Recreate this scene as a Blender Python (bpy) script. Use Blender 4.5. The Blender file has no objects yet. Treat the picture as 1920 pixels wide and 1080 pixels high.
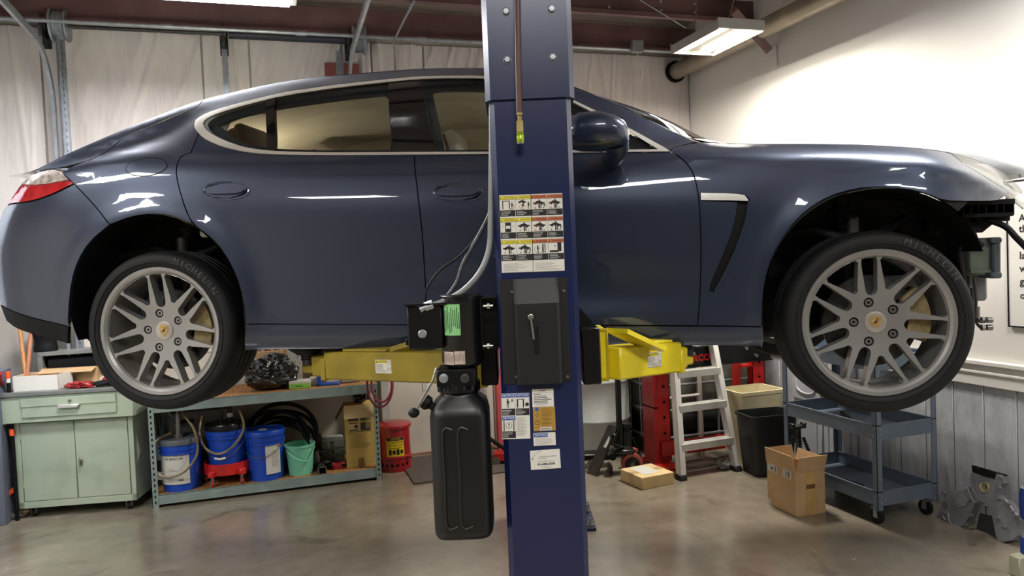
import bpy, bmesh, math, random
import numpy as np
from mathutils import Vector, Matrix, geometry
random.seed(7); rng = np.random.default_rng(7)
C = bpy.context.scene.collection
D = bpy.data
PI = math.pi

# ------------------------------------------------------------------ camera
F_PX = 1400.0; CAM_H = 1.62
PITCH = math.atan(52/1400.0); ROLL = math.radians(2.4)
_F = Vector((0, math.cos(PITCH), -math.sin(PITCH)))
_U0 = Vector((0, math.sin(PITCH), math.cos(PITCH))); _R0 = Vector((1, 0, 0))
_R = _R0*math.cos(ROLL) - _U0*math.sin(ROLL)
_U = _R0*math.sin(ROLL) + _U0*math.cos(ROLL)
CAM = Vector((0, 0, CAM_H))
cd = D.cameras.new('camera'); cam = D.objects.new('camera', cd); C.objects.link(cam)
cd.sensor_width = 36; cd.lens = 36*F_PX/1920; cd.clip_start = .05; cd.clip_end = 100
cam.matrix_world = Matrix(((_R.x, _U.x, -_F.x, 0), (_R.y, _U.y, -_F.y, 0), (_R.z, _U.z, -_F.z, CAM_H), (0, 0, 0, 1)))
bpy.context.scene.camera = cam
def ray(px, py):
    return _F + _R*((px-960)/F_PX) + _U*((540-py)/F_PX)
def at(px, py, Y):                    # point of the line of sight at world depth Y
    d = ray(px, py); return CAM + d*(Y/d.y)
def atz(px, py, z=0.0):               # ... at height z
    d = ray(px, py); return CAM + d*((z-CAM_H)/d.z)
YAW = math.radians(17.6); CY, SY = math.cos(YAW), math.sin(YAW)
def rm(s, n, z=0.0):                  # room coordinates: s along the back wall, n away from the camera
    return Vector((s*CY - n*SY, s*SY + n*CY, z))
def to_rm(p): return (p.x*CY + p.y*SY, -p.x*SY + p.y*CY, p.z)
def atn(px, py, n):
    d = ray(px, py); k = n/(-d.x*SY + d.y*CY); return CAM + d*k
def ats(px, py, s):
    d = ray(px, py); k = s/(d.x*CY + d.y*SY); return CAM + d*k

# ------------------------------------------------------------------ world, exposure, lights
sc = bpy.context.scene
sc.view_settings.view_transform = 'Standard'; sc.view_settings.look = 'None'
sc.view_settings.exposure = 0.40; sc.view_settings.gamma = 1.0; sc.view_settings.use_curve_mapping = False
w = D.worlds.new('world'); sc.world = w; w.use_nodes = True
w.node_tree.nodes['Background'].inputs[0].default_value = (.75, .82, 1, 1)
w.node_tree.nodes['Background'].inputs[1].default_value = .25
S_LEFT, S_RIGHT, N_BACK, N_FRONT, CEIL = -5.2, 3.86, 6.33, -6.0, 3.78
def area(name, p, sx, sy, power, col=(1, .95, .88), rot=(0, 0, YAW), spread=PI):
    l = D.lights.new(name, 'AREA'); l.shape = 'RECTANGLE'; l.size = sx; l.size_y = sy; l.energy = power
    l.color = col; l.spread = spread
    o = D.objects.new(name, l); C.objects.link(o); o.location = p; o.rotation_euler = rot
    return o
LAMP_R = Vector((1.50, 5.30, 3.12))
_c = atz(560, 18, 3.11)
LAMP_L = Vector((_c.x, _c.y, 3.13)) - (rm(1, 0)*.66+rm(0, 1)*.22)
# the ceiling lamps of the rest of the workshop, behind the camera (each has its housing further down)
BACK_LAMPS = [(-3.0, 2.5), (2.9, 2.2), (-2.5, .5), (.3, .1), (2.6, -.6)]
LAMP_W = [75, 50, 50, 34, 34]
e1, e2 = rm(1, 0), rm(0, 1)
def tubes(p, sx, sy, power, col, along, spread=2.7):      # one area light on each luminous tube of a lamp
    for k in (-.5, .5):
        if along == 'y': area('lamp_light', p+e1*(k*sx*.58)-Vector((0, 0, .0225)), sx*.215, sy*.92, power/2, col, spread=spread)
        else: area('lamp_light', p+e2*(k*sy*.5)-Vector((0, 0, .0225)), sx*.93, sy*.41, power/2, col, spread=spread)
tubes(LAMP_R, .34, .60, 72, (1, .94, .85), 'y', PI)
tubes(LAMP_L, 1.3, .42, 128, (.97, .97, 1), 'x', PI)
for (s, n), pw in zip(BACK_LAMPS, LAMP_W): tubes(rm(s, n, 3.30), 1.22, .34, pw, (1, .97, .93), 'x')

# ------------------------------------------------------------------ materials
def lin(c):
    if isinstance(c, str):
        c = c.lstrip('#'); c = [int(c[i:i+2], 16)/255 for i in (0, 2, 4)]
    return [x/12.92 if x <= .04045 else ((x+.055)/1.055)**2.4 for x in c]
MATS = {}
def mat(name, col, rough=.6, metal=0, var=.12, scale=6, bump=0, bscale=40, coat=0, spec=.5, stretch=(1, 1, 1), col2=None, emit=0, detail=4, croug=.03, thr=(.3, .7)):
    if name in MATS: return MATS[name]
    m = D.materials.new(name); m.use_nodes = True; nt = m.node_tree; N = nt.nodes; L = nt.links
    b = N['Principled BSDF']; c = lin(col)
    b.inputs['Roughness'].default_value = rough; b.inputs['Metallic'].default_value = metal
    b.inputs['Coat Weight'].default_value = coat; b.inputs['Coat Roughness'].default_value = croug
    b.inputs['Specular IOR Level'].default_value = spec
    tc = N.new('ShaderNodeTexCoord'); mp = N.new('ShaderNodeMapping'); mp.inputs['Scale'].default_value = stretch
    L.new(tc.outputs['Object'], mp.inputs[0])
    c2 = lin(col2) if col2 else [x*(1-var*2) for x in c]
    if not col2: c1 = [min(1, x*(1+var)) for x in c]
    else: c1 = c
    nz = N.new('ShaderNodeTexNoise'); nz.inputs['Scale'].default_value = scale; nz.inputs['Detail'].default_value = detail
    L.new(mp.outputs[0], nz.inputs['Vector'])
    cr = N.new('ShaderNodeValToRGB'); L.new(nz.outputs['Fac'], cr.inputs[0])
    cr.color_ramp.elements[0].position = thr[0]; cr.color_ramp.elements[0].color = (*c2, 1)
    cr.color_ramp.elements[1].position = thr[1]; cr.color_ramp.elements[1].color = (*c1, 1)
    L.new(cr.outputs[0], b.inputs['Base Color'])
    if bump:
        n2 = N.new('ShaderNodeTexNoise'); n2.inputs['Scale'].default_value = bscale; n2.inputs['Detail'].default_value = 3
        L.new(mp.outputs[0], n2.inputs['Vector'])
        bp = N.new('ShaderNodeBump'); bp.inputs['Strength'].default_value = min(1, bump); bp.inputs['Distance'].default_value = .01*max(1, bump)
        L.new(n2.outputs['Fac'], bp.inputs['Height']); L.new(bp.outputs[0], b.inputs['Normal'])
    if emit:
        b.inputs['Emission Color'].default_value = (*c, 1); b.inputs['Emission Strength'].default_value = emit
    MATS[name] = m; return m
def glass(name, tint=(.6, .66, .64), r=.0, refl=1.0):
    if name in MATS: return MATS[name]
    m = D.materials.new(name); m.use_nodes = True; nt = m.node_tree; N = nt.nodes; L = nt.links
    N.remove(N['Principled BSDF']); out = N['Material Output']
    t = N.new('ShaderNodeBsdfTransparent'); t.inputs[0].default_value = (*tint, 1)
    g = N.new('ShaderNodeBsdfGlossy'); g.inputs['Roughness'].default_value = r; g.inputs[0].default_value = (refl, refl, refl, 1)
    f = N.new('ShaderNodeFresnel'); f.inputs[0].default_value = 1.5
    mx = N.new('ShaderNodeMixShader'); L.new(f.outputs[0], mx.inputs[0]); L.new(t.outputs[0], mx.inputs[1]); L.new(g.outputs[0], mx.inputs[2])
    L.new(mx.outputs[0], out.inputs[0]); MATS[name] = m; return m
PAINT = mat('car_paint', '#273248', .38, .4, .04, 3, coat=1, croug=.03)
BLACKP = mat('black_plastic', '#0a0b0d', .6, 0, .2, 10, spec=.25)
SATINB = mat('satin_black', '#08090a', .32, 0, .15, 8)
GLOSSB = mat('gloss_black', '#0b0d12', .08, 0, .05, 4, coat=.6)
RUBBER = mat('rubber', '#101113', .66, 0, .15, 20, bump=.1, bscale=300, spec=.35)
CHROME = mat('chrome', '#d8d8d4', .12, 1, .03, 5)
SATINC = mat('satin_chrome', '#dedcd4', .35, .6, .03, 5)
ALLOY = mat('alloy_wheel', '#9f9e9c', .36, .65, .06, 7)
STEEL = mat('steel', '#9a9894', .35, .9, .1, 12)
DSTEEL = mat('dark_steel', '#4b4a48', .45, .7, .2, 14)
GALV = mat('galvanised', '#a3a8ad', .42, .75, .1, 18)
ALU = mat('aluminium', '#dedcd6', .38, .45, .08, 9, stretch=(1, 1, .2))
CREAM = mat('cream_trim', '#ece2cc', .8, 0, .05, 5)
BROWNL = mat('brown_leather', '#5c463a', .55, 0, .08, 12, bump=.1)
NAVY = mat('navy_enamel', '#131e46', .33, .1, .06, 3, coat=.3, croug=.2)
YEL = mat('yellow_enamel', '#e3cf1c', .4, 0, .10, 5, bump=.1, bscale=30, coat=.2, croug=.25)
YEL_SHADE = mat('shaded_yellow_enamel', '#8c7a1c', .5, 0, .14, 6, bump=.1, bscale=30)  # darker yellow for the left arm, its shade put into the colour
RED = mat('red_enamel', '#c8201c', .35, 0, .15, 7, coat=.2)
DRED = mat('dark_red_enamel', '#9c1520', .3, 0, .1, 7, coat=.4)
CARD = mat('cardboard', '#c6a478', .85, 0, .06, 9, bump=.1, bscale=60)
CARDL = mat('light_cardboard', '#dcc08c', .8, 0, .07, 9)
CARDY = mat('yellowed_cardboard', '#cfb062', .8, 0, .08, 9)
WHITE = mat('white_card', '#dedbd2', .75, 0, .03, 6)
PAPER = mat('paper', '#cfcdc4', .8, 0, .03, 20)
INK = mat('black_ink', '#131313', .7, 0, .0, 5)
GREYINK = mat('grey_ink', '#6a6a66', .7, 0, .0, 5)
WHITEINK = mat('white_ink', '#c9c9c2', .7, 0, .0, 5)
YINK = mat('yellow_ink', '#d6c832', .6, 0, .02, 5)
OINK = mat('orange_ink', '#b5603a', .6, 0, .02, 5)
RINK = mat('red_ink', '#a8302c', .6, 0, .02, 5)
BINK = mat('blue_ink', '#234a9a', .6, 0, .02, 5)
GINK = mat('green_label', '#7fbd7c', .5, 0, .04, 30)
GOLDINK = mat('gold_label', '#a8873c', .5, .2, .06, 20)
PINKL = mat('pink_label', '#b9a79b', .5, 0, .04, 20)
GREENM = mat('pale_green_enamel', '#aab7a2', .5, 0, .07, 5, col2='#95a38d', thr=(.25, .5))
GREYTOP = mat('grey_worktop', '#7d7f7b', .5, .2, .12, 14)
RACK = mat('grey_green_enamel', '#8fa09c', .5, .2, .08, 8)
OSB = mat('particle_board', '#c08a50', .7, 0, .25, 60, stretch=(1, .4, 1), col2='#8a5c30')
BLUEB = mat('blue_bucket_plastic', '#1248b8', .4, 0, .05, 6)
MINT = mat('mint_plastic', '#7fcfae', .5, 0, .06, 10)
CART = mat('blue_grey_enamel', '#6f7c8c', .42, .25, .06, 6)
MAROON = mat('maroon_primer', '#6a4c4c', .6, .1, .15, 4)
VINYL = mat('white_vinyl', '#dbd2cc', .5, 0, .05, 3, bump=3.0, bscale=2.4, stretch=(2.6, 1, .7))
WALLW = mat('white_wall_paint', '#d8d5ce', .6, 0, .02, 2)
WALLB = mat('pale_blue_wall_paint', '#c3cbd6', .6, 0, .03, 2)
TEXW = mat('rough_sawn_boards', '#b0b2b6', .6, 0, .08, 14, bump=.7, bscale=26, stretch=(1, 1, .35))
WOOD = mat('bare_wood', '#b07c48', .6, 0, .15, 12, stretch=(6, 6, .6))
BAGM = mat('black_film', '#141517', .18, 0, .1, 10, spec=.8)
CASTM = mat('cast_aluminium', '#8d8b90', .5, .6, .12, 15, bump=.3, bscale=90)
EMITW = mat('lamp_tube', '#fff6e6', .4, 0, 0, 5, emit=14)
EMITC = mat('lamp_panel', '#f7faff', .4, 0, 0, 5, emit=10)
TGLASS = glass('tinted_glass', (.82, .87, .87), 0, .9)
CLEAR = glass('clear_lens', (.85, .87, .87), .02, 1)
TOTE = mat('tote_plastic', '#8d8f80', .45, 0, .12, 4, col2='#4b4d45', thr=(.35, .6))
TOTED = mat('tote_dark', '#1c1f20', .5, 0, .1, 4)
DRUMW = mat('white_drum_plastic', '#e2e5e0', .45, 0, .08, 4, col2='#c6cfca')
BIN = mat('cream_bin_plastic', '#e4d9ae', .5, 0, .06, 8)
REDCLOTH = mat('red_cloth', '#a5302f', .9, 0, .2, 20)

# ------------------------------------------------------------------ mesh builder
class MB:
    def __init__(s): s.bm = bmesh.new()
    def _set(s, faces, m):
        for f in faces: f.material_index = m
    def box(s, c, d, m=0, bev=0, rot=None, M=None, seg=1):
        r = bmesh.ops.create_cube(s.bm, size=1.0); vs = r['verts']
        T = Matrix.Translation(c)
        if rot: 
            from mathutils import Euler
            T = T @ Euler(rot).to_matrix().to_4x4()
        T = T @ Matrix.Diagonal((*d, 1))
        if M: T = M @ T
        bmesh.ops.transform(s.bm, matrix=T, verts=vs)
        es = list({e for v in vs for e in v.link_edges}); fs = list({f for v in vs for f in v.link_faces})
        s._set(fs, m)
        if bev:
            r = bmesh.ops.bevel(s.bm, geom=es, offset=bev, segments=seg, affect='EDGES', profile=.5, clamp_overlap=True)
            s._set(r['faces'], m)
        return s
    def b2(s, a, b, m=0, bev=0, M=None):      # box from min and max corner
        return s.box([(a[i]+b[i])/2 for i in range(3)], [abs(b[i]-a[i]) for i in range(3)], m, bev, None, M)
    def cyl(s, p0, p1, r, r2=None, n=16, m=0, caps=True, M=None):
        return s.loft([p0, p1], [r, r if r2 is None else r2], n, m, caps, M)
    def loft(s, pts, rs, n=12, m=0, caps=True, M=None, closed=False):
        pts = [Vector(p) for p in pts]
        if not hasattr(rs, '__len__'): rs = [rs]*len(pts)
        rings = []; k = len(pts); prev = None
        for i, p in enumerate(pts):
            if closed: t = (pts[(i+1) % k]-pts[i-1])
            else: t = (pts[min(i+1, k-1)]-pts[max(i-1, 0)])
            t.normalize()
            if prev is None:
                a = Vector((0, 0, 1)) if abs(t.z) < .9 else Vector((1, 0, 0))
                x = t.cross(a).normalized()
            else:
                x = prev - t*prev.dot(t)
                x = x.normalized() if x.length > 1e-6 else t.orthogonal().normalized()
            prev = x; y = t.cross(x)
            ring = []
            for j in range(n):
                a = 2*PI*j/n
                q = p + x*(math.cos(a)*rs[i]) + y*(math.sin(a)*rs[i])
                ring.append(s.bm.verts.new(M @ q if M else q))
            rings.append(ring)
        fs = []
        for i in range(k if closed else k-1):
            A, B = rings[i], rings[(i+1) % k]
            for j in range(n):
                fs.append(s.bm.faces.new((A[j], A[(j+1) % n], B[(j+1) % n], B[j])))
        if caps and not closed:
            if rs[0] > 1e-5: fs.append(s.bm.faces.new(rings[0][::-1]))
            if rs[-1] > 1e-5: fs.append(s.bm.faces.new(rings[-1]))
        s._set(fs, m); return s
    def tube(s, pts, r, n=8, m=0, smooth=True, M=None, res=6):
        if smooth and len(pts) > 2: pts = cr_curve(pts, res)
        return s.loft(pts, [r]*len(pts), n, m, True, M)
    def lathe(s, prof, n=32, M=None, m=0, mats=None):   # prof: (radius, z)
        rings = []
        for r, z in prof:
            ring = []
            for j in range(n):
                a = 2*PI*j/n; q = Vector((r*math.cos(a), r*math.sin(a), z))
                ring.append(s.bm.verts.new(M @ q if M else q))
            rings.append(ring)
        for i in range(len(prof)-1):
            A, B = rings[i], rings[i+1]; fs = []
            for j in range(n):
                fs.append(s.bm.faces.new((A[j], A[(j+1) % n], B[(j+1) % n], B[j])))
            s._set(fs, mats[i] if mats else m)
        if prof[0][0] < .0011 or True:
            pass
        return s
    def disc(s, c, r, n=24, m=0, M=None, ax='z', sx=1.0):
        vs = []
        for j in range(n):
            a = 2*PI*j/n; q = [0, 0, 0]
            if ax == 'z': q = Vector((c[0]+r*sx*math.cos(a), c[1]+r*math.sin(a), c[2]))
            else: q = Vector((c[0]+r*sx*math.cos(a), c[1], c[2]+r*math.sin(a)))
            vs.append(s.bm.verts.new(M @ q if M else q))
        f = s.bm.faces.new(vs if ax == 'z' else vs[::1]); f.material_index = m; return s
    def prism(s, poly, z0, z1, m=0, M=None, bev=0):     # poly in xy, extruded in z
        lo = [s.bm.verts.new(M @ Vector((x, y, z0)) if M else Vector((x, y, z0))) for x, y in poly]
        hi = [s.bm.verts.new(M @ Vector((x, y, z1)) if M else Vector((x, y, z1))) for x, y in poly]
        n = len(poly); fs = [s.bm.faces.new(lo[::-1]), s.bm.faces.new(hi)]
        for i in range(n): fs.append(s.bm.faces.new((lo[i], lo[(i+1) % n], hi[(i+1) % n], hi[i])))
        s._set(fs, m)
        if bev:
            es = list({e for f in fs for e in f.edges})
            r = bmesh.ops.bevel(s.bm, geom=es, offset=bev, segments=1, affect='EDGES', profile=.5, clamp_overlap=True)
            s._set(r['faces'], m)
        return s
    def quad(s, pts, m=0, M=None):
        f = s.bm.faces.new([s.bm.verts.new(M @ Vector(p) if M else Vector(p)) for p in pts]); f.material_index = m; return s
    def text(s, st, size, M, m=0, align='LEFT', depth=0, bold=0):
        cu = D.curves.new('t', 'FONT'); cu.body = st; cu.size = size; cu.align_x = align; cu.align_y = 'CENTER'; cu.resolution_u = 2
        cu.extrude = depth; cu.offset = bold
        ob = D.objects.new('t', cu); me = D.meshes.new_from_object(ob)
        me.transform(M); 
        for p in me.polygons: p.material_index = m
        s.bm.from_mesh(me); D.objects.remove(ob); D.curves.remove(cu); D.meshes.remove(me); return s
    def blob(s, c, d, m=0, jit=.15, sub=3, seed=0, M=None):
        r = bmesh.ops.create_icosphere(s.bm, subdivisions=sub, radius=.5); rr = random.Random(seed)
        ph = [rr.uniform(0, 6.3) for _ in range(6)]; fr = [rr.uniform(2, 7) for _ in range(6)]
        for v in r['verts']:
            p = v.co*2
            k = 1+jit*(math.sin(fr[0]*p.x*2+ph[0])*math.sin(fr[1]*p.y*2+ph[1])+.7*math.sin(fr[2]*p.z*2+ph[2]+p.x*3)+.5*math.sin(fr[3]*3*(p.x+p.y)+ph[3]))
            q = Vector((c[0]+v.co.x*k*d[0], c[1]+v.co.y*k*d[1], c[2]+v.co.z*k*d[2])); v.co = M @ q if M else q
        fs = {f for v in r['verts'] for f in v.link_faces}; s._set(fs, m); return s
    def done(s, name, mats, parent=None, loc=None, rz=0, label=None, cat=None, group=None, kind=None, sharp=38, solid=True):
        bm = s.bm
        bmesh.ops.recalc_face_normals(bm, faces=bm.faces)
        th = math.radians(sharp)
        for f in bm.faces: f.smooth = True
        for e in bm.edges:
            if len(e.link_faces) == 2:
                e.smooth = e.calc_face_angle(0) < th
        me = D.meshes.new(name); bm.to_mesh(me); bm.free()
        if not isinstance(mats, (list, tuple)): mats = [mats]
        for m in mats: me.materials.append(m)
        return link(name, me, parent, loc, rz, label, cat, group, kind)
def link(name, data, parent=None, loc=None, rz=0, label=None, cat=None, group=None, kind=None):
    o = D.objects.new(name, data); C.objects.link(o)
    if parent: o.parent = parent
    if loc is not None: o.location = loc
    if rz: o.rotation_euler = (0, 0, rz)
    if label: o['label'] = label
    if cat: o['category'] = cat
    if group: o['group'] = group
    if kind: o['kind'] = kind
    return o
def thing(name, label, cat, loc=(0, 0, 0), rz=0, group=None, kind=None):
    return link(name, None, None, loc, rz, label, cat, group, kind)
def cr_curve(P, res=6, closed=False):
    P = [Vector(p) for p in P]; out = []; n = len(P)
    for i in range(n if closed else n-1):
        if closed: a, b, c, d = P[i-1], P[i], P[(i+1) % n], P[(i+2) % n]
        else: a, b, c, d = P[max(i-1, 0)], P[i], P[i+1], P[min(i+2, n-1)]
        for k in range(res):
            t = k/res
            out.append(.5*((2*b)+(c-a)*t+(2*a-5*b+4*c-d)*t*t+(3*b-a-3*c+d)*t**3))
    if not closed: out.append(P[-1])
    return out
def copy_tree(o, parent=None):
    c = o.copy(); C.objects.link(c)
    if parent: c.parent = parent
    for ch in list(o.children): copy_tree(ch, c)
    return c
def XZ(x, y, z, rot=0.0):    # maps text/2d (x,y) to a vertical plate facing -Y
    return Matrix.Translation((x, y, z)) @ Matrix.Rotation(rot, 4, 'Y') @ Matrix.Rotation(PI/2, 4, 'X')

# ------------------------------------------------------------------ room shell
def room_box(name, a, b, m, kind='structure', parent=None, **k):
    """a, b in room coordinates (s, n, z)"""
    mb = MB(); c = [(a[i]+b[i])/2 for i in range(3)]
    mb.box((0, 0, 0), [abs(b[i]-a[i]) for i in range(3)], 0)
    o = mb.done(name, m, None, rm(*c), YAW, kind=kind, **k); return o
# concrete floor: mottled, worn to a sheen
m = D.materials.new('worn_concrete'); m.use_nodes = True; nt = m.node_tree; N = nt.nodes; L = nt.links; b = N['Principled BSDF']
tc = N.new('ShaderNodeTexCoord')
def ntex(sc_, det, dist=0):
    n = N.new('ShaderNodeTexNoise'); n.inputs['Scale'].default_value = sc_; n.inputs['Detail'].default_value = det; n.inputs['Distortion'].default_value = dist
    L.new(tc.outputs['Object'], n.inputs['Vector']); return n
def ramp(src, stops):
    r = N.new('ShaderNodeValToRGB'); L.new(src, r.inputs[0]); e = r.color_ramp.elements
    while len(e) < len(stops): e.new(.5)
    for i, (p, c) in enumerate(stops): e[i].position = p; e[i].color = (*lin(c), 1)
    return r
big = ntex(.9, 8, .6); fine = ntex(9, 8, .2)
r1 = ramp(big.outputs['Fac'], [(.25, '#857d6c'), (.5, '#a0988a'), (.75, '#b8b1a0')])
r2 = ramp(fine.outputs['Fac'], [(.2, '#9c9388'), (.5, '#c4bcb0'), (.8, '#e0d9cf')])
mx = N.new('ShaderNodeMixRGB'); mx.blend_type = 'MULTIPLY'; mx.inputs[0].default_value = .55
L.new(r1.outputs[0], mx.inputs[1]); L.new(r2.outputs[0], mx.inputs[2])
st = ntex(2.3, 6, 1.5); rs = ramp(st.outputs['Fac'], [(.60, '#ffffff'), (.70, '#6b625a')])
mx2 = N.new('ShaderNodeMixRGB'); mx2.blend_type = 'MULTIPLY'; mx2.inputs[0].default_value = .35
L.new(mx.outputs[0], mx2.inputs[1]); L.new(rs.outputs[0], mx2.inputs[2]); L.new(mx2.outputs[0], b.inputs['Base Color'])
rr = N.new('ShaderNodeMapRange'); L.new(fine.outputs['Fac'], rr.inputs[0]); rr.inputs[3].default_value = .10; rr.inputs[4].default_value = .34
L.new(rr.outputs[0], b.inputs['Roughness']); b.inputs['Coat Weight'].default_value = .5; b.inputs['Coat Roughness'].default_value = .2
FLOORM = m
room_box('floor', (S_LEFT, N_FRONT, -.1), (S_RIGHT+.1, N_BACK+.1, 0), FLOORM)
room_box('ceiling', (S_LEFT, N_FRONT, CEIL), (S_RIGHT+.1, N_BACK+.1, CEIL+.1), mat('roof_liner', '#b5a79c', .7, 0, .05, 3))
# back wall: backing and the insulation sheets laid over it, a wrinkled grid each
wb = room_box('wall_back', (S_LEFT, N_BACK, 0), (S_RIGHT+.1, N_BACK+.1, CEIL), mat('wall_sheeting', '#b9b2a6', .6, 0, .04, 3))
def vinyl_panel(s0, s1, z0, z1, wr, seed):
    rr = random.Random(seed); nx, nz = max(6, int((s1-s0)/.011)), max(6, int((z1-z0)/.05)); bm = bmesh.new(); vs = []
    folds = [(rr.uniform(.05, 1.3 if wr >= 14 else .95), rr.uniform(-.9, -.4) if wr >= 14 else rr.uniform(-.25, .25), rr.uniform(.007, .022), rr.uniform(.3, 1)) for _ in range(wr)]
    for j in range(nz+1):
        for i in range(nx+1):
            a, b_ = i/nx, j/nz; y = 0
            for c, sl, wd, am in folds:
                d = (a-(c+sl*(1-b_)))*(s1-s0)
                y += .020*am*math.exp(-(d/wd)**2)*(.35+.65*b_)
            y += .012*math.sin(PI*a)
            vs.append(bm.verts.new((s0+(s1-s0)*a, -.012-y, z0+(z1-z0)*b_)))
    for j in range(nz):
        for i in range(nx):
            k = j*(nx+1)+i; bm.faces.new((vs[k], vs[k+1], vs[k+nx+2], vs[k+nx+1]))
    for f in bm.faces: f.smooth = True
    me = D.meshes.new('insulation_sheet'); bm.to_mesh(me); bm.free(); me.materials.append(VINYL)
    o = D.objects.new('insulation_sheet', me); C.objects.link(o); o.parent = wb
    o.location = (-(S_LEFT+S_RIGHT+.1)/2, -.05, -CEIL/2)
edges = [S_LEFT, -3.6, -2.0, -1.55, -.45, -.10, .62, .86, 1.30, 2.25, 3.86]
for i in range(len(edges)-1):
    vinyl_panel(edges[i]+.008, edges[i+1]-.008, 1.9, 3.47, [5, 9, 4, 16, 2, 20, 5, 5, 14, 12][i], 20+i)
# right wall, painted smooth above the chair rail, grooved boards below
wr_ = room_box('wall_right', (S_RIGHT, N_FRONT, .8), (S_RIGHT+.1, N_BACK+.1, CEIL), WALLW)
wl = room_box('wall_left', (-2.12, 4.6, 0), (-2.02, N_BACK, CEIL), WALLB)
room_box('wall_side', (S_LEFT-.1, N_FRONT, 0), (S_LEFT, N_BACK+.1, CEIL), WALLW)
room_box('wall_front', (S_LEFT-.1, N_FRONT-.1, 0), (S_RIGHT+.1, N_FRONT, CEIL), mat('front_wall_paint', '#85837e', .6, 0, .03, 3))
wrl = room_box('wall_right_lower', (S_RIGHT+.02, N_FRONT, 0), (S_RIGHT+.1, N_BACK+.1, .8), TEXW)
y = -1.2
while y < N_BACK-.02:
    mb = MB(); mb.box((-.05, y+.1-(N_FRONT+N_BACK+.1)/2, 0), (.022, .198, .80), 0, .004); mb.done('wall_board', TEXW, wrl); y += .203
mb = MB(); ln = N_BACK+1.2
mb.b2((-.022, -ln/2, -.075), (0, ln/2, .06), 0, .004); mb.b2((-.040, -ln/2, .045), (0, ln/2, .075), 0, .006); mb.b2((-.03, -ln/2, -.006), (0, ln/2, .012), 0, .004)
mb.done('trim_1', WALLW, None, rm(S_RIGHT-.0, N_BACK-ln/2, .86), YAW, kind='structure')
# drywall joint plate and small pencil marks of the right wall
# overhead door in the back wall: sections, tracks, drums and shaft
od = thing('door_2', None, None, rm(-1.46, N_BACK-.05, 0), YAW, None, 'structure')
for k in range(3):
    mb = MB(); mb.b2((.05, -.05, .012+k*.61), (2.20, 0, .60+k*.61), 0, .01)
    for q in (.2, .4): mb.b2((.06, -.056, q-.004+k*.61), (2.19, -.048, q+.004+k*.61), 0, 0)
    mb.done('door_section', mat('door_section_paint', '#cfc8bb', .5, 0, .04, 4), od)
def track(x, side):
    mb = MB()
    pts = [(x, -.12, .0), (x, -.12, 2.62)]
    for a in range(0, 91, 15):
        r = math.radians(a); pts.append((x, -.12-.42+.42*math.cos(r), 2.84+.42*math.sin(r)))
    pts += [(x, -1.0, 3.28), (x, -3.6, 3.36)]
    for i in range(len(pts)-1):
        a, b_ = Vector(pts[i]), Vector(pts[i+1]); d = (b_-a); n_ = Vector((0, -d.z, d.y)).normalized()*.03
        for o1, o2, th in (((0, 0), (1, 1), 1),):
            h = .004
            for (u0, u1, x0, x1) in ((-.8, .8, -.002, .002), (.72, .86, -.02*side, .002*side), (-.86, -.72, -.02*side, .002*side)):
                P = [a+n_*u0+Vector((x0, 0, 0)), a+n_*u1+Vector((x0, 0, 0)), a+n_*u1+Vector((x1, 0, 0)), a+n_*u0+Vector((x1, 0, 0))]
                Q = [p+d for p in P]; vv = [mb.bm.verts.new(p) for p in P+Q]
                for f in ((0, 1, 2, 3), (7, 6, 5, 4), (0, 4, 5, 1), (1, 5, 6, 2), (2, 6, 7, 3), (3, 7, 4, 0)): mb.bm.faces.new([vv[k] for k in f])
    mb.done('track', GALV, od)
    mb = MB(); x2 = x+.05*side
    mb.b2((x2-.004, -.16, 0), (x2+.004, -.09, 3.36)); mb.b2((x2-.03, -.094, 0), (x2+.03, -.088, 3.36))
    mb.done('track_angle', GALV, od)
    mb = MB()
    for k in range(62): mb.box((x2, -.097, .25+k*.05), (.014, .008, .018), 0)
    mb.done('angle_slots', DSTEEL, od, kind='stuff')
track(.02, 1); track(2.10, -1)
mb = MB(); mb.cyl((-.06, -.10, 3.45), (1.17, -.10, 3.45), .012, n=10); mb.done('torsion_shaft', DSTEEL, od)
mb = MB(); mb.cyl((1.22, -.10, 3.45), (2.10, -.10, 3.45), .036, n=14)
mb.done('torsion_spring', mat('dark_spring', '#34343c', .5, .4, .1, 30), od)
for x in (.09, 2.22):
    mb = MB(); pr = [(.0, -.05), (.115, -.05), (.115, -.035)]
    for k in range(7): pr += [(.095, -.035+k*.011), (.10, -.030+k*.011)]
    pr += [(.115, .05), (.115, .06), (0, .06)]
    mb.lathe(pr, 24, Matrix.Translation((x-.02, -.10, 3.45)) @ Matrix.Rotation(PI/2, 4, 'Y')); mb.done('cable_drum', GALV, od)
for x in (-.03, 1.18, 2.13):
    mb = MB(); mb.b2((x-.006, -.16, 3.36), (x+.006, -.02, 3.52)); mb.b2((x-.03, -.03, 3.30), (x+.03, -.02, 3.52)); mb.cyl((x-.02, -.10, 3.45), (x+.02, -.10, 3.45), .04, n=12)
    mb.done('bearing_bracket', DSTEEL, od)
mb = MB(); mb.b2((1.18-.02, -.04, 2.3), (1.18+.02, -.02, 3.35)); mb.done('centre_post', GALV, od)
for k in range(14):
    pass
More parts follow.
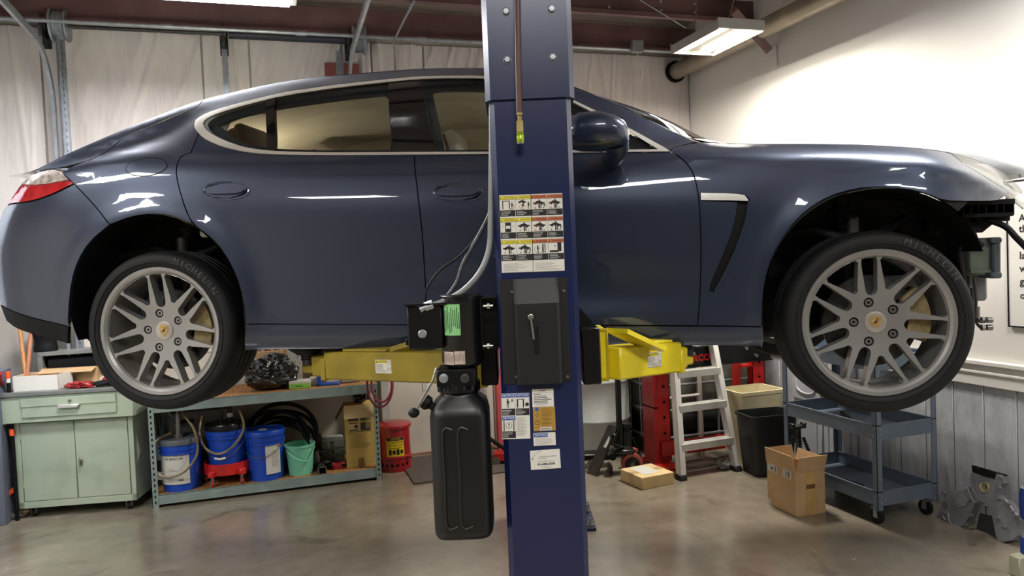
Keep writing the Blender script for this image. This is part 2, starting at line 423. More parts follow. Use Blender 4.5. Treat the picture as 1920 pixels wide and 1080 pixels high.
# angled strut of the right track up to the roof
# beams, conduit and pipes under the roof
def beam(n, z0, z1, s0=S_LEFT, s1=S_RIGHT, lab='', m=MAROON):
    mb = MB(); hz = (z1-z0)
    mb.b2((s0, -.004, 0), (s1, .004, hz)); mb.b2((s0, -.05, 0), (s1, 0, .008)); mb.b2((s0, -.05, -.0), (s1, -.044, .03)); mb.b2((s0, 0, hz-.008), (s1, .07, hz))
    return mb.done('ceiling_beam', m, None, rm(0, n, z0), YAW, lab, 'beam')
bm1 = beam(6.18, 3.47, 3.70, lab='dark maroon steel eave beam along the top of the back wall')
bm2 = beam(5.30, 3.47, 3.66, lab='maroon steel roof beam nearest in front of the eave beam')
bolt = MB()
for s in (2.1, 2.55, 3.0, 3.3):
    for z in (.06, .13): bolt.cyl((s, -.02, z), (s, -.004, z), .011, n=8)
bolt.done('bolt_heads', GALV, bm2, kind='stuff')
for i, n in enumerate((4.1, 2.9, 1.7)):
    beam(n, 3.56, 3.74, lab=['maroon steel roof beam above the left ceiling lamp', 'maroon steel roof beam over the lifted car', 'maroon steel roof beam nearest the camera'][i])
mb = MB(); mb.loft([(-2.0, 0, 0), (S_RIGHT-.3, 0, 0)], .014, 8)
for k in range(6): mb.cyl((-1.65+k*.95, 0, 0), (-1.57+k*.95, 0, 0), .019, n=8)
mb.done('conduit', GALV, None, rm(0, 6.04, 3.44), YAW, 'long grey steel conduit run along the eave beam', 'conduit')
jp = atn(1194, 88, 6.0); s_, n_, z_ = to_rm(jp)
t = thing('junction_box', 'small grey square junction box on the conduit right of the blue column', 'electrical box', jp, YAW)
mb = MB(); mb.box((0, 0, 0), (.10, .05, .10), 0, .006); mb.done('box_body', GALV, t)
mb = MB(); mb.box((0, -.028, 0), (.102, .006, .102), 0, .002); mb.done('cover', GALV, t)
mb = MB(); mb.tube([(0, 0, -.05), (.02, .0, -.12), (.08, .05, -.22), (.12, .22, -.28)], .005, 6); mb.done('cable', mat('white_cable', '#c9c2b4', .5), t)
# big pipe along the right wall
pa, pb = atn(1272, 133, 6.28), ats(1545, 2, 3.62)
sa = to_rm(pa); 
mb = MB(); mb.loft([(0, 0, 0), (0, -5.5, .0)], .075, 20)
mb.done('vent_pipe', mat('pipe_metal', '#9a9080', .45, .5, .12, 5), None, rm(3.70, 6.28, 3.33), YAW, 'large grey metal pipe under the roof along the right wall', 'pipe')
for k in range(2):
    pass
mb = MB(); mb.loft([(0, 0, 0), (0, -.03, 0)], .10, 20); mb.done('pipe_collar', BLACKP, None, rm(3.70, 6.30, 3.33), YAW, 'torn black flashing where the big pipe enters the back wall', 'flashing')
# maroon strut under the fixture to the right wall
p0, p1 = atn(1375, 20, 4.95), ats(1441, 93, 3.79)
mb = MB(); d = p1-p0; mb.loft([(0, 0, 0), tuple(d)], .045, 4); mb.done('brace_angle', MAROON, None, p0, 0, 'short maroon steel brace running down to the right wall', 'brace')
q = ats(1450, 106, 3.855)
mb = MB(); mb.box((0, 0, 0), (.012, .09, .17), 0, .003); mb.done('trim_2', WALLW, None, q, YAW, kind='structure')
# red girt piece showing on the back wall
q = atn(641, 133, 6.26); mb = MB(); mb.box((0, 0, 0), (.27, .03, .12), 0, .003); mb.done('exposed_girt', mat('girt_primer', '#8a4a44', .6), None, q, YAW, 'short rust-red girt showing on the back wall above the car roof', 'girt')
# thin diagonal rods / wires near the ceiling
def rod(name, pts, r, m, label, cat):
    pts = [Vector(p) for p in pts]; o = pts[0]; mb = MB(); mb.tube([p-o for p in pts], r, 8, smooth=len(pts) > 2); return mb.done(name, m, None, o, 0, label, cat)
rod('drain_line', [atn(777, 0, 5.2), atn(741, 72, 6.0), atn(740, 95, 6.24), atn(741, 140, 6.24)], .009, GALV, 'thin grey pipe bending down the back wall above the rear door', 'pipe')
rod('hanging_wire', [atn(1200, 0, 4.9), atn(1285, 52, 5.1)], .003, GALV, 'thin wire stretched towards the right ceiling lamp', 'wire')
# seam line of left wall and back wall
rod('corner_pipe', [rm(-2.0, 6.25, 3.4), rm(-1.99, 6.25, 2.2), rm(-1.96, 6.25, 1.2)], .012, DSTEEL, 'thin dark pipe running down the back left corner', 'pipe')

# ------------------------------------------------------------------ ceiling lamps
def high_bay(p, sx, sy, label, group=None, along='y', tubes=2, hang=None):
    t = thing('ceiling_lamp', label, 'lamp', p, YAW if along != 'w' else 0, group)
    mb = MB(); mb.box((0, 0, .012), (sx, sy, .034), 0, .006); mb.box((0, 0, .06), (sx*.5, sy*.5 if along == 'y' else sy*.5, .04), 0, .01)
    if along == 'y':
        for e in (-1, 1): mb.box((0, e*(sy/2+.006), .0), (sx+.02, .012, .07), 0, .003); mb.box((e*(sx/2+.003), 0, -.01), (.006, sy, .06), 0, 0)
    mb.done('housing', mat('lamp_housing', '#a8a49c', .45, .2, .03, 5), t)
    for k in range(tubes):
        mb = MB(); x = (k-(tubes-1)/2)*sx*.58 if along == 'y' else 0; y = 0 if along == 'y' else (k-(tubes-1)/2)*sy*.5
        if along == 'y': mb.box((x, 0, -.013), (sx*.22, sy*.93, .014), 0, .005)
        else: mb.box((0, y, -.014), (sx*.94, sy*.42, .014), 0, .005)
        mb.done('light_panel', EMITW if along == 'y' else EMITC, t)
    if hang:
        for e in (-1, 1):
            mb = MB(); x, y = (0, e*sy*.4) if along == 'y' else (e*sx*.4, 0)
            mb.tube([(x-.05, y, .06), (x, y, .22), (x, y, hang)], .003, 6, res=4); mb.done('hanging_chain', STEEL, t)
    return t
high_bay(LAMP_R, .34, .60, 'small two-panel ceiling lamp glowing warm near the right wall', hang=.5)
high_bay(LAMP_L, 1.3, .42, 'large bright ceiling lamp panel at the upper left edge', along='x', hang=.6)
for i, (s, n) in enumerate(BACK_LAMPS):
    high_bay(rm(s, n, 3.30), 1.22, .34, ['long ceiling lamp high above the rear end of the car', 'long ceiling lamp high above the bonnet of the car', 'long ceiling lamp above the camera on the left', 'long ceiling lamp right above the camera', 'long ceiling lamp behind the camera on the right'][i], 'ceiling lamps outside the picture', along='x', hang=.4)

# ------------------------------------------------------------------ the lifted car
CR = at(300, 621, 3.17); CF = at(1647, 605, 2.76)
CU = (CF-CR).normalized(); CW = Vector((-CU.y, CU.x, 0)).normalized(); CV = CU.cross(CW).normalized()
WB = (CF-CR).length
CAR_M = Matrix(((CU.x, CW.x, CV.x, CR.x), (CU.y, CW.y, CV.y, CR.y), (CU.z, CW.z, CV.z, CR.z), (0, 0, 0, 1)))
HALF = .93
def car_hit(px, py, w):
    d = ray(px, py); k = (w - (CAM-CR).dot(CW))/d.dot(CW); p = CAM+d*k-CR
    return p.dot(CU), p.dot(CV)
def taper(u):
    if u < -.40: return .15*((-.40-u)/.50)**2.0
    if u > WB+.12: return .30*((u-WB-.12)/.55)**2.0
    return 0.0
def solve(pts, base):                # pixel outline -> (u, v, w); base(u, v) gives the inset of the surface
    out = []
    for px, py in pts:
        w_ = .08
        for _ in range(14):
            u, v = car_hit(px, py, w_); w_ += .6*(min(base(u, v), .8)-w_)
        out.append((u, v, w_))
    return out
silh_px = [(66, 322), (82, 310), (110, 297), (160, 273), (220, 247), (283, 222), (333, 202), (383, 187), (433, 173), (500, 158), (567, 147), (643, 140), (754, 131), (810, 128), (911, 127), (960, 130), (1010, 138), (1050, 151), (1082, 166), (1124, 180), (1170, 200), (1216, 224), (1262, 247), (1308, 266), (1345, 268), (1380, 269.5), (1513, 269.5), (1613, 270.5), (1697, 275.5), (1763, 282), (1797, 289), (1847, 306), (1880, 322), (1913, 347), (1926, 362)]
belt_px = [(8, 400), (40, 350), (75, 330), (110, 318), (167, 306), (250, 293), (370, 287), (460, 287), (560, 288), (777, 288), (921, 288), (1083, 286), (1253, 285), (1308, 286), (1400, 292), (1513, 296), (1613, 298), (1700, 303), (1763, 311), (1820, 325), (1870, 350), (1905, 372)]
chr_px = [(66, 327), (110, 308), (167, 297), (250, 275), (320, 250), (377, 216), (400, 206), (450, 191), (533, 171), (643, 155), (754, 144), (810, 140.5), (911, 140.5), (960, 145), (1010, 156), (1050, 172), (1082, 189), (1124, 209), (1170, 233), (1216, 258), (1247, 272), (1300, 274), (1400, 276), (1513, 277), (1613, 279), (1697, 284), (1763, 292), (1820, 309), (1870, 335), (1905, 357)]
UG = np.linspace(-1.25, WB+.80, 420)
def knot(pts, wk):                    # wk: inset by u (table); taper is added
    us, ws = zip(*wk); base = lambda u, v: float(np.interp(u, us, ws))+taper(u)
    P = sorted(solve(pts, base)); u = np.array([p[0] for p in P]); v = np.array([p[1] for p in P])
    vg = np.interp(UG, u, v); wg = np.interp(UG, us, ws)
    def sm(a, k):
        g = np.exp(-.5*(np.arange(-3*k, 3*k+1)/k)**2); g /= g.sum()
        return np.convolve(np.pad(a, 3*k, mode='edge'), g, mode='valid')
    return sm(vg, 5), sm(wg, 14)
uB = car_hit(1300, 300, .1)[0]        # foot of the windscreen pillar
u3 = car_hit(370, 250, .1)[0]
TOPW = [(-1.2, .09), (-.7, .09), (-.25, .12), (u3, .19), (1.0, .25), (uB-.75, .25), (uB-.2, .19), (uB+.1, .17), (WB, .17), (WB+.6, .18)]
CHRW = [(-1.2, .065), (-.7, .065), (-.25, .08), (u3, .135), (1.0, .195), (uB-.75, .195), (uB-.2, .135), (uB+.1, .10), (WB, .09), (WB+.6, .10)]
BELW = [(-1.2, .05), (-.7, .045), (-.25, .035), (u3, .055), (1.0, .075), (uB-.3, .07), (uB+.1, .045), (WB, .02), (WB+.6, .03)]
vS, wS = knot(silh_px, TOPW); vC, wC = knot(chr_px, CHRW); vB, wB = knot(belt_px, BELW)
def const(a): return np.full_like(UG, a)
hl = np.clip((UG-.5)/1.2, 0, 1)*np.clip((WB-.3-UG)/.8, 0, 1)       # 1 along the doors
KN = [(const(-.40), const(.16)), (const(-.17), .10+0*UG), (const(-.06), .030+0*UG), (const(.02), .020+0*UG), (const(.12), .012+.022*hl),
      (.30+0*UG, .002+.010*hl), (vB-.16, .003+.0*UG), (vB-.055, wB*.42+.004), (vB, wB), (vC, wC), (vS, wS), (vS+.2, wS+.35)]
VK = np.array([k[0] for k in KN]); WK = np.array([k[1] for k in KN])
for i in range(1, len(VK)): VK[i] = np.maximum(VK[i], VK[i-1]+.012)
AC = [car_hit(293, 577, .02), car_hit(1650, 565, .02)]; AR = [.392, .412]
def W0(u, v):
    x = (u-UG[0])/(UG[1]-UG[0]); i = int(min(max(x, 0), len(UG)-2)); t = min(max(x-i, 0), 1)
    vs = VK[:, i]*(1-t)+VK[:, i+1]*t; ws = WK[:, i]*(1-t)+WK[:, i+1]*t
    k = int(np.searchsorted(vs, v))-1; k = min(max(k, 0), len(vs)-2)
    h = vs[k+1]-vs[k]; s = min(max((v-vs[k])/h, 0), 1)
    def sl(j):
        if j <= 0 or j >= len(vs)-1: return 0 if j <= 0 else (ws[-1]-ws[-2])/(vs[-1]-vs[-2])
        a = (ws[j]-ws[j-1])/(vs[j]-vs[j-1]); b_ = (ws[j+1]-ws[j])/(vs[j+1]-vs[j])
        h0, h1 = vs[j]-vs[j-1], vs[j+1]-vs[j]
        return (a*h1+b_*h0)/(h0+h1)
    m0, m1 = sl(k)*h, sl(k+1)*h
    r = (2*s**3-3*s*s+1)*ws[k]+(s**3-2*s*s+s)*m0+(-2*s**3+3*s*s)*ws[k+1]+(s**3-s*s)*m1
    return r
def Wf(u, v):
    r = W0(u, v)+taper(u)
    for (cu, cv), R in zip(AC, AR):
        d = math.hypot(u-cu, v-cv)
        if d < R+.16:
            t = min(max((R+.10-d)/.10, 0), 1); t = t*t*(3-2*t)
            tv = min(max((cv+.42-v)/.06+1, 0), 1) if False else 1
            r -= .012*t*tv
            t2 = min(max((R+.16-d)/.16, 0), 1); r -= .007*t2*t2*(3-2*t2)
    return r
def px_uv(pts, off=0): return [(p[0], p[1]) for p in solve(pts, lambda u, v: Wf(u, v)+off)]
def resample(P, st=.02, closed=True, keep=30):
    out = []; n = len(P)
    for i in range(n if closed else n-1):
        a, b_ = P[i], P[(i+1) % n]; L_ = math.dist(a, b_); k = max(1, int(round(L_/st)))
        for j in range(k): out.append((a[0]+(b_[0]-a[0])*j/k, a[1]+(b_[1]-a[1])*j/k))
    if not closed: out.append(P[-1])
    return out
def smooth_poly(P, corner=28, it=2):   # chaikin that keeps true corners
    for _ in range(it):
        n = len(P); out = []
        for i in range(n):
            a, b_, c = P[i-1], P[i], P[(i+1) % n]
            a1 = math.atan2(b_[1]-a[1], b_[0]-a[0]); a2 = math.atan2(c[1]-b_[1], c[0]-b_[0])
            dd = abs((a2-a1+PI) % (2*PI)-PI)
            if dd > math.radians(corner): out.append(b_)
            else:
                out.append((b_[0]*.75+a[0]*.25, b_[1]*.75+a[1]*.25)); out.append((b_[0]*.75+c[0]*.25, b_[1]*.75+c[1]*.25))
        P = out
    return P
def parea(P): return .5*sum(P[i-1][0]*P[i][1]-P[i][0]*P[i-1][1] for i in range(len(P)))
def inset(P, d):
    if parea(P) < 0: P = P[::-1]
    n = len(P); out = []
    for i in range(n):
        a, b_, c = Vector(P[i-1]), Vector(P[i]), Vector(P[(i+1) % n])
        t = ((b_-a).normalized()+(c-b_).normalized())
        if t.length < 1e-6: t = (b_-a)
        t.normalize(); out.append((b_.x-t.y*d, b_.y+t.x*d))
    return out
def inside(pts, P):
    x, y = pts[:, 0], pts[:, 1]; r = np.zeros(len(pts), bool); P = np.array(P); n = len(P)
    for i in range(n):
        x0, y0 = P[i-1]; x1, y1 = P[i]
        if y0 == y1: continue
        c = ((y0 > y) != (y1 > y)) & (x < (x1-x0)*(y-y0)/(y1-y0)+x0); r ^= c
    return r
def tri_region(outer, holes=(), st=.03):
    loops = [outer]+list(holes); vs = []; es = []
    for P in loops:
        k = len(vs); n = len(P); vs += [Vector(p) for p in P]; es += [(k+i, k+(i+1) % n) for i in range(n)]
    A = np.array(outer); g = []
    if st:
        gx = np.arange(A[:, 0].min(), A[:, 0].max(), st); gy = np.arange(A[:, 1].min(), A[:, 1].max(), st)
        G = np.array([(x+(st/2 if j % 2 else 0), y) for j, y in enumerate(gy) for x in gx]).reshape(-1, 2)
        ok = inside(G, outer)
        for h in holes: ok &= ~inside(G, h)
        G = G[ok]; B = np.array([(v.x, v.y) for v in vs])
        if len(G):
            d = np.full(len(G), 9.)
            for i in range(0, len(B), 200): d = np.minimum(d, np.sqrt(((G[:, None]-B[None, i:i+200])**2).sum(2)).min(1))
            g = G[d > st*.45]
    vin = vs+[Vector(p) for p in g]
    V_, E_, F_, *_r = geometry.delaunay_2d_cdt(vin, es, [], 0, 1e-6)
    cen = np.array([((V_[f[0]].x+V_[f[1]].x+V_[f[2]].x)/3, (V_[f[0]].y+V_[f[1]].y+V_[f[2]].y)/3) for f in F_])
    ok = inside(cen, outer)
    for h in holes: ok &= ~inside(cen, h)
    F2 = [list(f) for f, o in zip(F_, ok) if o]
    return V_, F2
CAR = thing('car', 'dark blue four-door hatchback raised on a lift with its front bumper removed', 'car')
CAR.matrix_world = CAR_M
def surf_panel(name, outer, holes=(), mats=PAINT, parent=CAR, gap=.0025, fold=.018, off=0.0, st=.03, mirror=False, wf=None, label=None, both=True, est=.02, flatn=False):
    wf = wf or Wf
    P = resample(outer, est); 
    if parea(P) < 0: P = P[::-1]
    if gap: P = inset(P, gap)
    H = []
    for h in holes:
        h = resample(h, est)
        if parea(h) > 0: h = h[::-1]
        H.append(h)
    V_, F2 = tri_region(P, H, st)
    vs = [(v.x, wf(v.x, v.y)+off, v.y) for v in V_]
    e = .004; nrm = []
    for v in V_:
        du = (wf(v.x+e, v.y)-wf(v.x-e, v.y))/(2*e); dv = (wf(v.x, v.y+e)-wf(v.x, v.y-e))/(2*e)
        n_ = Vector((du, -1, dv)).normalized(); nrm.append(n_)
    fs = []
    for f in F2:
        a, b_, c = [Vector(vs[k]) for k in f]
        fs.append(f if (b_-a).cross(c-a).y < 0 else f[::-1])
    cnt = {}
    for f in fs:
        for i in range(3):
            k = (f[i], f[(i+1) % 3]); cnt[k] = 1
    bd = [k for k in cnt if (k[1], k[0]) not in cnt]
    if fold:
        mp = {}
        for a, b_ in bd:
            for q in (a, b_):
                if q not in mp:
                    mp[q] = (len(vs), len(vs)+1); x, y_, z = vs[q]; vs.append((x, y_, z)); vs.append((x, y_+fold, z)); nrm += [None, None]
        for a, b_ in bd: fs.append([mp[b_][0], mp[a][0], mp[a][1], mp[b_][1]])
    def mk(nm, flip):
        vv = [(x, 2*HALF-y_, z) for x, y_, z in vs] if flip else vs
        ff = [f[::-1] for f in fs] if flip else fs
        me = D.meshes.new(nm); me.from_pydata(vv, [], ff)
        for m_ in (mats if isinstance(mats, (list, tuple)) else [mats]): me.materials.append(m_)
        me.polygons.foreach_set('use_smooth', [True]*len(me.polygons))
        if not flatn:
            nn = []
            for i, n_ in enumerate(nrm):
                if n_ is None: nn.append((0, 0, 0))
                else: nn.append((n_.x, -n_.y if flip else n_.y, n_.z))
            me.normals_split_custom_set_from_vertices(nn)
        o = D.objects.new(nm, me); C.objects.link(o); o.parent = parent
        if label: o['label'] = label
        return o
    o = mk(name, False)
    if both: mk(name, True)
    return o
# outlines in photograph pixels, laid on the car's own side surface
ch_out = [(365, 233), (368, 225), (377, 218), (400, 207.5), (450, 193), (533, 173), (560, 169), (643, 157.5), (754, 146), (810, 142), (911, 142), (960, 147), (1010, 158), (1050, 174), (1082, 191), (1124, 211), (1170, 235), (1216, 260), (1247, 277), (1256, 284), (1170, 285), (1083, 286), (921, 289), (777, 290), (633, 291), (560, 290.5), (500, 289), (460, 285), (417, 275), (387, 262), (372, 249), (366, 240)]
ch_in = [(381, 232), (384, 226), (392, 220), (410, 212), (455, 198.5), (533, 179), (643, 163), (754, 151), (810, 147), (911, 147), (960, 152), (1010, 163), (1050, 179), (1082, 196), (1124, 217), (1170, 242), (1205, 262), (1234, 280), (1170, 280.5), (1083, 281.5), (921, 284.5), (777, 285), (633, 286), (560, 285), (500, 282.5), (460, 276.5), (425, 265), (400, 253), (386, 242)]
arch_r = [(128, 640), (128, 614), (128, 590), (134, 528), (146, 489), (167, 454), (206, 421), (249, 405), (288, 401), (327, 405), (362, 421), (397, 446), (420, 473), (439, 508), (451, 540), (458, 571), (460, 600), (460, 656)]
arch_f = [(1429, 650), (1429, 620), (1428, 590), (1434, 525), (1448, 480), (1473, 436), (1510, 395), (1554, 368), (1603, 354), (1648, 350), (1697, 354), (1738, 363), (1768, 376)]
gapB = [(777, 290), (782, 346), (790, 415), (795, 484), (798, 541), (799, 609)]
gapR = [(372, 251), (358, 286), (340, 293), (334, 302), (330, 320), (334.5, 349), (346, 388), (362, 421)]
gapF = [(1256, 284), (1276, 295), (1294, 313), (1304.5, 338), (1310.6, 374), (1313.4, 423), (1314.6, 484), (1312.6, 558), (1307.7, 610)]
quart_top = [(110, 316), (150, 306), (180, 296), (233, 257), (300, 230), (347, 210), (370, 200), (383, 187)]
bump_gap = [(116, 323), (138, 344), (155, 361), (183, 392), (206, 421)]
rear_door = ch_out[19+6:20+6]  # placeholder, replaced below
lower_rear = [(777, 290), (633, 291), (560, 290.5), (500, 289), (460, 285), (417, 275), (387, 262), (372, 251)]
P_reardoor = lower_rear + gapR[1:] + arch_r[11:17] + [(460, 608), (630, 609), (799, 609)] + gapB[::-1][1:-1]
P_frontdoor = [(1256, 284), (1170, 285), (1083, 286), (921, 289), (777, 290)] + gapB[1:] + [(1000, 609.5), (1307.7, 611)] + gapF[::-1][1:-1]
P_quarter = quart_top[1:] + silh_px[8:24] + [(1262, 277), (1256, 284)] + ch_out[18::-1] + ch_out[:29:-1] + gapR + [(362, 421), (327, 405), (288, 401), (249, 405), (206, 421)] + bump_gap[::-1][1:]
P_fender = [(1256, 284), (1262, 276)] + silh_px[23:29] + [(1765, 283), (1783, 288), (1807, 308), (1848, 333), (1890, 359), (1882, 371), (1868, 377.5), (1820, 378), (1768, 377)] + arch_f[::-1][1:] + [(1429, 613), (1307.7, 611)] + gapF[::-1][1:-1]
P_sill = [(460, 608), (799, 609), (1307, 611), (1429, 613), (1429, 650), (1321, 648), (1000, 651), (770, 653), (460, 657)]
P_bumper = bump_gap + [(167, 454), (146, 489), (134, 528), (128, 590), (128.5, 612), (70, 598), (30, 586), (0, 571), (-6, 540), (-8, 470), (-6, 420), (0, 397), (13, 384), (43, 380), (70, 375.5), (105, 362), (137, 345)][0:0]
P_bumper = [(116, 323), (138, 344), (155, 361), (183, 392), (206, 421), (167, 454), (146, 489), (134, 528), (128, 590), (128.5, 612), (70, 598), (30, 586), (0, 571), (-4, 540), (-5, 470), (-3, 420), (4, 396), (13, 384), (43, 381), (70, 376), (105, 362.5), (139, 345.5)]
P_bumper = P_bumper[1:]
P_valance = [(0, 571), (30, 586), (70, 598), (128.5, 612), (128, 645), (100, 637), (70, 629), (31, 617), (12, 602)]
P_hatch = [(66, 322), (82, 310), (110, 297), (160, 273), (220, 247), (283, 222), (333, 202), (383, 187), (370, 200), (347, 210), (300, 230), (233, 257), (180, 296), (150, 306), (110, 316), (100, 316)]
P_lamp = [(70, 323), (103, 316), (117, 323), (138, 344), (105, 361), (70, 374.5), (43, 380), (14, 383), (17, 375), (35, 350), (50, 336)]
P_head = [(1765, 283), (1783, 288), (1807, 308), (1848, 333), (1892, 360), (1915, 378), (1934, 392), (1932, 372), (1913, 347), (1880, 322), (1847, 306), (1797, 289)]
def poly(px, sm=1, corner=32): return smooth_poly(px_uv(px), corner, sm)
_q = poly(P_quarter); _cho = poly(ch_out); _chi = poly(ch_in)
surf_panel('side_frame', _q)
surf_panel('rear_door', poly(P_reardoor))
surf_panel('front_door', poly(P_frontdoor))
vent_px = [(1313, 361), (1375, 362), (1396, 364), (1405, 372), (1405, 403), (1386, 460), (1362, 513), (1342, 550), (1330, 546), (1331, 533), (1349, 493), (1369, 444), (1379, 407), (1382, 379), (1313, 377)]
_vent = poly(vent_px)
surf_panel('front_fender', poly(P_fender), holes=[_vent])
surf_panel('sill_panel', poly(P_sill), mats=PAINT)
surf_panel('rear_bumper', poly(P_bumper))
surf_panel('rear_valance', poly(P_valance), mats=BLACKP)
surf_panel('hatch_side', poly(P_hatch))
TLR = mat('tail_lamp_red', '#c02028', .12, 0, .15, 25, coat=1); TLC = mat('tail_lamp_clear', '#d8cdc6', .15, .2, .25, 40, coat=1)
lampR = [(17, 375), (36, 349), (80, 352), (138, 344), (105, 361), (70, 374.5), (43, 380), (14, 383)]
lampC = [(70, 323), (103, 316), (117, 323), (131, 338), (80, 348), (38, 347), (50, 336)]
tl = surf_panel('tail_lamp', poly(P_lamp), mats=TLR, off=.004, gap=.004, label='red lower tail lamp lens')
surf_panel('clear_lens', poly(lampC), mats=TLC, off=-.004, gap=.003, parent=tl, label='clear upper tail lamp lens')
# head lamp: clear cover over a bright bucket with projector rings
hl_ = surf_panel('head_lamp', poly(P_head), mats=mat('lamp_bucket', '#c6c8c2', .2, .6, .1, 12), off=.05, gap=.004)
surf_panel('lamp_cover', poly(P_head), mats=CLEAR, off=0, gap=.003, parent=hl_, fold=0)
# chrome window surround, glass and black pillars
surf_panel('window_trim', _cho, holes=[_chi], mats=SATINC, gap=0, off=-.004, fold=.012, st=0, est=.012)
P_bp = [(728, 154), (783, 149.5), (792, 175), (800, 215), (810, 255), (817, 284.5), (777, 285), (735, 285.3), (733, 240), (730, 190)]
surf_panel('door_pillar', poly(P_bp), mats=GLOSSB, gap=0, off=.002, fold=.02)
P_rg = [(381, 232), (384, 226), (392, 220), (410, 212), (455, 198.5), (533, 179), (643, 163), (728, 153.5), (730, 190), (733, 240), (735, 285.3), (633, 286), (560, 285), (500, 282.5), (460, 276.5), (425, 265), (400, 253), (386, 242)]
P_fg = [(783, 149.5), (810, 147), (911, 147), (960, 152), (1010, 163), (1050, 179), (1082, 196), (1124, 217), (1170, 242), (1205, 262), (1234, 280), (1170, 280.5), (1083, 281.5), (921, 284.5), (817, 284.5), (810, 255), (800, 215), (792, 175)]
surf_panel('side_window', poly(P_rg), mats=TGLASS, gap=0, off=.006, fold=0)
surf_panel('side_window', poly(P_fg), mats=TGLASS, gap=0, off=.006, fold=0)
surf_panel('window_divider', poly([(500, 187), (517, 183), (516, 283.5), (500, 282.5)]), mats=GLOSSB, gap=0, off=-.001, fold=.02)
# dark inner seals around the glass
def scaled(P, k):
    cx = sum(p[0] for p in P)/len(P); cy = sum(p[1] for p in P)/len(P); return [(cx+(p[0]-cx)*k, cy+(p[1]-cy)*k) for p in P]
seal_r = [(400, 232), (425, 222), (470, 210), (533, 198), (643, 183), (715, 176), (724, 182), (727, 240), (728, 279), (633, 280), (560, 279), (500, 276), (460, 269), (430, 257)]
seal_f = [(806, 172), (815, 168), (911, 168), (960, 173), (1010, 183), (1050, 198), (1082, 214), (1118, 236), (1160, 262), (1165, 272), (1083, 275), (921, 279), (828, 279), (820, 235)]
surf_panel('window_seal', poly(P_rg), holes=[poly(seal_r, 2)], mats=mat('dark_blue_trim', '#26303c', .4, 0, .05, 5), gap=0, off=.035, fold=.02, both=False)
surf_panel('window_seal', poly(P_fg), holes=[poly(seal_f, 2)], mats=MATS['dark_blue_trim'], gap=0, off=.035, fold=.02, both=False)
# dark liner behind the shut lines
P_body = P_reardoor
def belt_w(u): 
    x = (u-UG[0])/(UG[1]-UG[0]); i = int(min(max(x, 0), len(UG)-2)); return VK[8][i], WK[8][i]
us = np.linspace(-.55, WB+.30, 60); lin_poly = []
body_low = [(u, -.055) for u in np.linspace(AC[0][0]+AR[0]+.01, AC[1][0]-AR[1]-.01, 30)]
def arch_pts(i, a0, a1, r, n=24): return [(AC[i][0]+r*math.cos(math.radians(a0+(a1-a0)*k/n)), AC[i][1]+r*math.sin(math.radians(a0+(a1-a0)*k/n))) for k in range(n+1)]
pts = arch_pts(0, 180, 0, AR[0]+.012)+body_low+arch_pts(1, 180, 50, AR[1]+.012)
top = [(u, belt_w(u)[0]-.01) for u in np.linspace(AC[1][0]+AR[1], -.72, 60)]
surf_panel('inner_structure', pts+top, mats=BLACKP, gap=0, off=.012, fold=.02, st=.05)
# side vent: dark recess with chrome blade
v_in = surf_panel('side_vent', _vent, mats=BLACKP, gap=0, off=.022, fold=.01)
surf_panel('vent_panel', poly([(1316, 379), (1380, 380), (1376, 407), (1367, 440), (1347, 490), (1329, 532), (1318, 540)]), mats=PAINT, gap=.001, off=-.0015, fold=.01)
surf_panel('vent_blade', poly([(1313, 361), (1375, 362), (1396, 365), (1403, 374), (1402, 378), (1380, 377), (1313, 376)]), mats=SATINC, gap=.002, off=-.008, fold=.02)
surf_panel('vent_trim', poly([(1402, 376), (1406, 378), (1405, 404), (1387, 461), (1363, 514), (1343, 551), (1336, 550), (1338, 546), (1358, 511), (1382, 458), (1400, 403)]), mats=PAINT, gap=0, off=-.004, fold=.012)
# fuel flap: a shut line ring and the flap
def ell(cx, cy, a, b_, rot, n=28): return [(cx+a*math.cos(t)*math.cos(rot)-b_*math.sin(t)*math.sin(rot), cy+a*math.cos(t)*math.sin(rot)+b_*math.sin(t)*math.cos(rot)) for t in [2*PI*k/n for k in range(n)]]
fe = px_uv(ell(275, 313, 40, 17.5, -.12)); fi = inset(resample(fe, .01), .004)
surf_panel('fuel_flap_gap', fe, holes=[fi[::-1]], mats=BLACKP, gap=0, off=-.0008, fold=0, st=0, est=.01)
surf_panel('fuel_flap', fi, mats=PAINT, gap=0, off=-.0015, fold=.004, est=.01)
# handles: dished recess ring and grab bar
for cx, cy, a, b_ in ((423, 357, 46, 18), (857, 361, 51, 19)):
    e1 = px_uv(ell(cx, cy, a, b_, .02)); e2 = px_uv(ell(cx+1, cy, a-4, b_-3.5, .02))
    def wdish(u, v, c=np.array(e2)):
        x0, x1 = c[:, 0].min(), c[:, 0].max(); y0, y1 = c[:, 1].min(), c[:, 1].max()
        q = ((u-(x0+x1)/2)/((x1-x0)/2))**2+((v-(y0+y1)/2)/((y1-y0)/2))**2
        return Wf(u, v)-.003+.020*max(0, 1-q)
    h = surf_panel('door_handle', e1, mats=PAINT, gap=0, off=0, fold=.004, wf=wdish, st=.012, est=.01)
    surf_panel('handle_recess', px_uv(ell(cx+2, cy, a*.86, b_*.70, .02)), mats=GLOSSB, gap=0, off=-.001, fold=0, parent=h, est=.01, wf=wdish, st=.012)
    hp = px_uv([(cx-a*.68, cy-7), (cx+a*.55, cy-8), (cx+a*.80, cy-1), (cx+a*.55, cy+6), (cx-a*.68, cy+7), (cx-a*.80, cy)])
    surf_panel('grab_bar', smooth_poly(hp, 80, 2), mats=PAINT, gap=0, off=-.010, fold=.012, parent=h, st=.012, est=.01)
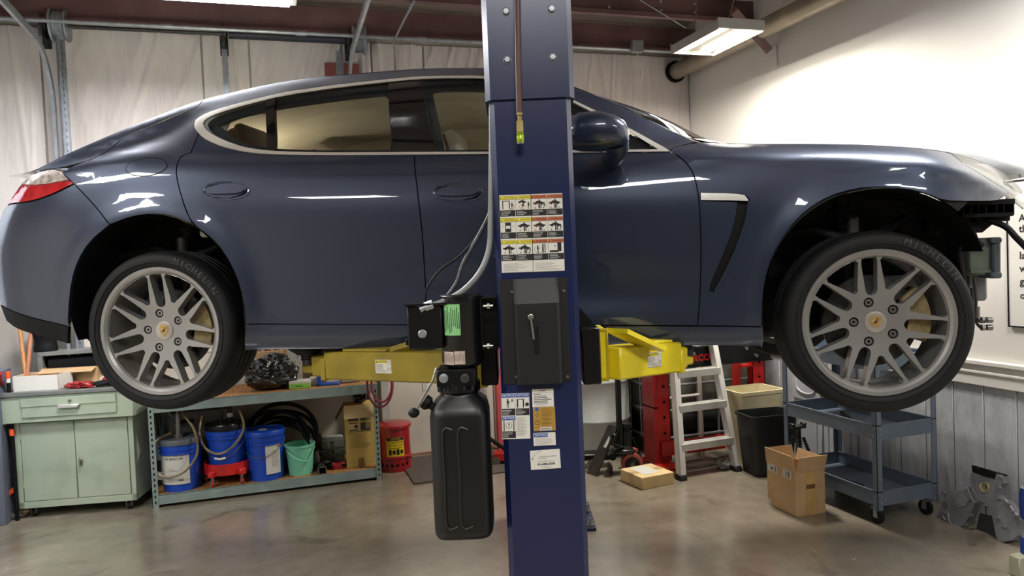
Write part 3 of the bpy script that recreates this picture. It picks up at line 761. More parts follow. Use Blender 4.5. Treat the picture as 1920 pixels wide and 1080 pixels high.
# roof, glass and bonnet: skins spanning from side to side
def span(name, us, crown, m, n=14, dz=0, bow=None, curve=10, inner=0, w_in=0.0):
    bm = bmesh.new(); rows = []
    for u in us:
        x = (u-UG[0])/(UG[1]-UG[0]); i = int(min(max(x, 0), len(UG)-2)); t = x-i
        v = VK[curve][i]*(1-t)+VK[curve][i+1]*t; ww = WK[curve][i]*(1-t)+WK[curve][i+1]*t+taper(u)+w_in
        row = []
        for k in range(n+1):
            s = k/n; y = ww+(2*HALF-2*ww)*s; sh = math.sin(PI*s)**.8 if 0 < s < 1 else 0
            row.append(bm.verts.new((u+(bow(u) if bow else 0)*sh, y, v+crown*sh+dz)))
        rows.append(row)
    for a, b_ in zip(rows, rows[1:]):
        for k in range(n): bm.faces.new((a[k], b_[k], b_[k+1], a[k+1]))
    for f in bm.faces: f.smooth = True
    me = D.meshes.new(name); bm.to_mesh(me); bm.free(); me.materials.append(m)
    o = D.objects.new(name, me); C.objects.link(o); o.parent = CAR; return o
uT = car_hit(82, 310, .5)[0]; uR0 = car_hit(400, 182, .33)[0]; uW = car_hit(1010, 138, .34)[0]; uWb = car_hit(1308, 266, .2)[0]; uN = car_hit(1905, 340, .42)[0]
span('tailgate', np.linspace(uT+.03, uT+.30, 8), .015, PAINT, bow=lambda u: -.08)
span('rear_window', np.linspace(uT+.30, uR0, 14), .03, glass('dark_glass', (.75, .8, .79)), bow=lambda u: -.08*max(0, 1-(u-uT-.30)/.7))
span('roof', np.linspace(uR0, uW, 24), .035, PAINT)
span('windscreen', np.linspace(uW, uWb-.02, 16), .03, TGLASS, bow=lambda u: .22*min(1, (u-uW)/.4))
span('bonnet', np.linspace(uWb-.02, uN, 24), .035, PAINT, bow=lambda u: .22 if u < uWb+.2 else .22+.10*(u-uWb-.2))
# rear end face and floor pan
bm = MB()
rowsP = [(k, .02) for k in range(0)]
vr = np.linspace(-.02, VK[9][int((uT+.02-UG[0])/(UG[1]-UG[0]))], 10)
rb = MB(); rows = []
tail_edge = [(-.88, -.02), (-.90, .1), (-.90, .25), (-.89, .38), (-.86, .46), (-.80, .56), (-.76, .64)]
edge_px = solve([(0, 571), (-4, 540), (-5, 470), (-3, 420), (13, 384), (35, 350), (66, 323)], Wf)
for (u, v, w_) in edge_px:
    row = []
    for k in range(15):
        s = k/14; y = w_+.005+(2*HALF-2*w_-.01)*s; row.append(rb.bm.verts.new((u-.13*math.sin(PI*s)**.7 if 0 < s < 1 else u, y, v)))
    rows.append(row)
for a, b_ in zip(rows, rows[1:]):
    for k in range(14): rb.bm.faces.new((a[k], b_[k], b_[k+1], a[k+1]))
rb.done('rear_face', PAINT, CAR, sharp=60)
fp = MB(); x0, x1 = AC[0][0]+AR[0]+.02, AC[1][0]-AR[1]-.02
fp.b2((x0, .10, -.085), (x1, 2*HALF-.10, -.03), 0, .01); fp.b2((-.7, .42, -.10), (WB+.35, 2*HALF-.42, .10), 0, .03)
fp.b2((-.80, .25, .02), (-.40, 2*HALF-.25, .25), 0, .04)
fp.done('floor_pan', BLACKP, CAR)
# hanging under-floor cover visible above the left arm
def liner(i, a0, a1, name):
    bm = bmesh.new(); R = AR[i]+.006; rows = []
    for k in range(25):
        a = math.radians(a0+(a1-a0)*k/24); x, z = AC[i][0]+R*math.cos(a), AC[i][1]+R*math.sin(a)
        w0 = Wf(x, z); rows.append([bm.verts.new((x, y, z)) for y in (w0+.012, .12, .22, .36)]+[bm.verts.new((AC[i][0]+(R-.10)*math.cos(a), .40, AC[i][1]+(R-.1)*math.sin(a)))])
    for a, b_ in zip(rows, rows[1:]):
        for k in range(4): bm.faces.new((a[k], b_[k], b_[k+1], a[k+1]))
    c = bm.verts.new((AC[i][0], .42, AC[i][1]))
    for a, b_ in zip(rows, rows[1:]): bm.faces.new((a[4], b_[4], c))
    for f in bm.faces: f.smooth = True
    me = D.meshes.new(name); bm.to_mesh(me); bm.free(); me.materials.append(BLACKP)
    for flip in (0, 1):
        o = D.objects.new(name, me); C.objects.link(o); o.parent = CAR
        if flip: o.scale = (1, -1, 1); o.location = (0, 2*HALF, 0)
liner(0, 200, -22, 'wheel_arch_liner'); liner(1, 197, 25, 'wheel_arch_liner')
# cabin: lining, shelf, seats
CAB = MB()
def inner_skin():
    bm = bmesh.new(); rows = []
    for u in np.linspace(uT+.50, uW-.02, 30):
        x = (u-UG[0])/(UG[1]-UG[0]); i = int(min(max(x, 0), len(UG)-2)); v = VK[10][i]; ww = WK[10][i]
        row = []
        for k in range(15):
            s = k/14; y = ww+.03+(2*HALF-2*ww-.06)*s; row.append(bm.verts.new((u, y, v-.022-.012*(1-math.sin(PI*s)**.5 if 0 < s < 1 else 1))))
        rows.append(row)
    for a, b_ in zip(rows, rows[1:]):
        for k in range(14): bm.faces.new((a[k], b_[k], b_[k+1], a[k+1]))
    for f in bm.faces: f.smooth = True
    me = D.meshes.new('headliner'); bm.to_mesh(me); bm.free(); me.materials.append(CREAM)
    o = D.objects.new('headliner', me); C.objects.link(o); o.parent = CAR
inner_skin()
up_trim = [(233, 257), (300, 230), (347, 210), (383, 190)]+silh_px[8:21]+[(1170, 233)]+ch_out[15::-1]+[(365, 240), (372, 262), (340, 290), (200, 296)]
seal_fx = [(806, 172), (815, 168), (911, 168), (960, 173), (1010, 183), (1050, 198), (1082, 214), (1118, 236), (1150, 262), (1150, 290), (828, 291), (820, 235)]
tp = [(233, 258), (300, 232), (347, 212), (383, 191)]+[(x, y+3) for x, y in silh_px[8:19]]+[(1150, 195), (1150, 300), (233, 300)]
surf_panel('pillar_lining', px_uv(tp), holes=[poly([(405, 250), (415, 225), (470, 203), (533, 187), (643, 170), (724, 160), (728, 282), (600, 283), (480, 281)], 2), poly([(800, 170), (812, 156), (911, 154), (1000, 168), (1060, 190), (1120, 245), (1120, 282), (830, 283)], 2)], mats=CREAM, gap=0, off=.065, fold=.01)
cb = MB(); vb = VK[8][180]
cb.b2((-.45, .42, .53), (.10, 2*HALF-.42, .58), 0, .01); cb.done('parcel_shelf', CREAM, CAR)
cb = MB(); cb.b2((.1, .16, .40), (uW+.9, .20, vb-.06), 0, .01); cb.b2((.1, 2*HALF-.20, .40), (uW+.9, 2*HALF-.16, vb-.06), 0, .01); cb.b2((-.2, .2, -.03), (uW+.9, 2*HALF-.2, .0), 0)
cb.done('door_lining', CREAM, CAR)
cb = MB(); cb.b2((uW+.45, .2, .2), (uW+.9, 2*HALF-.2, vb-.06), 0, .05); cb.done('dashboard', BLACKP, CAR)
def seat(u, wc, hb, hrx, dark=True):
    mb = MB(); mb.box((u+.25, wc, .12), (.52, .50, .16), 0, .05, seg=2); mb.done('seat_cushion', BROWNL, CAR)
    mb = MB(); T = Matrix.Translation((u, wc, .15)) @ Matrix.Rotation(-.25, 4, 'Y'); mb.box((0, 0, hb/2), (.13, .48, hb), 0, .05, M=T, seg=3); bk = mb.done('seat_back', BROWNL, CAR)
    mb = MB(); T2 = T @ Matrix.Translation((0.0, 0, hb+.10)); mb.box((0, 0, 0), (.12, .27, .19), 0, .055, M=T2, seg=4); mb.done('headrest', BROWNL, bk)
    mb = MB(); mb.box((.045, 0, 0), (.05, .275, .195), 0, .022, M=T2, seg=3); mb.done('headrest_pad', BROWNL if u < 1 else CREAM, bk)
uS = car_hit(462, 262, .45)[0]; uF = car_hit(846, 272, .5)[0]
seat(uS+.15, .50, .60, 0); seat(uS+.15, 2*HALF-.50, .60, 0); seat(uF+.15, .50, .52, 0); seat(uF+.15, 2*HALF-.50, .52, 0)
# warm fill lamps added to brighten the cabin, at parcel shelf and dashboard
for u_, pw_ in ((uS-.28, 1.6), (uF+.62, .5)):
    z_ = .60 if u_ < 1 else .46
    mb = MB(); mb.box((u_, HALF, z_), (.14, .09, .02), 0, .005); cl_ = mb.done('cabin_fill_lamp', mat('fill_lamp_glow', '#ffe2a8', .4, emit=1), CAR)
    l_ = area('cabin_fill_light', (u_, HALF, z_+.014), .12, .07, pw_, (1, .88, .66), (PI, 0, 0)); l_.parent = CAR
# door mirror
mp_ = at(1126, 249, 2.72) - CR; mu, mw, mv = mp_.dot(CU), mp_.dot(CW), mp_.dot(CV)
def mirror(flip):
    mir = MB(); bm = mir.bm; rings = []
    prof = [(-.135, .0, .030, .026), (-.125, .0, .052, .050), (-.07, .006, .068, .068), (0, .004, .076, .070), (.05, .0, .070, .058), (.085, -.008, .052, .044), (.102, -.014, .022, .022)]
    for (x, dz, hy, hz) in prof:
        ring = []
        for k in range(20):
            a = 2*PI*k/20; c_, s_ = math.cos(a), math.sin(a); e_ = .75
            yy = hy*math.copysign(abs(c_)**e_, c_); zz = hz*math.copysign(abs(s_)**e_, s_)
            ring.append(bm.verts.new((mu+x, mw+yy*1.3, mv+dz+zz)))
        rings.append(ring)
    for a, b_ in zip(rings, rings[1:]):
        for k in range(20): bm.faces.new((a[k], a[(k+1) % 20], b_[(k+1) % 20], b_[k]))
    bm.faces.new(rings[0]); bm.faces.new(rings[-1])
    o = mir.done('door_mirror', PAINT, CAR, sharp=50)
    st_ = MB(); st_.loft([(mu+.055, mw+.01, mv-.03), (mu+.06, mw+.03, mv-.05), (mu+.055, mw+.07, mv-.062), (mu+.04, .06, mv-.068)], [.048, .042, .040, .042], 16); s2 = st_.done('mirror_stalk', PAINT, o)
    gl = MB(); gl.box((mu-.136, mw, mv), (.004, .12, .085), 0, .01); g2 = gl.done('mirror_glass', CHROME, o)
    if flip: o.scale = (1, -1, 1); o.location = (0, 2*HALF, 0)
mirror(0); mirror(1)

# ------------------------------------------------------------------ wheels
RR = .272; TR = .342
def wheel_face():
    slots = []
    def rounded(cx_a, r0, r1, h0, h1):
        # slot along direction cx_a, inner half width h0 at r0 (rounded), outer half width h1 at r1
        ca, sa = math.cos(cx_a), math.sin(cx_a); P = []
        for k in range(9):
            a = PI/2+PI*k/8; P.append((r0+h0+h0*math.cos(a)*1.0, h0*math.sin(a)))
        P.append((r1-.02, -h1)); P.append((math.sqrt(r1**2-(h1*.85)**2), -h1*.93))
        for k in (-.5, 0, .5): P.append((math.sqrt(max(0, r1**2-(h1*k)**2)), h1*k))
        P.append((math.sqrt(r1**2-(h1*.85)**2), h1*.93)); P.append((r1-.02, h1))
        return [(x*ca-y*sa, x*sa+y*ca) for x, y in P]
    a0 = math.radians(97)
    for k in range(7):
        a = a0+2*PI*k/7
        slots.append(rounded(a, RR*.37, RR*.895, .0215, RR*.105))
        slots.append(rounded(a+PI/7, RR*.47, RR*.895, .014, RR*.236))
    out = [(RR*.985*math.cos(2*PI*k/112), RR*.985*math.sin(2*PI*k/112)) for k in range(112)]
    lugs = []
    for k in range(5):
        a = math.radians(108)+2*PI*k/5; c = (.077*math.cos(a), .077*math.sin(a))
        lugs.append([(c[0]+.0185*math.cos(2*PI*j/16), c[1]+.0185*math.sin(2*PI*j/16)) for j in range(16)])
    H = [resample(s, .012)[::-1] for s in slots]+[l[::-1] for l in lugs]
    V_, F2 = tri_region(resample(out, .012), H, .016)
    def dish(x, z):
        r = math.hypot(x, z)/RR
        return .004+.030*(1-min(1, r)**2)**1.2+(.004 if r > .9 else 0)
    vs = [(v.x, dish(v.x, v.y), v.y) for v in V_]; fs = []
    for f in F2:
        a, b_, c = [Vector(vs[k]) for k in f]; fs.append(f if (b_-a).cross(c-a).y < 0 else f[::-1])
    cnt = {(f[i], f[(i+1) % 3]) for f in fs for i in range(3)}
    bd = [k for k in cnt if (k[1], k[0]) not in cnt]
    bm = bmesh.new(); bv = [bm.verts.new(v) for v in vs]; mp = {}
    for f in fs: bm.faces.new([bv[k] for k in f])
    for a, b_ in bd:
        for q in (a, b_):
            if q not in mp:
                x, y, z = vs[q]; r = math.hypot(x, z); k = .985
                v1 = bm.verts.new((x, y+.005, z)); v2 = bm.verts.new((x, y+.045, z)); mp[q] = (v1, v2)
        bm.faces.new((bv[b_], bv[a], mp[a][0], mp[b_][0])); bm.faces.new((mp[b_][0], mp[a][0], mp[a][1], mp[b_][1]))
    bmesh.ops.recalc_face_normals(bm, faces=bm.faces)
    for f in bm.faces: f.smooth = True
    for e in bm.edges:
        if len(e.link_faces) == 2: e.smooth = e.calc_face_angle(0) < math.radians(50)
    # rim lip and barrel, same alloy
    MY = Matrix.Rotation(-PI/2, 4, 'X')     # lathe z -> +y
    tmp = MB(); tmp.bm.free(); tmp.bm = bm
    tmp.lathe([(RR*.90, .012), (RR*.915, .002), (RR*.95, -.006), (RR*1.0, -.008), (RR*1.012, .0), (RR*1.0, .012), (RR*.965, .02), (RR*.90, .05), (RR*.88, .10), (RR*.90, .20), (RR*.99, .235), (RR*1.01, .24)], 96, MY)
    me = D.meshes.new('wheel'); bm.to_mesh(me); bm.free(); me.materials.append(ALLOY); return me
WH = wheel_face()
MY = Matrix.Rotation(-PI/2, 4, 'X')
def make_wheel(u, v, w0, lettered, angle, flip=False):
    o = D.objects.new('wheel', WH); C.objects.link(o); o.parent = CAR
    o.matrix_local = Matrix.Translation((u, 2*HALF-w0 if flip else w0, v)) @ (Matrix.Rotation(PI, 4, 'Z') if flip else Matrix()) @ Matrix.Rotation(angle, 4, 'Y')
    t = MB(); w_ = .245
    pr = [(RR*.985, .012), (RR*1.01, -.004), (RR*1.04, -.012), (RR*1.10, -.016), (TR*.93, -.012), (TR*.965, -.004), (TR*.985, .010), (TR*.995, .028), (TR, .045)]
    ms = [0]*len(pr)
    for g in (.085, .125, .165): pr += [(TR, g-.008), (TR-.009, g-.006), (TR-.009, g+.004), (TR, g+.006)]
    pr += [(TR, w_-.04), (TR*.985, w_-.01), (TR*.96, w_+.004), (TR*.90, w_+.010), (RR*1.01, w_)]
    t.lathe(pr, 96, MY)
    t.lathe([(RR*1.075, -.0165), (RR*1.08, -.019), (RR*1.09, -.0175)], 96, MY)
    ty = t.done('tyre', RUBBER, o, sharp=50)
    # tread blocks: fine lateral sipes on the shoulder
    sp = MB()
    for k in range(90):
        a = 2*PI*k/90; T = Matrix.Rotation(a, 4, 'Y') @ Matrix.Translation((TR-.0038, .052, 0)); sp.box((0, 0, 0), (.008, .036, .0022), 0, M=T)
    sp.done('tread_sipes', BLACKP, o, kind='stuff')
    if lettered:
        tx = MB(); s_ = 'MICHELIN'; rt = (RR*1.04+TR*.965)/2+.003
        for rep, (word, c0) in enumerate(((s_, 52),)):
            for i, ch in enumerate(word):
                a = math.radians(c0-(i-(len(word)-1)/2)*5.6)
                T = Matrix.Rotation(-(a-PI/2), 4, 'Y') @ Matrix.Translation((0, -.0155, rt)) @ Matrix.Rotation(PI/2, 4, 'X')
                tx.text(ch, .036, T, 0, 'CENTER', .0012)
        L_ = tx.done('sidewall_lettering', mat('scuffed_rubber', '#4a4a48', .7), o)
        L_.rotation_euler = (0, -angle, 0)
    c = MB(); c.lathe([(0.0005, .028), (.034, .0285), (.039, .030), (.0405, .036)], 32, MY); cap = c.done('centre_cap', mat('cap_silver', '#b9b0a6', .3, .5, .05, 8), o)
    # crest on the cap: gold shield, dark and red bars
    sh = MB(); shp = [(-.014, .017), (0, .0195), (.014, .017), (.0155, .004), (.011, -.009), (0, -.019), (-.011, -.009), (-.0155, .004)]
    YY = Matrix.Translation((0, .0272, 0)) @ Matrix.Diagonal((1.25, 1, 1.25, 1)) @ Matrix.Rotation(PI/2, 4, 'X')
    sh.prism(shp, 0, .0008, 0, YY); 
    for k in range(3):
        sh.b2((.001+k*.004, .0262, .004), (.003+k*.004, .0272, .0155), 1 if k % 2 else 2); sh.b2((-.012+k*.004, .0262, -.012+abs(k-2)*.003), (-.010+k*.004, .0272, -.001), 1 if k % 2 else 2)
    sh.b2((-.004, .0258, -.004), (.004, .0270, .005), 1)
    sh.done('crest', [mat('crest_gold', '#b89c5c', .4, .4, .1, 90), INK, RINK], o)
    for k in range(5):
        a = math.radians(108)+2*PI*k/5; x, z = .077*math.cos(a), .077*math.sin(a)
        b_ = MB(); b_.cyl((x, .046, z), (x, .020+.014, z), .0135, n=6, m=0); b_.cyl((x, .07, z), (x, .05, z), .0185, n=14, m=1); b_.cyl((x, .0335, z), (x, .036, z), .006, n=6, m=1)
        b_.done('wheel_bolt', [STEEL, BLACKP], o)
    d = MB(); d.lathe([(.06, .085), (.065, .088), (.172, .090), (.175, .093), (.175, .122), (.17, .125), (.06, .125)], 64, MY)
    for k in range(60):
        a = 2*PI*k/60; r = .09+.022*(k % 4); d.cyl((r*math.cos(a), .0885, r*math.sin(a)), (r*math.cos(a), .092, r*math.sin(a)), .0035, n=6, m=1)
    d.cyl((0, .05, 0), (0, .14, 0), .075, n=24, m=1)
    dk = d.done('brake_disc', [DSTEEL, BLACKP], o)
    cl = MB(); aa = [math.radians(x) for x in range(-32, 33, 8)]
    outer = [(.205*math.cos(a), .205*math.sin(a)) for a in aa]; inn = [(.125*math.cos(a), .125*math.sin(a)) for a in aa[::-1]]
    T = Matrix.Rotation(-math.radians(8), 4, 'Y') @ Matrix.Rotation(-PI/2, 4, 'X') @ Matrix.Diagonal((1, -1, 1, 1))
    cl.prism(outer+inn, .055, .145, 0, T, .006)
    ca = cl.done('brake_caliper', mat('dirty_caliper', '#86754f', .6, .2, .2, 30), o); ca.rotation_euler = (0, -angle, 0)
    return o
hubR, hubF = (0, 0), (WB, 0)
make_wheel(0, 0, .0, True, math.radians(3))
make_wheel(WB, 0, .0, True, math.radians(0))
make_wheel(0, 0, .0, False, .3, True); make_wheel(WB, 0, .0, False, .5, True)
# suspension bits seen in the arches
for u, vt in ((0, .48), (WB-.03, .50)):
    sp = MB()
    sp.cyl((u, .22, .05), (u-.02, .30, vt), .035, n=14, m=0)
    for k in range(7): sp.cyl((u-.01, .24+k*.006, .22+k*.035), (u-.01, .24+k*.006, .235+k*.035), .062, n=16, m=1)
    sp.loft([(u-.35, .25, .33), (u-.15, .24, .36), (u, .20, .30), (u+.12, .22, .34), (u+.22, .27, .40)], [.02, .022, .03, .02, .015], 10, m=1)
    sp.loft([(u, .14, 0), (u-.1, .5, -.06)], .03, 10, m=1); sp.cyl((u, .13, 0), (u, .35, 0), .06, n=16, m=1)
    sp.cyl((u-.0, .20, .28), (u, .20, .40), .028, n=12, m=0)
    sp.done('suspension', [DSTEEL, BLACKP], CAR)
fs_ = MB(); uL = car_hit(470, 655, .3)[0]
fs_.b2((AC[0][0]+AR[0]-.02, .30, -.08), (AC[0][0]+AR[0]+.25, .8, -.02)); fs_.done('rear_subframe', BLACKP, CAR)
# ---- exposed front end, bumper off
def cpt(px, py, w_): u, v = car_hit(px, py, w_); return Vector((u, w_, v))
fr = MB()
a, b_ = cpt(1768, 382, .24), cpt(1902, 378, .24); a2, b2 = cpt(1800, 402, .24), cpt(1900, 401, .24)
fr.quad([a, b_, b2, a2], 0)
def cbox(mb, p0, p1, w0, w1, m=0, bev=0):
    q0, q1 = cpt(*p0, w0), cpt(*p1, w0); mb.b2((min(q0.x, q1.x), w0, min(q0.z, q1.z)), (max(q0.x, q1.x), w1, max(q0.z, q1.z)), m, bev)
ab = MB()
cbox(ab, (1768, 377), (1903, 382), .22, .50); cbox(ab, (1805, 401), (1900, 405), .22, .50)
for x in (1806, 1820, 1834, 1848, 1868, 1882, 1900): cbox(ab, (x, 380), (x+2, 402), .22, .30)
cbox(ab, (1804, 380), (1902, 403), .27, .29); cbox(ab, (1828, 404), (1895, 414), .26, .34, 0, .004)
ab.done('bumper_bracket', BLACKP, CAR)
br = MB(); P = [(1790, 404), (1850, 404), (1864, 418), (1842, 436), (1822, 436), (1800, 425)]
vs_ = [cpt(x, y, .28) for x, y in P]; bt = [br.bm.verts.new(v) for v in vs_]; bb = [br.bm.verts.new(v+Vector((0, .03, 0))) for v in vs_]
br.bm.faces.new(bt); br.bm.faces.new(bb[::-1])
for i in range(len(bt)): br.bm.faces.new((bt[i], bb[i], bb[(i+1) % len(bt)], bt[(i+1) % len(bt)]))
cbox(br, (1795, 425), (1818, 520), .25, .36, 0, .01); cbox(br, (1740, 395), (1806, 440), .30, .5, 0, .02)
br.done('front_carrier', BLACKP, CAR)
ic = MB(); cbox(ic, (1815, 447), (1866, 516), .28, .62, 0, .01); cbox(ic, (1820, 506), (1862, 512), .27, .29, 0, .002)
ico = ic.done('side_radiator', mat('green_grey_metal', '#6a7468', .5, .4, .1, 8), CAR)
ic = MB(); cbox(ic, (1861, 446), (1878, 521), .26, .60, 0, .008); cbox(ic, (1858, 445), (1880, 456), .25, .61, 0, .006); cbox(ic, (1858, 510), (1880, 522), .25, .61, 0, .006)
ic.done('radiator_tank', mat('grey_plastic', '#4c565c', .5, .1, .1, 8), ico)
hs = MB(); hs.tube([cpt(1810, 400, .3), cpt(1850, 412, .26), cpt(1885, 425, .22), cpt(1905, 445, .2), cpt(1925, 465, .2)], .012, 10)
hs.tube([cpt(1808, 440, .24), cpt(1800, 475, .2), cpt(1806, 520, .2), cpt(1812, 550, .24)], .010, 8)
hs.tube([cpt(1822, 436, .25), cpt(1828, 452, .24), cpt(1840, 462, .24)], .016, 8)
hs.tube([cpt(1826, 520, .26), cpt(1830, 560, .26), cpt(1830, 590, .26), cpt(1838, 603, .26), cpt(1850, 600, .26)], .006, 8, m=1)
hs.tube([cpt(1822, 540, .28), cpt(1826, 590, .28), cpt(1836, 612, .28), cpt(1849, 614, .28)], .006, 8, m=1)
hs.done('coolant_hoses', [BLACKP, DSTEEL], CAR)
cf = MB()
for y in (600, 614):
    p = cpt(1850, y, .27); cf.cyl(p, p+Vector((.02, 0, 0)), .012, n=10); cf.cyl(p-Vector((.02, 0, 0)), p-Vector((.008, 0, 0)), .014, n=6)
q = cpt(1832, 575, .25); cf.cyl(q, q-Vector((0, 0, .045)), .011, n=10)
cf.done('line_fittings', STEEL, CAR)
cr = MB(); u0 = WB+.48
cr.b2((u0-.02, .36, .05), (u0+.06, 2*HALF-.36, .17), 0, .01); cr.b2((u0-.5, .40, .06), (u0, .48, .16)); cr.b2((u0-.5, 2*HALF-.48, .06), (u0, 2*HALF-.40, .16))
cr.done('crash_beam', mat('bare_alloy', '#85888a', .45, .6, .1, 8), CAR)
rd = MB(); rd.b2((WB+.36, .42, -.08), (WB+.42, 2*HALF-.42, .40), 0, .01); rd.done('radiator', BLACKP, CAR)

# ------------------------------------------------------------------ the two-post lift
CX, CYF = .0785, 2.28; CW2 = .125         # near column: centre, face depth, half width
def column(x0, yf, label, face=-1):
    t = thing('lift_column', label, 'car lift', (x0, yf, 0), 0 if face < 0 else PI)
    def sec(h, d, c, y0=0): return [(-h, y0+c*1.6), (-h+c, y0), (h-c, y0), (h, y0+c*1.6), (h, d), (h-.05, d), (h-.05, d-.012), (h-.012, d-.012), (h-.012, .03), (-h+.012, .03), (-h+.012, d-.012), (-h+.05, d-.012), (-h+.05, d), (-h, d)]
    mb = MB(); mb.prism(sec(CW2, .24, .016), .0, 2.12); mb.done('post', NAVY, t, sharp=25)
    mb = MB(); mb.prism(sec(CW2+.011, .25, .016, -.009), 2.105, 3.70); mb.done('upper_post', NAVY, t, sharp=25)
    mb = MB(); mb.b2((-.24, -.12, 0), (.24, .36, .018), 0, .003); 
    for s in (-1, 1): mb.prism([(0, 0), (.09, 0), (0, .25)], -.005, .005, 0, Matrix.Translation((s*CW2, .10, .018)) @ Matrix.Rotation(0 if s > 0 else PI, 4, 'Z') @ Matrix.Rotation(PI/2, 4, 'X'))
    bp = mb.done('base_plate', NAVY, t)
    for x in (-.21, .21):
        for y in (-.06, .06, .31):
            mb = MB(); mb.cyl((x, y, .018), (x, y, .024), .024, n=16); mb.cyl((x, y, .024), (x, y, .042), .016, n=6); mb.cyl((x, y, .042), (x, y, .06), .008, n=10); mb.done('anchor_bolt', STEEL, t)
    return t
COL = column(CX, CYF, 'navy blue steel lift column in the foreground covered in warning labels')
FC = column(.20, 4.72, 'second navy blue lift column standing behind the car', 1)
def cl(px, py, dy=0.0):                   # a point on the column face, in the column's own frame
    p = at(px, py, CYF+dy); return p.x-CX, p.z
for px, py in ((949, 24), (1034, 19), (951, 114), (1036, 109)):
    x, z = cl(px, py); mb = MB(); T = Matrix.Translation((x, -.009, z)) @ Matrix.Rotation(PI/2, 4, 'X')
    mb.lathe([(.0125, 0), (.0125, .002), (.0105, .003)], 20, T); mb.cyl((x, -.010, z), (x, -.018, z), .0095, .0088, n=6); mb.cyl((x, -.018, z), (x, -.0195, z), .005, n=10)
    mb.done('bolt', GALV, COL)
for px in (979, 1068):
    x, z = cl(px, 977); mb = MB(); mb.cyl((x, .001, z), (x, -.003, z), .004, n=8); mb.done('rivet', NAVY, COL)
# safety lock cover
x0, z0 = cl(942, 728, -.05); x1, z1 = cl(1064, 520, -.05); zc0, zc1 = z0+.004, z1
xa, xb = x0+.004, x1+.002
mb = MB(); W_ = .0
prof = [(0, 0), (.018, .012), (.018, .060), (.024, .068)]
n0 = len(mb.bm.verts)
xs = [xa, xa+.040, xa+.042, xa+.050, xb-.036, xb-.028, xb-.026, xb]; ys = [-.003, -.003, -.020, -.028, -.028, -.020, -.003, -.003]
lo = [mb.bm.verts.new((x, y, zc0)) for x, y in zip(xs, ys)]
mid = [mb.bm.verts.new((x, y*1.0 if y > -.01 else y-.008, zc1-.075)) for x, y in zip(xs, ys)]
top = [mb.bm.verts.new((x, -.003, zc1)) for x in xs]
for A, B in ((lo, mid), (mid, top)):
    for i in range(7): mb.bm.faces.new((A[i], A[i+1], B[i+1], B[i]))
mb.bm.faces.new(lo)
cov = mb.done('lock_cover', mat('matt_black_cover', '#0d0d0e', .55, 0, .1, 8), COL, sharp=20)
x, z = cl(1006, 637, -.03); mb = MB(); mb.box((x, -.0345, z), (.013, .004, .085), 0, .002); mb.done('slot', BLACKP, cov)
x, z = cl(995, 594, -.04); mb = MB(); mb.lathe([(.0005, .012), (.006, .011), (.007, .005), (.009, .004), (.009, 0)], 14, Matrix.Translation((x, -.046, z)) @ Matrix.Rotation(PI/2, 4, 'X')); x2, z2 = cl(1001, 634, -.04); mb.loft([(x, -.044, z), (x2, -.042, z2)], .0035, 8); mb.cyl((x2-.001, -.030, z2), (x2-.001, -.05, z2), .004, n=8)
mb.done('lock_lever', STEEL, cov)
for px, py in ((960, 547), (1057, 545), (968, 706), (1064, 706)):
    x, z = cl(px, py); mb = MB(); mb.cyl((x, -.003, z), (x, -.007, z), .0045, n=10); mb.done('screw', STEEL, cov)
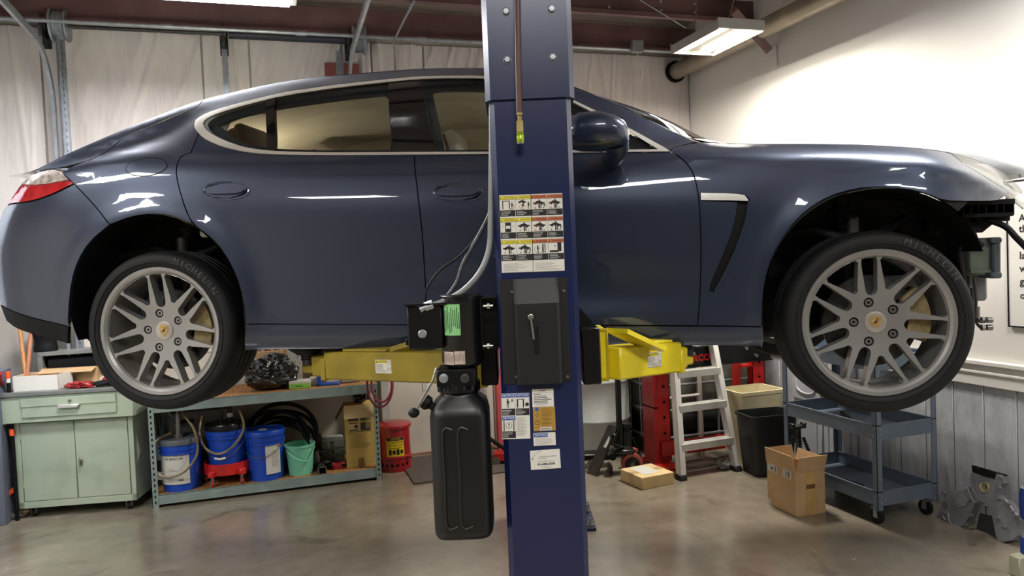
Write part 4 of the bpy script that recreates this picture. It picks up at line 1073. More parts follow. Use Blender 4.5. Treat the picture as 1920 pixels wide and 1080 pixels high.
# ---- labels on the column
LM = [PAPER, INK, YINK, OINK, BINK, GOLDINK, RINK, GREYINK, WHITEINK, NAVY]
class Label:
    def __init__(s, name, cx, cz, w, h, rot=0, y=-.0012, bg=0, parent=COL, M=None):
        s.mb = MB(); s.T = M if M else XZ(cx, y, cz, rot); s.name = name; s.parent = parent; s.w, s.h = w, h; s.k = 0
        s.rect(0, 0, w, h, bg, 0)
    def rect(s, x, y, w, h, m, z=None):     # centre x, y
        if z is None: s.k += 1; z = .00012+.000002*s.k
        s.mb.quad([(x-w/2, y-h/2, z), (x+w/2, y-h/2, z), (x+w/2, y+h/2, z), (x-w/2, y+h/2, z)], m, s.T)
    def poly(s, pts, m):
        s.k += 1; z = .00012+.000002*s.k; s.mb.quad([(x, y, z) for x, y in pts], m, s.T)
    def disc(s, x, y, r, m, ring=0):
        s.k += 1; z = .00012+.000002*s.k
        if ring:
            n = 20
            for j in range(n):
                a, b_ = 2*PI*j/n, 2*PI*(j+1)/n
                s.mb.quad([(x+r*math.cos(a), y+r*math.sin(a), z), (x+r*math.cos(b_), y+r*math.sin(b_), z), (x+(r-ring)*math.cos(b_), y+(r-ring)*math.sin(b_), z), (x+(r-ring)*math.cos(a), y+(r-ring)*math.sin(a), z)], m, s.T)
        else: s.poly([(x+r*math.cos(2*PI*j/14), y+r*math.sin(2*PI*j/14)) for j in range(14)], m)
    def text(s, st, x, y, size, m, align='CENTER', bold=0):
        s.k += 1; s.mb.text(st, size, s.T @ Matrix.Translation((x, y, .0003+.000002*s.k)), m, align, 0, bold)
    def lines(s, x, y, w, n, dy, m, th=.0006, seed=0):
        r = random.Random(seed)
        for i in range(n):
            ww = w*r.uniform(.55, 1); s.rect(x-w/2+ww/2, y-i*dy, ww, th, m)
    def person(s, x, y, h, m):
        s.disc(x, y+h*.42, h*.09, m); s.rect(x, y+.12*h, .2*h, .42*h, m); s.rect(x-.07*h, y-.28*h, .07*h, .42*h, m); s.rect(x+.07*h, y-.28*h, .07*h, .42*h, m)
        s.poly([(x+.08*h, y+.28*h), (x+.3*h, y+.1*h), (x+.26*h, y+.05*h), (x+.06*h, y+.18*h)], m)
    def car(s, x, y, w, m):
        s.poly([(x-.5*w, y-.06*w), (x+.5*w, y-.06*w), (x+.48*w, y+.05*w), (x+.28*w, y+.08*w), (x+.15*w, y+.18*w), (x-.18*w, y+.18*w), (x-.32*w, y+.07*w), (x-.5*w, y+.05*w)], m)
        s.disc(x-.28*w, y-.07*w, .09*w, m); s.disc(x+.28*w, y-.07*w, .09*w, m)
    def done(s, label=None): return s.mb.done(s.name, LM, s.parent, label=label)
xa_, za_ = cl(937, 367); xb_, zb_ = cl(1058, 508); wL = .192; hL = .236
cx_, cz_ = cl(997.5, 437)
L1 = Label('warning_label', cx_, cz_, wL, hL, math.radians(0.4))
cwid = wL/4; chh = .064
for r in range(3):
    for c in range(4):
        x = -wL/2+cwid*(c+.5); yt = hL/2-.003-r*.0675; hc = 2 if c < 2 else 3
        L1.rect(x, yt-.031, cwid-.0012, .0625, 1); L1.rect(x, yt-.0055, cwid-.002, .010, hc)
        L1.text('\u25B2' if False else ('CAUTION' if c < 2 else 'WARNING'), x+.0045, yt-.0056, .0073, 1, bold=.0001)
        L1.poly([(x-.0225, yt-.0085), (x-.0175, yt-.0085), (x-.020, yt-.0035)], 1)
        L1.rect(x, yt-.0275, cwid-.002, .0315, 0)
        yc = yt-.0275; k = r*4+c
        if k == 0: 
            L1.rect(x-.014, yc, .003, .024, 1); L1.rect(x+.006, yc, .003, .024, 1); L1.rect(x-.004, yc+.012, .022, .002, 1); L1.person(x+.014, yc-.003, .020, 1); L1.disc(x+.013, yc-.006, .008, 6, .001)
        elif k == 1: L1.car(x-.003, yc+.008, .026, 1); L1.rect(x, yc+.005, .004, .02, 1); L1.person(x+.016, yc-.003, .022, 1); L1.person(x-.003, yc-.007, .014, 1); L1.disc(x-.003, yc-.007, .009, 6, .001)
        elif k == 4: L1.rect(x, yc, .018, .029, 1); L1.rect(x, yc, .013, .009, 0); L1.rect(x-.015, yc+.003, .005, .001, 1); L1.rect(x+.015, yc+.003, .005, .001, 1)
        elif k == 11: L1.rect(x+.010, yc+.003, .012, .026, 1); L1.rect(x-.006, yc-.010, .028, .006, 1); L1.person(x-.003, yc+.006, .010, 1)
        elif k == 10: L1.rect(x+.008, yc, .004, .028, 1); L1.rect(x+.014, yc, .003, .028, 1); L1.person(x-.008, yc-.002, .022, 1); L1.disc(x-.006, yc-.002, .012, 1, .001)
        else:
            L1.car(x+.0, yc+.003, .036, 1); L1.rect(x+.001, yc+.0, .004, .028, 1); L1.rect(x+.006, yc+.0-.004, .003, .020, 1)
            if k in (6, 3, 2): L1.disc(x-.010, yc-.006, .009, 6, .001)
            if k in (7, 9, 2): L1.person(x+.016, yc-.005, .016, 1)
            L1.rect(x-.012, yc-.011, .002, .006, 1); L1.rect(x+.013, yc-.012, .002, .005, 1)
        L1.lines(x-.004, yt-.0475, .032, 4, .0036, 8, .0010, k)
    
for h_ in (-1, 1): 
    L1.rect(h_*wL/4, -hL/2+.0155, wL/2-.002, .027, 0); L1.lines(h_*wL/4-.002, -hL/2+.026, .080, 7, .0034, 7, .0009, 50+h_)
for i in (1, 2, 3): L1.rect(-wL/2+cwid*i, .014, .0010, .203, 0)
L1.rect(0, 0, .0012, hL, 1)
L1.done('sheet of twelve caution and warning pictograms')
# notice sheet, lower left
cx_, cz_ = cl(967, 780); L2 = Label('notice_label', cx_, cz_, .0865, .141, math.radians(.9))
for i, (qx, qy) in enumerate(((-.0216, .0355), (.0216, .0355), (-.0216, -.0345))):
    L2.rect(qx, qy, .0415, .067, 1); L2.rect(qx, qy+.0285, .0405, .0115, 4); L2.text('NOTICE', qx, qy+.0285, .0098, 8, bold=.0002); L2.rect(qx, qy+.005, .0405, .034, 0)
    if i == 0: L2.person(qx-.002, qy+.004, .028, 1); L2.poly([(qx+.010, qy+.008), (qx+.016, qy+.010), (qx+.014, qy+.018), (qx+.008, qy+.016)], 7)
    if i == 1: L2.rect(qx-.015, qy+.004, .004, .026, 1); L2.rect(qx+.003, qy+.004, .004, .026, 1); L2.rect(qx-.006, qy+.016, .016, .002, 1); L2.disc(qx+.014, qy, .006, 1)
    if i == 2: L2.rect(qx-.015, qy+.005, .003, .032, 1); L2.rect(qx+.015, qy+.005, .003, .032, 1); L2.disc(qx, qy+.006, .010, 1, .0014); L2.person(qx, qy+.006, .014, 1)
    L2.lines(qx-.004, qy-.017, .030, 4, .004, 8, .0011, i)
L2.lines(.020, -.006, .034, 17, .0034, 7, .0009, 9); L2.done('sheet of three blue-headed notices')
cx_, cz_ = cl(1018, 746); L3 = Label('specification_label', cx_, cz_, .066, .056, math.radians(.3))
L3.rect(0, .016, .066, .0006, 1); L3.lines(-.012, .012, .030, 1, .004, 1, .0022, 71)
for i in range(5): L3.lines(0, .006-.0052*i, .056, 1, .004, 1, .0020, 60+i)
L3.lines(0, -.0205, .05, 2, .0035, 7, .0008, 7); L3.rect(0, .0225, .020, .003, 7); L3.done()
cx_, cz_ = cl(1020.5, 785); L4 = Label('certification_label', cx_, cz_, .068, .075, math.radians(.2), bg=5)
L4.disc(-.022, .030, .0055, 4); L4.disc(-.022, .012, .0045, 1, .001); L4.disc(-.021, -.012, .007, 1, .0016); L4.rect(-.022, -.002, .018, .0012, 6); L4.rect(-.021, -.026, .018, .0012, 6)
for i in range(13): L4.lines(.011, .031-.0042*i, .038, 1, .004, 1 if i % 3 else 6, .0009, 90+i)
L4.rect(.004, -.031, .036, .010, 8)
for i in range(20): L4.rect(-.011+i*.0016, -.031, .0008 if i % 3 else .0011, .0056, 1)
L4.done('gold certification label with a bar code')
cx_, cz_ = cl(1021, 823); L5 = Label('small_notice_label', cx_, cz_, .068, .040, math.radians(-.3))
L5.rect(-.011, .0125, .042, .012, 4); L5.text('NOTICE', -.011, .0125, .0098, 8, bold=.0002); L5.lines(0, .002, .058, 7, .0032, 7, .0007, 5); L5.done()
cx_, cz_ = cl(1022.5, 861); L6 = Label('dealer_card', cx_, cz_, .092, .060, math.radians(-1.6), y=-.002)
n = 18
for j in range(n):
    a, b_ = math.radians(60+200*j/n), math.radians(60+200*(j+1)/n); w1, w2 = .0012+.0012*math.sin(PI*j/n), .0012+.0012*math.sin(PI*(j+1)/n)
    f = lambda a, r: (-.026+(.012*math.cos(a)*.9+.010*math.sin(a))*r, .014+(.013*math.sin(a)+.003*math.cos(a))*r)
    L6.poly([f(a, 1), f(b_, 1), f(b_, .88), f(a, .88)], 1)
L6.text('AUTOMOTIVE EQUIPMENT', .009, .0085, .0044, 1); L6.text('SOLUTIONS', -.008, .0030, .0044, 1)
L6.text('The Sales to Service Company', .002, -.0055, .0042, 1); L6.text('816-842-6500', .002, -.0145, .0095, 1, bold=.0003); L6.text('www.bcars.com', .002, -.0240, .0045, 1); L6.done('white dealer card with a telephone number')
# ---- black carriage beside the column
car_ = thing('lift_carriage', 'black steel carriage plates on both sides of the blue column', 'lift carriage', (CX, CYF+.10, 1.30))
ZC = 1.30
def w2(px, py, Y): p = at(px, py, Y); return Vector((p.x-CX, Y-(CYF+.10), p.z-ZC))
a = w2(1092, 718, 2.40); b_ = w2(1122, 612, 2.40)
mb = MB(); mb.b2((a.x, -.02, a.z), (b_.x, .32, b_.z), 0, .004); mb.prism([(0, 0), (.05, 0), (0, .065)], 0, .01, 0, Matrix.Translation((a.x, .03, b_.z)) @ Matrix.Rotation(PI/2, 4, 'X')); mb.done('side_plate', SATINB, car_)
a = w2(897, 720, 2.46); b_ = w2(928, 560, 2.46)
mb = MB(); mb.b2((a.x+.012, .04, a.z), (b_.x, .32, b_.z), 0, .004); mb.done('side_plate', SATINB, car_)
mb = MB(); mb.b2((-.10, .16, -.22), (.10, .32, .22), 0, .004); mb.done('slide', BLACKP, car_)
# ---- lift arms
def arm(name, P0, P1, h, wdt, m, label, tip_len, P2, labelpx, group='swing arms under the car'):
    t = thing('lift_outrigger', label, 'lift arm', P0, 0, group)
    d = (P1-P0); L_ = d.length; T = d.to_track_quat('X', 'Z').to_matrix().to_4x4()
    mb = MB(); mb.b2((0, -wdt/2, 0), (L_, wdt/2, h), 0, .006, T); mb.b2((L_*.55, -wdt/2+.006, h), (L_*.86, wdt/2-.006, h+.012), 0, .003, T); mb.done('outer_tube', m, t)
    mb = MB(); mb.b2((L_-.01, -wdt/2-.006, -.004), (L_+.018, wdt/2+.006, h*.78), 0, .004, T); mb.done('collar', m, t)
    mb = MB(); mb.b2((L_-.1, -wdt/2+.012, .008), (L_+tip_len*.55, wdt/2-.012, h-.018), 0, .008, T); mb.b2((L_+tip_len*.3, -.035, .02), (L_+tip_len, .035, .055), 0, .006, T); mb.done('inner_tube', m, t)
    e = T @ Vector((L_+tip_len-.02, 0, .055)); 
    mb = MB(); mb.cyl(e-Vector((0, 0, .03)), e+Vector((0, 0, .02)), .032, n=20, m=0); 
    for k in range(3): mb.cyl(e+Vector((0, 0, .02+k*.01)), e+Vector((0, 0, .026+k*.01)), .038, n=20, m=0)
    mb.done('screw_adapter', DSTEEL, t)
    mb = MB(); mb.lathe([(.001, .0), (.055, .0), (.072, .02), (.072, .034), (.05, .038), (.001, .038)], 28, Matrix.Translation(e+Vector((0, 0, .046)))); mb.done('rubber_pad', RUBBER, t)
    return t, T, L_, h, wdt
P0 = at(1144, 716, 2.56); P1 = at(1262, 700, 2.84); P0.y += .06; P1.y += .06
tR, T, L_, h, wd = arm('a', P0, P1, .115, .11, YEL, 'bright yellow lift arm to the right of the blue column', .12, None, None)
def armlabel(t, T, L_, h, wd, u0, bgm):
    lb = Label('caution_label', 0, 0, .088, .056, M=T @ Matrix.Translation((u0, -wd/2-.0008, h*.52)) @ Matrix.Rotation(PI/2, 4, 'X'), parent=t)
    lb.rect(0, 0, .086, .054, 1); lb.rect(0, 0, .084, .052, 0); lb.rect(-.010, .019, .062, .012, 2); lb.text('CAUTION', -.002, .019, .0110, 1, bold=.0002); lb.poly([(-.040, .014), (-.031, .014), (-.0355, .0235)], 1)
    lb.rect(.0215, 0, .0009, .052, 1); lb.disc(.032, .015, .0075, 1, .0012); lb.lines(-.010, .008, .058, 8, .0042, 1, .0011, 4); lb.rect(.028, -.010, .003, .014, 7); lb.rect(.036, -.010, .003, .014, 7); lb.done('black-edged caution label')
armlabel(tR, T, L_, h, wd, L_*.53, 0)
mb = MB()    # gusset: upright plate and sloping rib at the column end
q0 = at(1120, 720, 2.52)-P0; q1 = at(1143, 618, 2.52)-P0
mb.b2((q0.x, -.055, q0.z), (q1.x, -.04, q1.z), 0, .003); mb.b2((q1.x-.014, -.055, q0.z), (q1.x, .09, q1.z), 0, .003); mb.b2((q0.x, -.055, q1.z-.016), (q1.x, .09, q1.z), 0, .003)
mb.b2((q0.x, -.055, q0.z), (q1.x, .09, q0.z+.016), 0, .003); mb.bm.faces.ensure_lookup_table()
A = at(1140, 622, 2.53)-P0; B = at(1215, 656, 2.66)-P0
mb.prism([(0, 0), (0, .016), ((B-A).length, .016), ((B-A).length, 0)], -.0, .10, 0, Matrix.Translation(A+Vector((0, .07, -.008))) @ (B-A).to_track_quat('X', 'Z').to_matrix().to_4x4() @ Matrix.Translation((0, 0, 0)) @ Matrix.Rotation(PI/2, 4, 'X'))
mb.done('gusset', YEL, tR)
P0 = at(905, 722, 2.72); P1 = at(622, 712, 3.14); P0.y += .06; P1.y += .06
tL, T, L_, h, wd = arm('b', P0, P1, .118, .12, YEL_SHADE, 'shade-darkened yellow lift arm left of the column behind the black pump', .17, None, None)
T2 = T @ Matrix.Rotation(PI, 4, 'Z') 
lb = Label('caution_label', 0, 0, .088, .056, M=T @ Matrix.Translation((L_*.565, wd/2+.0008, h*.52)) @ Matrix.Rotation(PI, 4, 'Z') @ Matrix.Rotation(PI/2, 4, 'X'), parent=tL)
lb.rect(0, 0, .086, .054, 1); lb.rect(0, 0, .084, .052, 0); lb.rect(-.010, .019, .062, .012, 2); lb.text('CAUTION', -.002, .019, .0110, 1, bold=.0002); lb.poly([(-.040, .014), (-.031, .014), (-.0355, .0235)], 1)
lb.rect(.0215, 0, .0009, .052, 1); lb.disc(.032, .015, .0075, 1, .0012); lb.lines(-.010, .008, .058, 8, .0042, 1, .0011, 4); lb.rect(.028, -.010, .003, .014, 7); lb.rect(.036, -.010, .003, .014, 7); lb.done('black-edged caution label')
mb = MB(); A = at(722, 665, 2.96)-P0; B = at(900, 610, 2.72)-P0
mb.loft([A+Vector((0, .05, 0)), B+Vector((0, .05, 0))], [.02, .02], 4); mb.b2((-.03, -.06, -.01), (.02, .06, .15), 0, .004); mb.done('gusset', YEL_SHADE, tL)

# ---- hydraulic power unit bracketed to the column
PU = at(862, 700, 2.34); PU.z = 1.0
pu = thing('hydraulic_power_unit', 'black electric hydraulic pump with tall plastic tank left of the blue column', 'pump', PU)
def pp(px, py, dy=0.0): p = at(px, py, 2.34+dy); return p-PU
z = lambda py: pp(862, py).z
TR_ = lambda x, zz: Matrix.Translation((x, 0, zz))
a, b_ = pp(802, 800, -.09), pp(916, 800, -.09); xc = (a.x+b_.x)/2; hw = (b_.x-a.x)/2
mb = MB(); zt, zs, zb = z(722), z(762), pp(865, 1016, -.09).z
ringd = [(zb, hw*.93, .105, .030), (zb+.012, hw*.99, .115, .03), (zb+.03, hw*1.0, .118, .03), ((zb+zs)/2, hw*1.0, .118, .03), (zs-.02, hw*1.0, .118, .03), (zs+.012, hw*.92, .110, .03), (zs+.036, hw*.66, .08, .03), (zt-.004, hw*.62, .072, .05), (zt+.012, hw*.62, .072, .06)]
rings = []
for zz, hx, hy, r in ringd:
    ring = []
    for k in range(32):
        an = 2*PI*k/32+PI/32; c_, s_ = math.cos(an), math.sin(an); e_ = .42 if zz < zs+.02 else .7
        ring.append(mb.bm.verts.new((xc+(pp(865, 1000).x-pp(860, 780).x)*0+hx*math.copysign(abs(c_)**e_, c_), .03+hy*math.copysign(abs(s_)**e_, s_), zz)))
    rings.append(ring)
for A, B in zip(rings, rings[1:]):
    for k in range(32): mb.bm.faces.new((A[k], A[(k+1) % 32], B[(k+1) % 32], B[k]))
mb.bm.faces.new(rings[0]); mb.bm.faces.new(rings[-1])
tank = mb.done('oil_tank', mat('tank_plastic', '#0a0b0c', .40, 0, .1, 6), pu, sharp=50)
mb = MB()
for fx in (-.52, -.02):
    mb.tube([(xc+hw*fx+.03, -.088, zs-.055), (xc+hw*fx, -.090, zs-.058), (xc+hw*fx, -.090, (zs+zb)/2), (xc+hw*fx, -.090, zb+.05), (xc+hw*fx+.035, -.088, zb+.047)], .0035, 6, res=3)
mb.done('moulded_rib', MATS['tank_plastic'], tank)
mb = MB(); p = pp(803, 757, -.03); q = pp(815, 765, -.03); d = (p-q).normalized()
mb.loft([q, p-d*.01, p, p+d*.016, p+d*.018], [.012, .012, .023, .023, .018], 10); mb.done('filler_cap', BLACKP, tank)
# valve block and motor
mb = MB(); a, b_ = pp(822, 722), pp(893, 686)
mb.b2((a.x, -.055, a.z), (b_.x, .06, b_.z), 0, .004); mb.cyl((xc, .01, a.z-.02), (xc, .01, a.z+.01), .068, n=28)
for k in range(5): mb.cyl((a.x+.012+k*.025, -.054, a.z-.012), (a.x+.012+k*.025, -.054, a.z+.004), .006, n=8)
vb_ = mb.done('valve_block', SATINB, pu)
for px in (832, 872):
    p = pp(px, 709, -.055); mb = MB(); mb.lathe([(.0005, .010), (.008, .010), (.014, .008), (.0145, 0)], 16, Matrix.Translation(p) @ Matrix.Rotation(PI/2, 4, 'X')); mb.done('port_plug', GALV if px == 832 else DSTEEL, vb_)
ax = (pp(826, 620).x+pp(905, 620).x)/2; mr = (pp(905, 620).x-pp(826, 620).x)/2
mb = MB(); mb.lathe([(.0005, z(551)), (mr*.9, z(551)), (mr, z(554)), (mr*1.01, z(563)), (mr*.985, z(566)), (mr*.985, z(676)), (mr*.9, z(682)), (mr*.6, z(690))], 40, TR_(ax, 0)); mb.b2((ax-mr*.5, -mr*1.0, z(560)), (ax-mr*.45, -mr*.98, z(566)), 0)
mot = mb.done('motor', SATINB, pu)
def curved_label(name, px0, px1, py0, py1, m, ink, parent, seed, text=None):
    mb = MB(); x0, x1 = pp(px0, py0).x-ax, pp(px1, py0).x-ax; R = mr*.985+.0008; z0, z1 = z(py1), z(py0)
    x0 = max(x0, -R*.99); a0, a1 = math.asin(x0/R), math.asin(min(.99, x1/R))
    for k in range(8):
        q0, q1 = a0+(a1-a0)*k/8, a0+(a1-a0)*(k+1)/8
        mb.quad([(ax+R*math.sin(q0), -R*math.cos(q0), z0), (ax+R*math.sin(q1), -R*math.cos(q1), z0), (ax+R*math.sin(q1), -R*math.cos(q1), z1), (ax+R*math.sin(q0), -R*math.cos(q0), z1)], 0)
    rr = random.Random(seed); R2 = R+.0004; n = 9
    for k in range(n):
        q = a0+(a1-a0)*(k+.5)/n; dq = (a1-a0)/n*.18; h0 = z0+(z1-z0)*rr.uniform(.06, .3); h1 = z1-(z1-z0)*rr.uniform(.05, .3)
        mb.quad([(ax+R2*math.sin(q-dq), -R2*math.cos(q-dq), h0), (ax+R2*math.sin(q+dq), -R2*math.cos(q+dq), h0), (ax+R2*math.sin(q+dq), -R2*math.cos(q+dq), h1), (ax+R2*math.sin(q-dq), -R2*math.cos(q-dq), h1)], 1)
    mb.done(name, [m, ink], parent)
curved_label('rating_label', 834, 864, 568, 625, GINK, mat('dark_green_ink', '#24452a', .6), mot, 3)
curved_label('small_label', 834, 853, 655, 679, PINKL, GREYINK, mot, 4); curved_label('small_label', 854, 874, 654, 678, PINKL, GREYINK, mot, 5)
mb = MB(); a, b_ = pp(770, 653), pp(824, 570); mb.b2((a.x, -.05, a.z), (b_.x+.01, .05, b_.z), 0, .004); mb.prism([(a.x-.006, -.055), (b_.x+.03, -.055), (b_.x+.03, .05), (a.x-.006, .05)], b_.z, b_.z+.006)
mb.b2((a.x-.014, -.01, a.z+.01), (a.x, .03, a.z+.03), 0, .002); jb = mb.done('switch_box', SATINB, pu)
p = pp(792, 626, -.05); mb = MB(); mb.lathe([(.0005, .004), (.010, .004), (.0135, .001), (.0135, -.002)], 20, Matrix.Translation(p) @ Matrix.Rotation(PI/2, 4, 'X')); mb.done('push_button', GALV, jb)
mb = MB(); p0, p1, p2 = pp(818, 690, -.06), pp(812, 712, -.07), pp(780, 768, -.07)
mb.loft([p0, p1, p2], .0042, 10); lv = mb.done('lowering_lever', STEEL, pu)
mb = MB(); mb.lathe([(.0005, -.016), (.010, -.013), (.0175, -.004), (.0175, .004), (.010, .013), (.0005, .016)], 16, Matrix.Translation(pp(776, 774, -.07))); mb.done('lever_knob', BLACKP, lv)
mb = MB(); a, b_ = pp(904, 655), pp(936, 556); mb.b2((a.x, -.02, a.z), (a.x+.006, .11, b_.z)); mb.b2((a.x, .03, a.z), (b_.x-.006, .036, b_.z)); mb.b2((a.x, -.02, b_.z-.005), (b_.x-.008, .11, b_.z)); mb.b2((a.x, -.02, a.z), (b_.x-.008, .11, a.z+.005))
brk = mb.done('mounting_bracket', SATINB, pu)
for py in (574, 649):
    p = pp(906, py, -.03); mb = MB(); mb.cyl(p, p+Vector((.03, 0, 0)), .004, n=8); mb.cyl(p+Vector((.012, 0, 0)), p+Vector((.02, 0, 0)), .009, n=6); mb.done('bracket_bolt', STEEL, brk)
# cables and hoses running up the column edge
def hose(name, pts, r, m, label, cat, ys, parent=None, n=10, ribs=0):
    P = [at(x, y, Y) for (x, y), Y in zip(pts, ys)]; o = P[0].copy(); mb = MB(); mb.tube([p-o for p in P], r, n, res=8)
    if ribs:
        cv = cr_curve([p-o for p in P], 26)
        for a, b_ in zip(cv[::1], cv[1::1]): mb.cyl(a, a+(b_-a)*.5, r*1.10, n=10)
    return mb.done(name, m, None, o, 0, label, cat)
FX = mat('flexible_conduit_grey', '#8d8f8e', .45, .3, .06, 20)
cdt = hose('flexible_conduit', [(806, 573), (830, 566), (868, 545), (900, 510), (917, 465), (920, 400), (921, 330), (922, 250), (921, 150)], .0085, FX, 'thick grey flexible conduit curving from the pump switch box up the column', 'conduit', [2.30, 2.30, 2.29, 2.29, 2.30, 2.31, 2.32, 2.34, 2.36], ribs=1)
mb = MB(); o = at(806, 573, 2.30); e0, e1 = at(787, 581, 2.295)-o, at(800, 575, 2.30)-o
mb.cyl(e1-(e1-e0)*.2, at(812, 571, 2.30)-o, .0155, n=8); mb.cyl(e0, e1, .011, n=14); mb.cyl(e0, e0+Vector((0, .03, 0)), .013, n=14); mb.done('elbow_fitting', GALV, cdt)
hose('hydraulic_hose', [(838, 556), (856, 530), (868, 495), (893, 450), (914, 410), (925, 380)], .0065, mat('braided_hose', '#4e4f50', .5, .3, .2, 60), 'dark braided hydraulic hose rising from the pump behind the conduit', 'hose', [2.36, 2.37, 2.38, 2.39, 2.40, 2.42])
hose('power_cable', [(796, 565), (801, 540), (825, 507), (862, 480), (893, 445), (915, 405), (926, 385)], .0032, BLACKP, 'thin black cable looping from the pump to the column', 'cable', [2.34, 2.35, 2.37, 2.38, 2.40, 2.42, 2.44])
# air hose hanging down the face of the column
ah = thing('air_hose', 'brown air hose with brass fitting and green coupler hanging down the blue column', 'hose', at(974, 200, 2.262))
o = at(974, 200, 2.262)
P = [at(x, y, 2.240) for x, y in ((970, -60), (971, 0), (972, 100), (974, 200), (975, 218))]
mb = MB(); mb.tube([p-o for p in P], .0078, 12); mb.done('hose_line', mat('brown_hose', '#5a3a34', .35, 0, .08, 8), ah)
P = [at(x, y, 2.243) for x, y in ((965.5, -60), (966, 0), (967, 100), (969, 190), (970, 215))]
mb = MB(); mb.tube([p-o for p in P], .0022, 8); mb.done('guide_wire', STEEL, ah)
def seg(px0, py0, px1, py1, r): 
    mb.cyl(at(px0, py0, 2.240)-o, at(px1, py1, 2.240)-o, r, n=6 if r > .0095 else 16)
mb = MB(); seg(974, 212, 974, 216, .0105); seg(974, 216, 974.5, 228, .007); seg(974.5, 227, 975, 248, .0115); mb.done('brass_fitting', mat('brass', '#b3a06a', .3, .85, .08, 20), ah)
mb = MB()
mb.lathe([(.0005, -.030), (.0105, -.030), (.0115, -.026), (.0115, -.010), (.0098, -.007), (.0115, -.004), (.0115, .0), (.006, .003)], 20, Matrix.Translation(at(975, 249, 2.240)-o)); mb.done('quick_coupler', mat('lime_anodised', '#9cb52e', .3, .6, .1, 20), ah)
mb = MB(); mb.lathe([(.0005, -.0345), (.0075, -.0345), (.0115, -.033), (.0115, -.030)], 20, Matrix.Translation(at(975, 249, 2.240)-o)); mb.done('coupler_nose', STEEL, ah)

# ------------------------------------------------------------------ left side of the workshop
def RT(s, n, z=0): return rm(s, n, z)
def box_open(mb, w, d, h, t=.004, m=0):        # open tray/box, origin at centre of base
    mb.b2((-w/2, -d/2, 0), (w/2, d/2, t), m); mb.b2((-w/2, -d/2, 0), (w/2, -d/2+t, h), m); mb.b2((-w/2, d/2-t, 0), (w/2, d/2, h), m)
    mb.b2((-w/2, -d/2, 0), (-w/2+t, d/2, h), m); mb.b2((w/2-t, -d/2, 0), (w/2, d/2, h), m)
CP0, CP1 = atz(36, 955, .07), atz(257, 938, .07); cyaw = math.atan2(CP1.y-CP0.y, CP1.x-CP0.x); cw = (CP1-CP0).length
cab = thing('tool_cabinet', 'pale green steel cabinet on casters with a grey worktop and two doors', 'cabinet', Vector((CP0.x, CP0.y, 0)), cyaw)
cdep = .46; ZB, ZD, ZT = .07, .665, .845
mb = MB(); mb.b2((0, .012, ZB), (cw, cdep, ZD), 0, .003)
for a, b_ in (((0, 0, ZB), (cw, .014, ZB+.045)), ((0, 0, ZD-.01), (cw, .014, ZD)), ((0, 0, ZB), (.035, .014, ZD)), ((cw-.03, 0, ZB), (cw, .014, ZD))): mb.b2(a, b_, 0, .002)
mb.done('body', GREENM, cab)
mb = MB(); mb.b2((-.045, -.05, ZD), (cw+.03, cdep, ZT), 0, .004); mb.b2((-.045, -.052, ZD), (-.02, -.048, ZT-.004)); mb.done('drawer_case', GREENM, cab)
mb = MB(); mb.b2((-.06, -.065, ZT), (cw+.04, cdep+.01, ZT+.028), 0, .004); mb.done('worktop', GREYTOP, cab)
mb = MB(); mb.b2((.085, -.060, ZD+.035), (cw-.075, -.050, ZT-.018), 0, .002); mb.b2((.085, -.066, ZD+.108), (cw-.075, -.058, ZT-.018), 0, .002); mb.b2((.09, -.0605, ZD+.098), (cw-.08, -.060, ZD+.107), 0)
dr = mb.done('drawer', GREENM, cab)
mb = MB(); mb.b2((cw*.42, -.085, ZD+.098), (cw*.60, -.058, ZD+.112), 0, .004); mb.b2((cw*.43, -.085, ZD+.09), (cw*.59, -.080, ZD+.104), 0, .002); mb.done('drawer_handle', SATINC, dr)
mb = MB(); mb.cyl((cw*.52, -.066, ZD+.135), (cw*.52, -.074, ZD+.135), .010, n=14); mb.done('lock', STEEL, dr)
for k in range(2):
    x0 = .038+k*(cw-.068)/2; x1 = x0+(cw-.068)/2-.005
    mb = MB(); mb.b2((x0, .0, ZB+.048), (x1, .012, ZD-.012), 0, .003); d_ = mb.done('door', GREENM, cab)
    mb = MB(); hx = x0+.004 if k == 0 else x1-.004
    for zz in (ZB+.14, ZD-.12): mb.cyl((hx, -.003, zz), (hx, -.003, zz+.05), .004, n=8)
    mb.done('hinge', GREENM, d_, kind='stuff')
mb = MB(); hx = .038+(cw-.068)/2+.03; mb.box((hx, -.008, .37), (.022, .012, .052), 0, .005); mb.cyl((hx, -.012, .382), (hx, -.024, .382), .008, n=12); mb.b2((hx-.005, -.028, .345), (hx+.005, -.020, .385), 0, .002); mb.done('latch', STEEL, d_)
for x in (.07, cw-.07):
    for y in (.06, cdep-.06):
        mb = MB(); mb.b2((x-.03, y-.03, ZB-.006), (x+.03, y+.03, ZB)); mb.b2((x-.018, y-.02, .02), (x-.014, y+.02, ZB)); mb.b2((x+.014, y-.02, .02), (x+.018, y+.02, ZB)); c = mb.done('caster', STEEL, cab)
        mb = MB(); mb.cyl((x-.011, y, .029), (x+.011, y, .029), .029, n=20); mb.done('caster_wheel', RUBBER, c)
def on_cab(px, py, y, z):                  # a point over the cabinet top at local depth y
    M = Matrix.Rotation(-cyaw, 4, 'Z'); d = M @ ray(px, py); o = M @ (CAM-Vector((CP0.x, CP0.y, 0))); k = (y-o.y)/d.y; return (o+d*k)
ZTOP = ZT+.028
M_c = Matrix.Translation((CP0.x, CP0.y, 0)) @ Matrix.Rotation(cyaw, 4, 'Z')
def cabw(x, y, z): return M_c @ Vector((x, y, z))
p0, p1 = on_cab(24, 720, -.03, 0), on_cab(111, 718, -.03, 0); ww = p1.x-p0.x
mb = MB(); box_open(mb, ww, .20, .105, .004); b_ = mb
